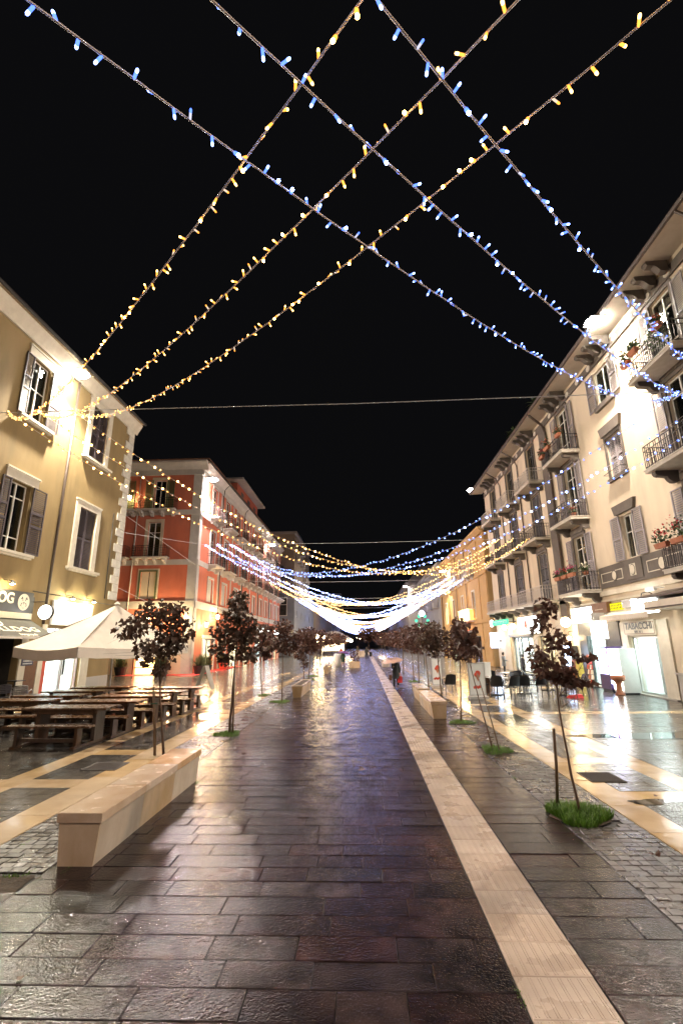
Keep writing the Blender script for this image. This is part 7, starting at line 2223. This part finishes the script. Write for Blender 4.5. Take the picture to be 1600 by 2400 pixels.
# ================================================================== PEOPLE
def person(label, loc, rz, H, coat, pose, coat_len=.52, hood=False, bare_legs=False, trouser='trousers'):
    """One skinned body (head, neck, trunk, tapering limbs, hands with fingers) with coat, trousers, shoes and hair as children."""
    t = thing('person', label, 'person', (0, 0, 0))
    s = H / 1.72
    V, E, RD = [], [], []
    def v(x, y, z, r, rx=None):
        V.append((x * s, y * s, z * s)); RD.append((r * s, (rx or r) * s)); return len(V) - 1
    def e(*ix):
        for a, b in zip(ix[:-1], ix[1:]): E.append((a, b))
    pel = v(0, 0, .95, .13, .16)
    wai = v(0, .0, 1.10, .12, .145); che = v(0, 0, 1.30, .13, .17); nb = v(0, .01, 1.44, .075); nk = v(0, 0, 1.50, .055)
    hd0 = v(0, -.015, 1.57, .078); hd1 = v(0, -.02, 1.65, .088); hd2 = v(0, -.01, 1.70, .05)
    e(pel, wai, che, nb, nk, hd0, hd1, hd2)
    hands = []
    for sd in (-1, 1):
        leg = pose['legs'][0 if sd < 0 else 1]
        hip = v(sd * .095, 0, .90, .088); kn = v(sd * .10 + leg[0], leg[1], .49, .056); an = v(sd * .10 + leg[2], leg[3], .09 + leg[4], .036); to = v(sd * .115 + leg[2], leg[3] - .16, .035 + leg[4], .034)
        e(pel, hip, kn, an, to)
        arm = pose['arms'][0 if sd < 0 else 1]
        sh = v(sd * .175, .0, 1.40, .058); el = v(sd * .22 + arm[0], arm[1], arm[2], .042); wr = v(sd * .22 + arm[3], arm[4], arm[5], .028)
        e(nb, sh, el, wr)
        d = (Vector(V[wr]) - Vector(V[el])).normalized()
        pm_ = Vector(V[wr]) / s + d * .07
        pa = v(pm_.x, pm_.y, pm_.z, .026, .034); e(wr, pa)
        hands.append((pm_, d))
        lat = d.cross(Vector((0, 1, 0)));  lat = lat.normalized() if lat.length > .1 else Vector((1, 0, 0))
        for k, ln in enumerate((.055, .068, .062, .048)):
            b = pm_ + lat * (k - 1.5) * .017 + d * .02
            f0 = v(b.x, b.y, b.z, .009); f1 = v(*(b + d * ln * .6), .008); f2 = v(*(b + d * ln + Vector((0, -.014, 0))), .006)
            e(pa, f0, f1, f2)
        b = pm_ + lat * -.035 - d * .02
        th = v(b.x, b.y, b.z, .010); th2 = v(*(b + d * .045 - lat * .012), .008); e(pa, th, th2)
    me = bpy.data.meshes.new('body'); me.from_pydata(V, E, [])
    o = bpy.data.objects.new('body', me); COL.objects.link(o); o.parent = t
    sk = o.modifiers.new('skin', 'SKIN'); 
    lay = me.skin_vertices[0] if me.skin_vertices else None
    if lay is None:
        bpy.context.view_layer.objects.active = o
        bpy.ops.object.modifier_remove(modifier='skin'); bpy.ops.object.modifier_add(type='SKIN')
        lay = me.skin_vertices[0]
    for i, (a, b) in enumerate(RD):
        lay.data[i].radius = (a, b)
    lay.data[pel].use_root = True
    sb = o.modifiers.new('subdivision', 'SUBSURF'); sb.levels = 1; sb.render_levels = 1
    me.materials.append(MT['skin'])
    VV = [Vector(p) for p in V]
    # face: nose, eyes, mouth as fine relief on the head
    fm = MB().ball((0, -.108 * s, 1.615 * s), .014 * s, 6, 4, 0, 1.6)
    obj('nose', fm, MT['skin'], t)
    fm = MB()
    for sd in (-1, 1):
        fm.ball((sd * .031 * s, -.098 * s, 1.642 * s), .009 * s, 6, 4)
    obj('eyes', fm, MT['black'], t)
    obj('mouth', MB().box(-.022 * s, .022 * s, -.104 * s, -.094 * s, 1.572 * s, 1.579 * s), MT['redboard'], t)
    # hair or hood
    hp = MB()
    prof = [(.02, .135), (.07, .12), (.098, .07), (.106, .02), (.10, -.06), (.088, -.11)]
    vs, n = [], 14
    for r_q, z_q in prof:
        for j in range(n):
            a = 2 * math.pi * j / n
            k = 1.0
            if math.sin(a) < -.3 and z_q < .05 and not hood: k = .80
            vs.append((r_q * math.cos(a) * s * k * (1.12 if hood else 1), (r_q * math.sin(a) * k * (1.2 if hood else 1.05) + .005) * s, (1.645 + z_q) * s))
    hp.add(vs, [(i * n + j, i * n + (j + 1) % n, (i + 1) * n + (j + 1) % n, (i + 1) * n + j) for i in range(len(prof) - 1) for j in range(n)] + [tuple(range(n))])
    obj('hood' if hood else 'hair', hp, MT[coat if hood else 'hair'], t, smooth=True)
    # coat: body panel and sleeves
    hem = (.95 - coat_len * .8)
    cp_ = MB()
    prof = [(.085, 1.49), (.15, 1.455), (.205, 1.40), (.205, 1.28), (.185, 1.10), (.20, .95), (.215, hem + .1), (.225, hem)]
    vs = []
    for i, (r_q, z_q) in enumerate(prof):
        for j in range(16):
            a = 2 * math.pi * j / 16
            f = 1 + .03 * math.sin(a * 5 + i)
            vs.append((r_q * math.cos(a) * s * f, r_q * .74 * math.sin(a) * s * f, z_q * s))
    cp_.add(vs, [(i * 16 + j, i * 16 + (j + 1) % 16, (i + 1) * 16 + (j + 1) % 16, (i + 1) * 16 + j) for i in range(len(prof) - 1) for j in range(16)])
    for k in (0, 1):
        arm = pose['arms'][k]; sd = -1 if k == 0 else 1
        a, b, c = Vector((sd * .165, 0, 1.41)) * s, Vector((sd * .22 + arm[0], arm[1], arm[2])) * s, Vector((sd * .22 + arm[3], arm[4], arm[5])) * s
        cp_.tube([a, a.lerp(b, .5), b, b.lerp(c, .6), c], [.078 * s, .072 * s, .064 * s, .055 * s, .05 * s], 9)
    obj('coat', cp_, MT[coat], t, smooth=True)
    tr = MB()
    for k in (0, 1):
        leg = pose['legs'][k]; sd = -1 if k == 0 else 1
        h_ = Vector((sd * .095, 0, .93)) * s; kn_ = Vector((sd * .10 + leg[0], leg[1], .49)) * s; an_ = Vector((sd * .10 + leg[2], leg[3], .10 + leg[4])) * s
        if not bare_legs:
            tr.tube([h_, h_.lerp(kn_, .5), kn_, kn_.lerp(an_, .5), an_], [.105 * s, .09 * s, .07 * s, .062 * s, .055 * s], 9)
    if tr.v: obj('trousers', tr, MT[trouser], t, smooth=True)
    for k in (0, 1):
        leg = pose['legs'][k]; sd = -1 if k == 0 else 1
        x, y, z = sd * .105 + leg[2], leg[3], leg[4]
        obj('shoe', MB().add([((x + a) * s, (y + b) * s, max(0.0, (z + c)) * s) for a, b, c in ((-.045, .06, 0), (.045, .06, 0), (.05, -.12, 0), (.02, -.20, 0), (-.02, -.20, 0), (-.05, -.12, 0),
                                                                                        (-.04, .05, .10), (.04, .05, .10), (.042, -.08, .08), (.02, -.18, .04), (-.02, -.18, .04), (-.042, -.08, .08))],
                             [(0, 5, 4, 3, 2, 1), (6, 7, 8, 11), (8, 9, 10, 11), (0, 1, 7, 6), (1, 2, 8, 7), (2, 3, 9, 8), (3, 4, 10, 9), (4, 5, 11, 10), (5, 0, 6, 11)]), MT['black'], t)
    t.location = loc
    t.rotation_euler = (0, 0, rz)
    WL[t.name] = Vector(loc)
    mw = Matrix.Translation(loc) @ Matrix.Rotation(rz, 4, 'Z')
    return t, [mw @ (p * s) for p, d in hands]

STAND = {'legs': [(-.01, -.01, -.01, .0, 0), (.01, 0, .02, .02, 0)], 'arms': [(-.02, .02, 1.12, .01, -.08, .90), (.02, .02, 1.12, -.01, -.08, .90)]}
WALK = {'legs': [(0, -.16, 0, -.20, 0.0), (0, .02, 0, .26, .04)], 'arms': [(.02, .04, 1.13, .10, -.16, 1.22), (.03, .05, 1.12, .02, .02, .88)]}
REACH = {'legs': [(-.01, 0, -.01, 0, 0), (.01, -.02, .02, .03, 0)], 'arms': [(-.02, -.04, 1.14, .02, -.30, 1.10), (.01, .02, 1.12, -.04, -.12, .92)]}
def umbrella(label, hand, tilt, r, h, m, name='umbrella'):
    t = thing(name, label, 'umbrella', hand, 'hand held umbrellas')
    c = Vector(hand) + Vector((tilt[0], tilt[1], h))
    obj('shaft', MB().tube([Vector(hand) - Vector((tilt[0], tilt[1], h)) * .25, c], .008, 6), MT['darkmetal'], t)
    n = 8; vs = [c + Vector((0, 0, .0))]
    ax = Vector((tilt[0], tilt[1], h)).normalized(); u = ax.orthogonal().normalized(); w = ax.cross(u)
    for ring_, (rr, dz) in enumerate(((.45, -.05), (.8, -.17), (1.0, -.30))):
        for j in range(16):
            a = 2 * math.pi * j / 16
            k = rr * r * (1 if j % 2 == 0 else .955)
            vs.append(c + (u * math.cos(a) + w * math.sin(a)) * k + ax * (dz * r * 1.1 + (0 if j % 2 == 0 else .018)))
    fs = [(0, 1 + j, 1 + (j + 1) % 16) for j in range(16)]
    for q in range(2):
        fs += [(1 + q * 16 + j, 1 + q * 16 + (j + 1) % 16, 17 + q * 16 + (j + 1) % 16, 17 + q * 16 + j) for j in range(16)]
    obj('canopy', MB().add(vs, fs), MT[m], t, smooth=True)
    for j in range(0, 16, 2):
        obj('rib', MB().tube([c - ax * .01, vs[1 + 16 + j] - ax * .012, vs[1 + 32 + j] - ax * .012], .004, 4), MT['darkmetal'], t)
    return t
def carrier_bag(label, hand, m, w=.30, h=.34):
    x, y, z = hand
    t = thing('carrier_bag', label, 'bag', hand)
    mb = MB().add([(x - w / 2 * .9, y - .05, z - .12), (x + w / 2 * .9, y - .05, z - .12), (x + w / 2 * .9, y + .05, z - .12), (x - w / 2 * .9, y + .05, z - .12),
                   (x - w / 2, y - .09, z - .12 - h), (x + w / 2, y - .09, z - .12 - h), (x + w / 2, y + .09, z - .12 - h), (x - w / 2, y + .09, z - .12 - h)],
                  [(0, 4, 5, 1), (1, 5, 6, 2), (2, 6, 7, 3), (3, 7, 4, 0), (4, 7, 6, 5)])
    obj('body', mb, MT[m], t)
    for yy in (-.04, .04):
        obj('handle', MB().tube([(x - .08, y + yy, z - .12), (x - .04, y + yy * .5, z + .005), (x + .04, y + yy * .5, z + .005), (x + .08, y + yy, z - .12)], .007, 5), MT[m], t)
    return t
p1_, h1 = person('person in a long dark coat walking towards the camera under a pale pink umbrella', (1.62, 25.9, 0), rad(-8), 1.46, 'coatdark', WALK, .50)
umbrella('pale pink umbrella held by the walker in the dark coat', h1[0], (-.06, -.05), .55, .42, 'pinkcloth')
carrier_bag('bright red carrier bag hanging from the walking person\'s hand', tuple(h1[1]), 'redbag', .24, .30)
hb = thing('handbag', 'brown handbag at the walking person\'s other side', 'bag', (1.30, 25.85, .5))
obj('body', MB().bbox(1.26, 1.42, 25.78, 25.86, .38, .64, .02), MT['brownboard'], hb)
obj('strap', MB().tube([(1.28, 25.82, .63), (1.36, 25.83, 1.1), (1.40, 25.82, .63)], .008, 5), MT['brownboard'], hb)
person('man in a grey coat standing before the far lit shop with one hand out', (9.75, 35.4, 0), rad(75), 1.45, 'coatgrey', REACH, .35)
person('person in a hooded navy jacket looking into the bright shop window', (10.5, 33.6, 0), rad(95), 1.36, 'coatnavy', STAND, .22, hood=True)
p4_, h4 = person('woman in a dark green coat walking away under a purple umbrella', (-2.0, 48.8, 0), rad(178), 1.42, 'coatgreen', WALK, .5, bare_legs=True)
umbrella('purple umbrella held over the woman in green', h4[0], (.05, .04), .62, .42, 'purplecloth')
person('dark figure with a pushchair far down the path', (.45, 71, 0), rad(170), 1.6, 'coatdark', WALK, .4)
pc = thing('pushchair', 'dark pushchair pushed along far down the path', 'pushchair', (.95, 70.6, 0))
obj('seat', MB().add([(.8, 70.3, .35), (1.15, 70.3, .35), (1.15, 70.75, .35), (.8, 70.75, .35), (.8, 70.75, .85), (1.15, 70.75, .85), (.8, 70.45, .95), (1.15, 70.45, .95)], [(0, 1, 2, 3), (3, 2, 5, 4), (4, 5, 7, 6)]), MT['coatdark'], pc)
for x in (.8, 1.15):
    for y in (70.3, 70.85):
        obj('wheel', MB().prism([(x, y + .11 * math.cos(a), .11 + .11 * math.sin(a)) for a in [2 * math.pi * k / 12 for k in range(12)]], (.03, 0, 0)), MT['black'], pc)
    obj('frame', MB().tube([(x + .015, 70.85, .11), (x + .015, 70.5, .5), (x + .015, 70.95, 1.0)], .012, 5), MT['darkmetal'], pc)
person('dark far figure standing left of the path centre', (-1.1, 96, 0), rad(20), 1.6, 'coatdark', STAND, .4)
person('distant figure in a red top by the lit kiosk', (-3.6, 80, 0), rad(190), 1.6, 'redboard', STAND, .3)
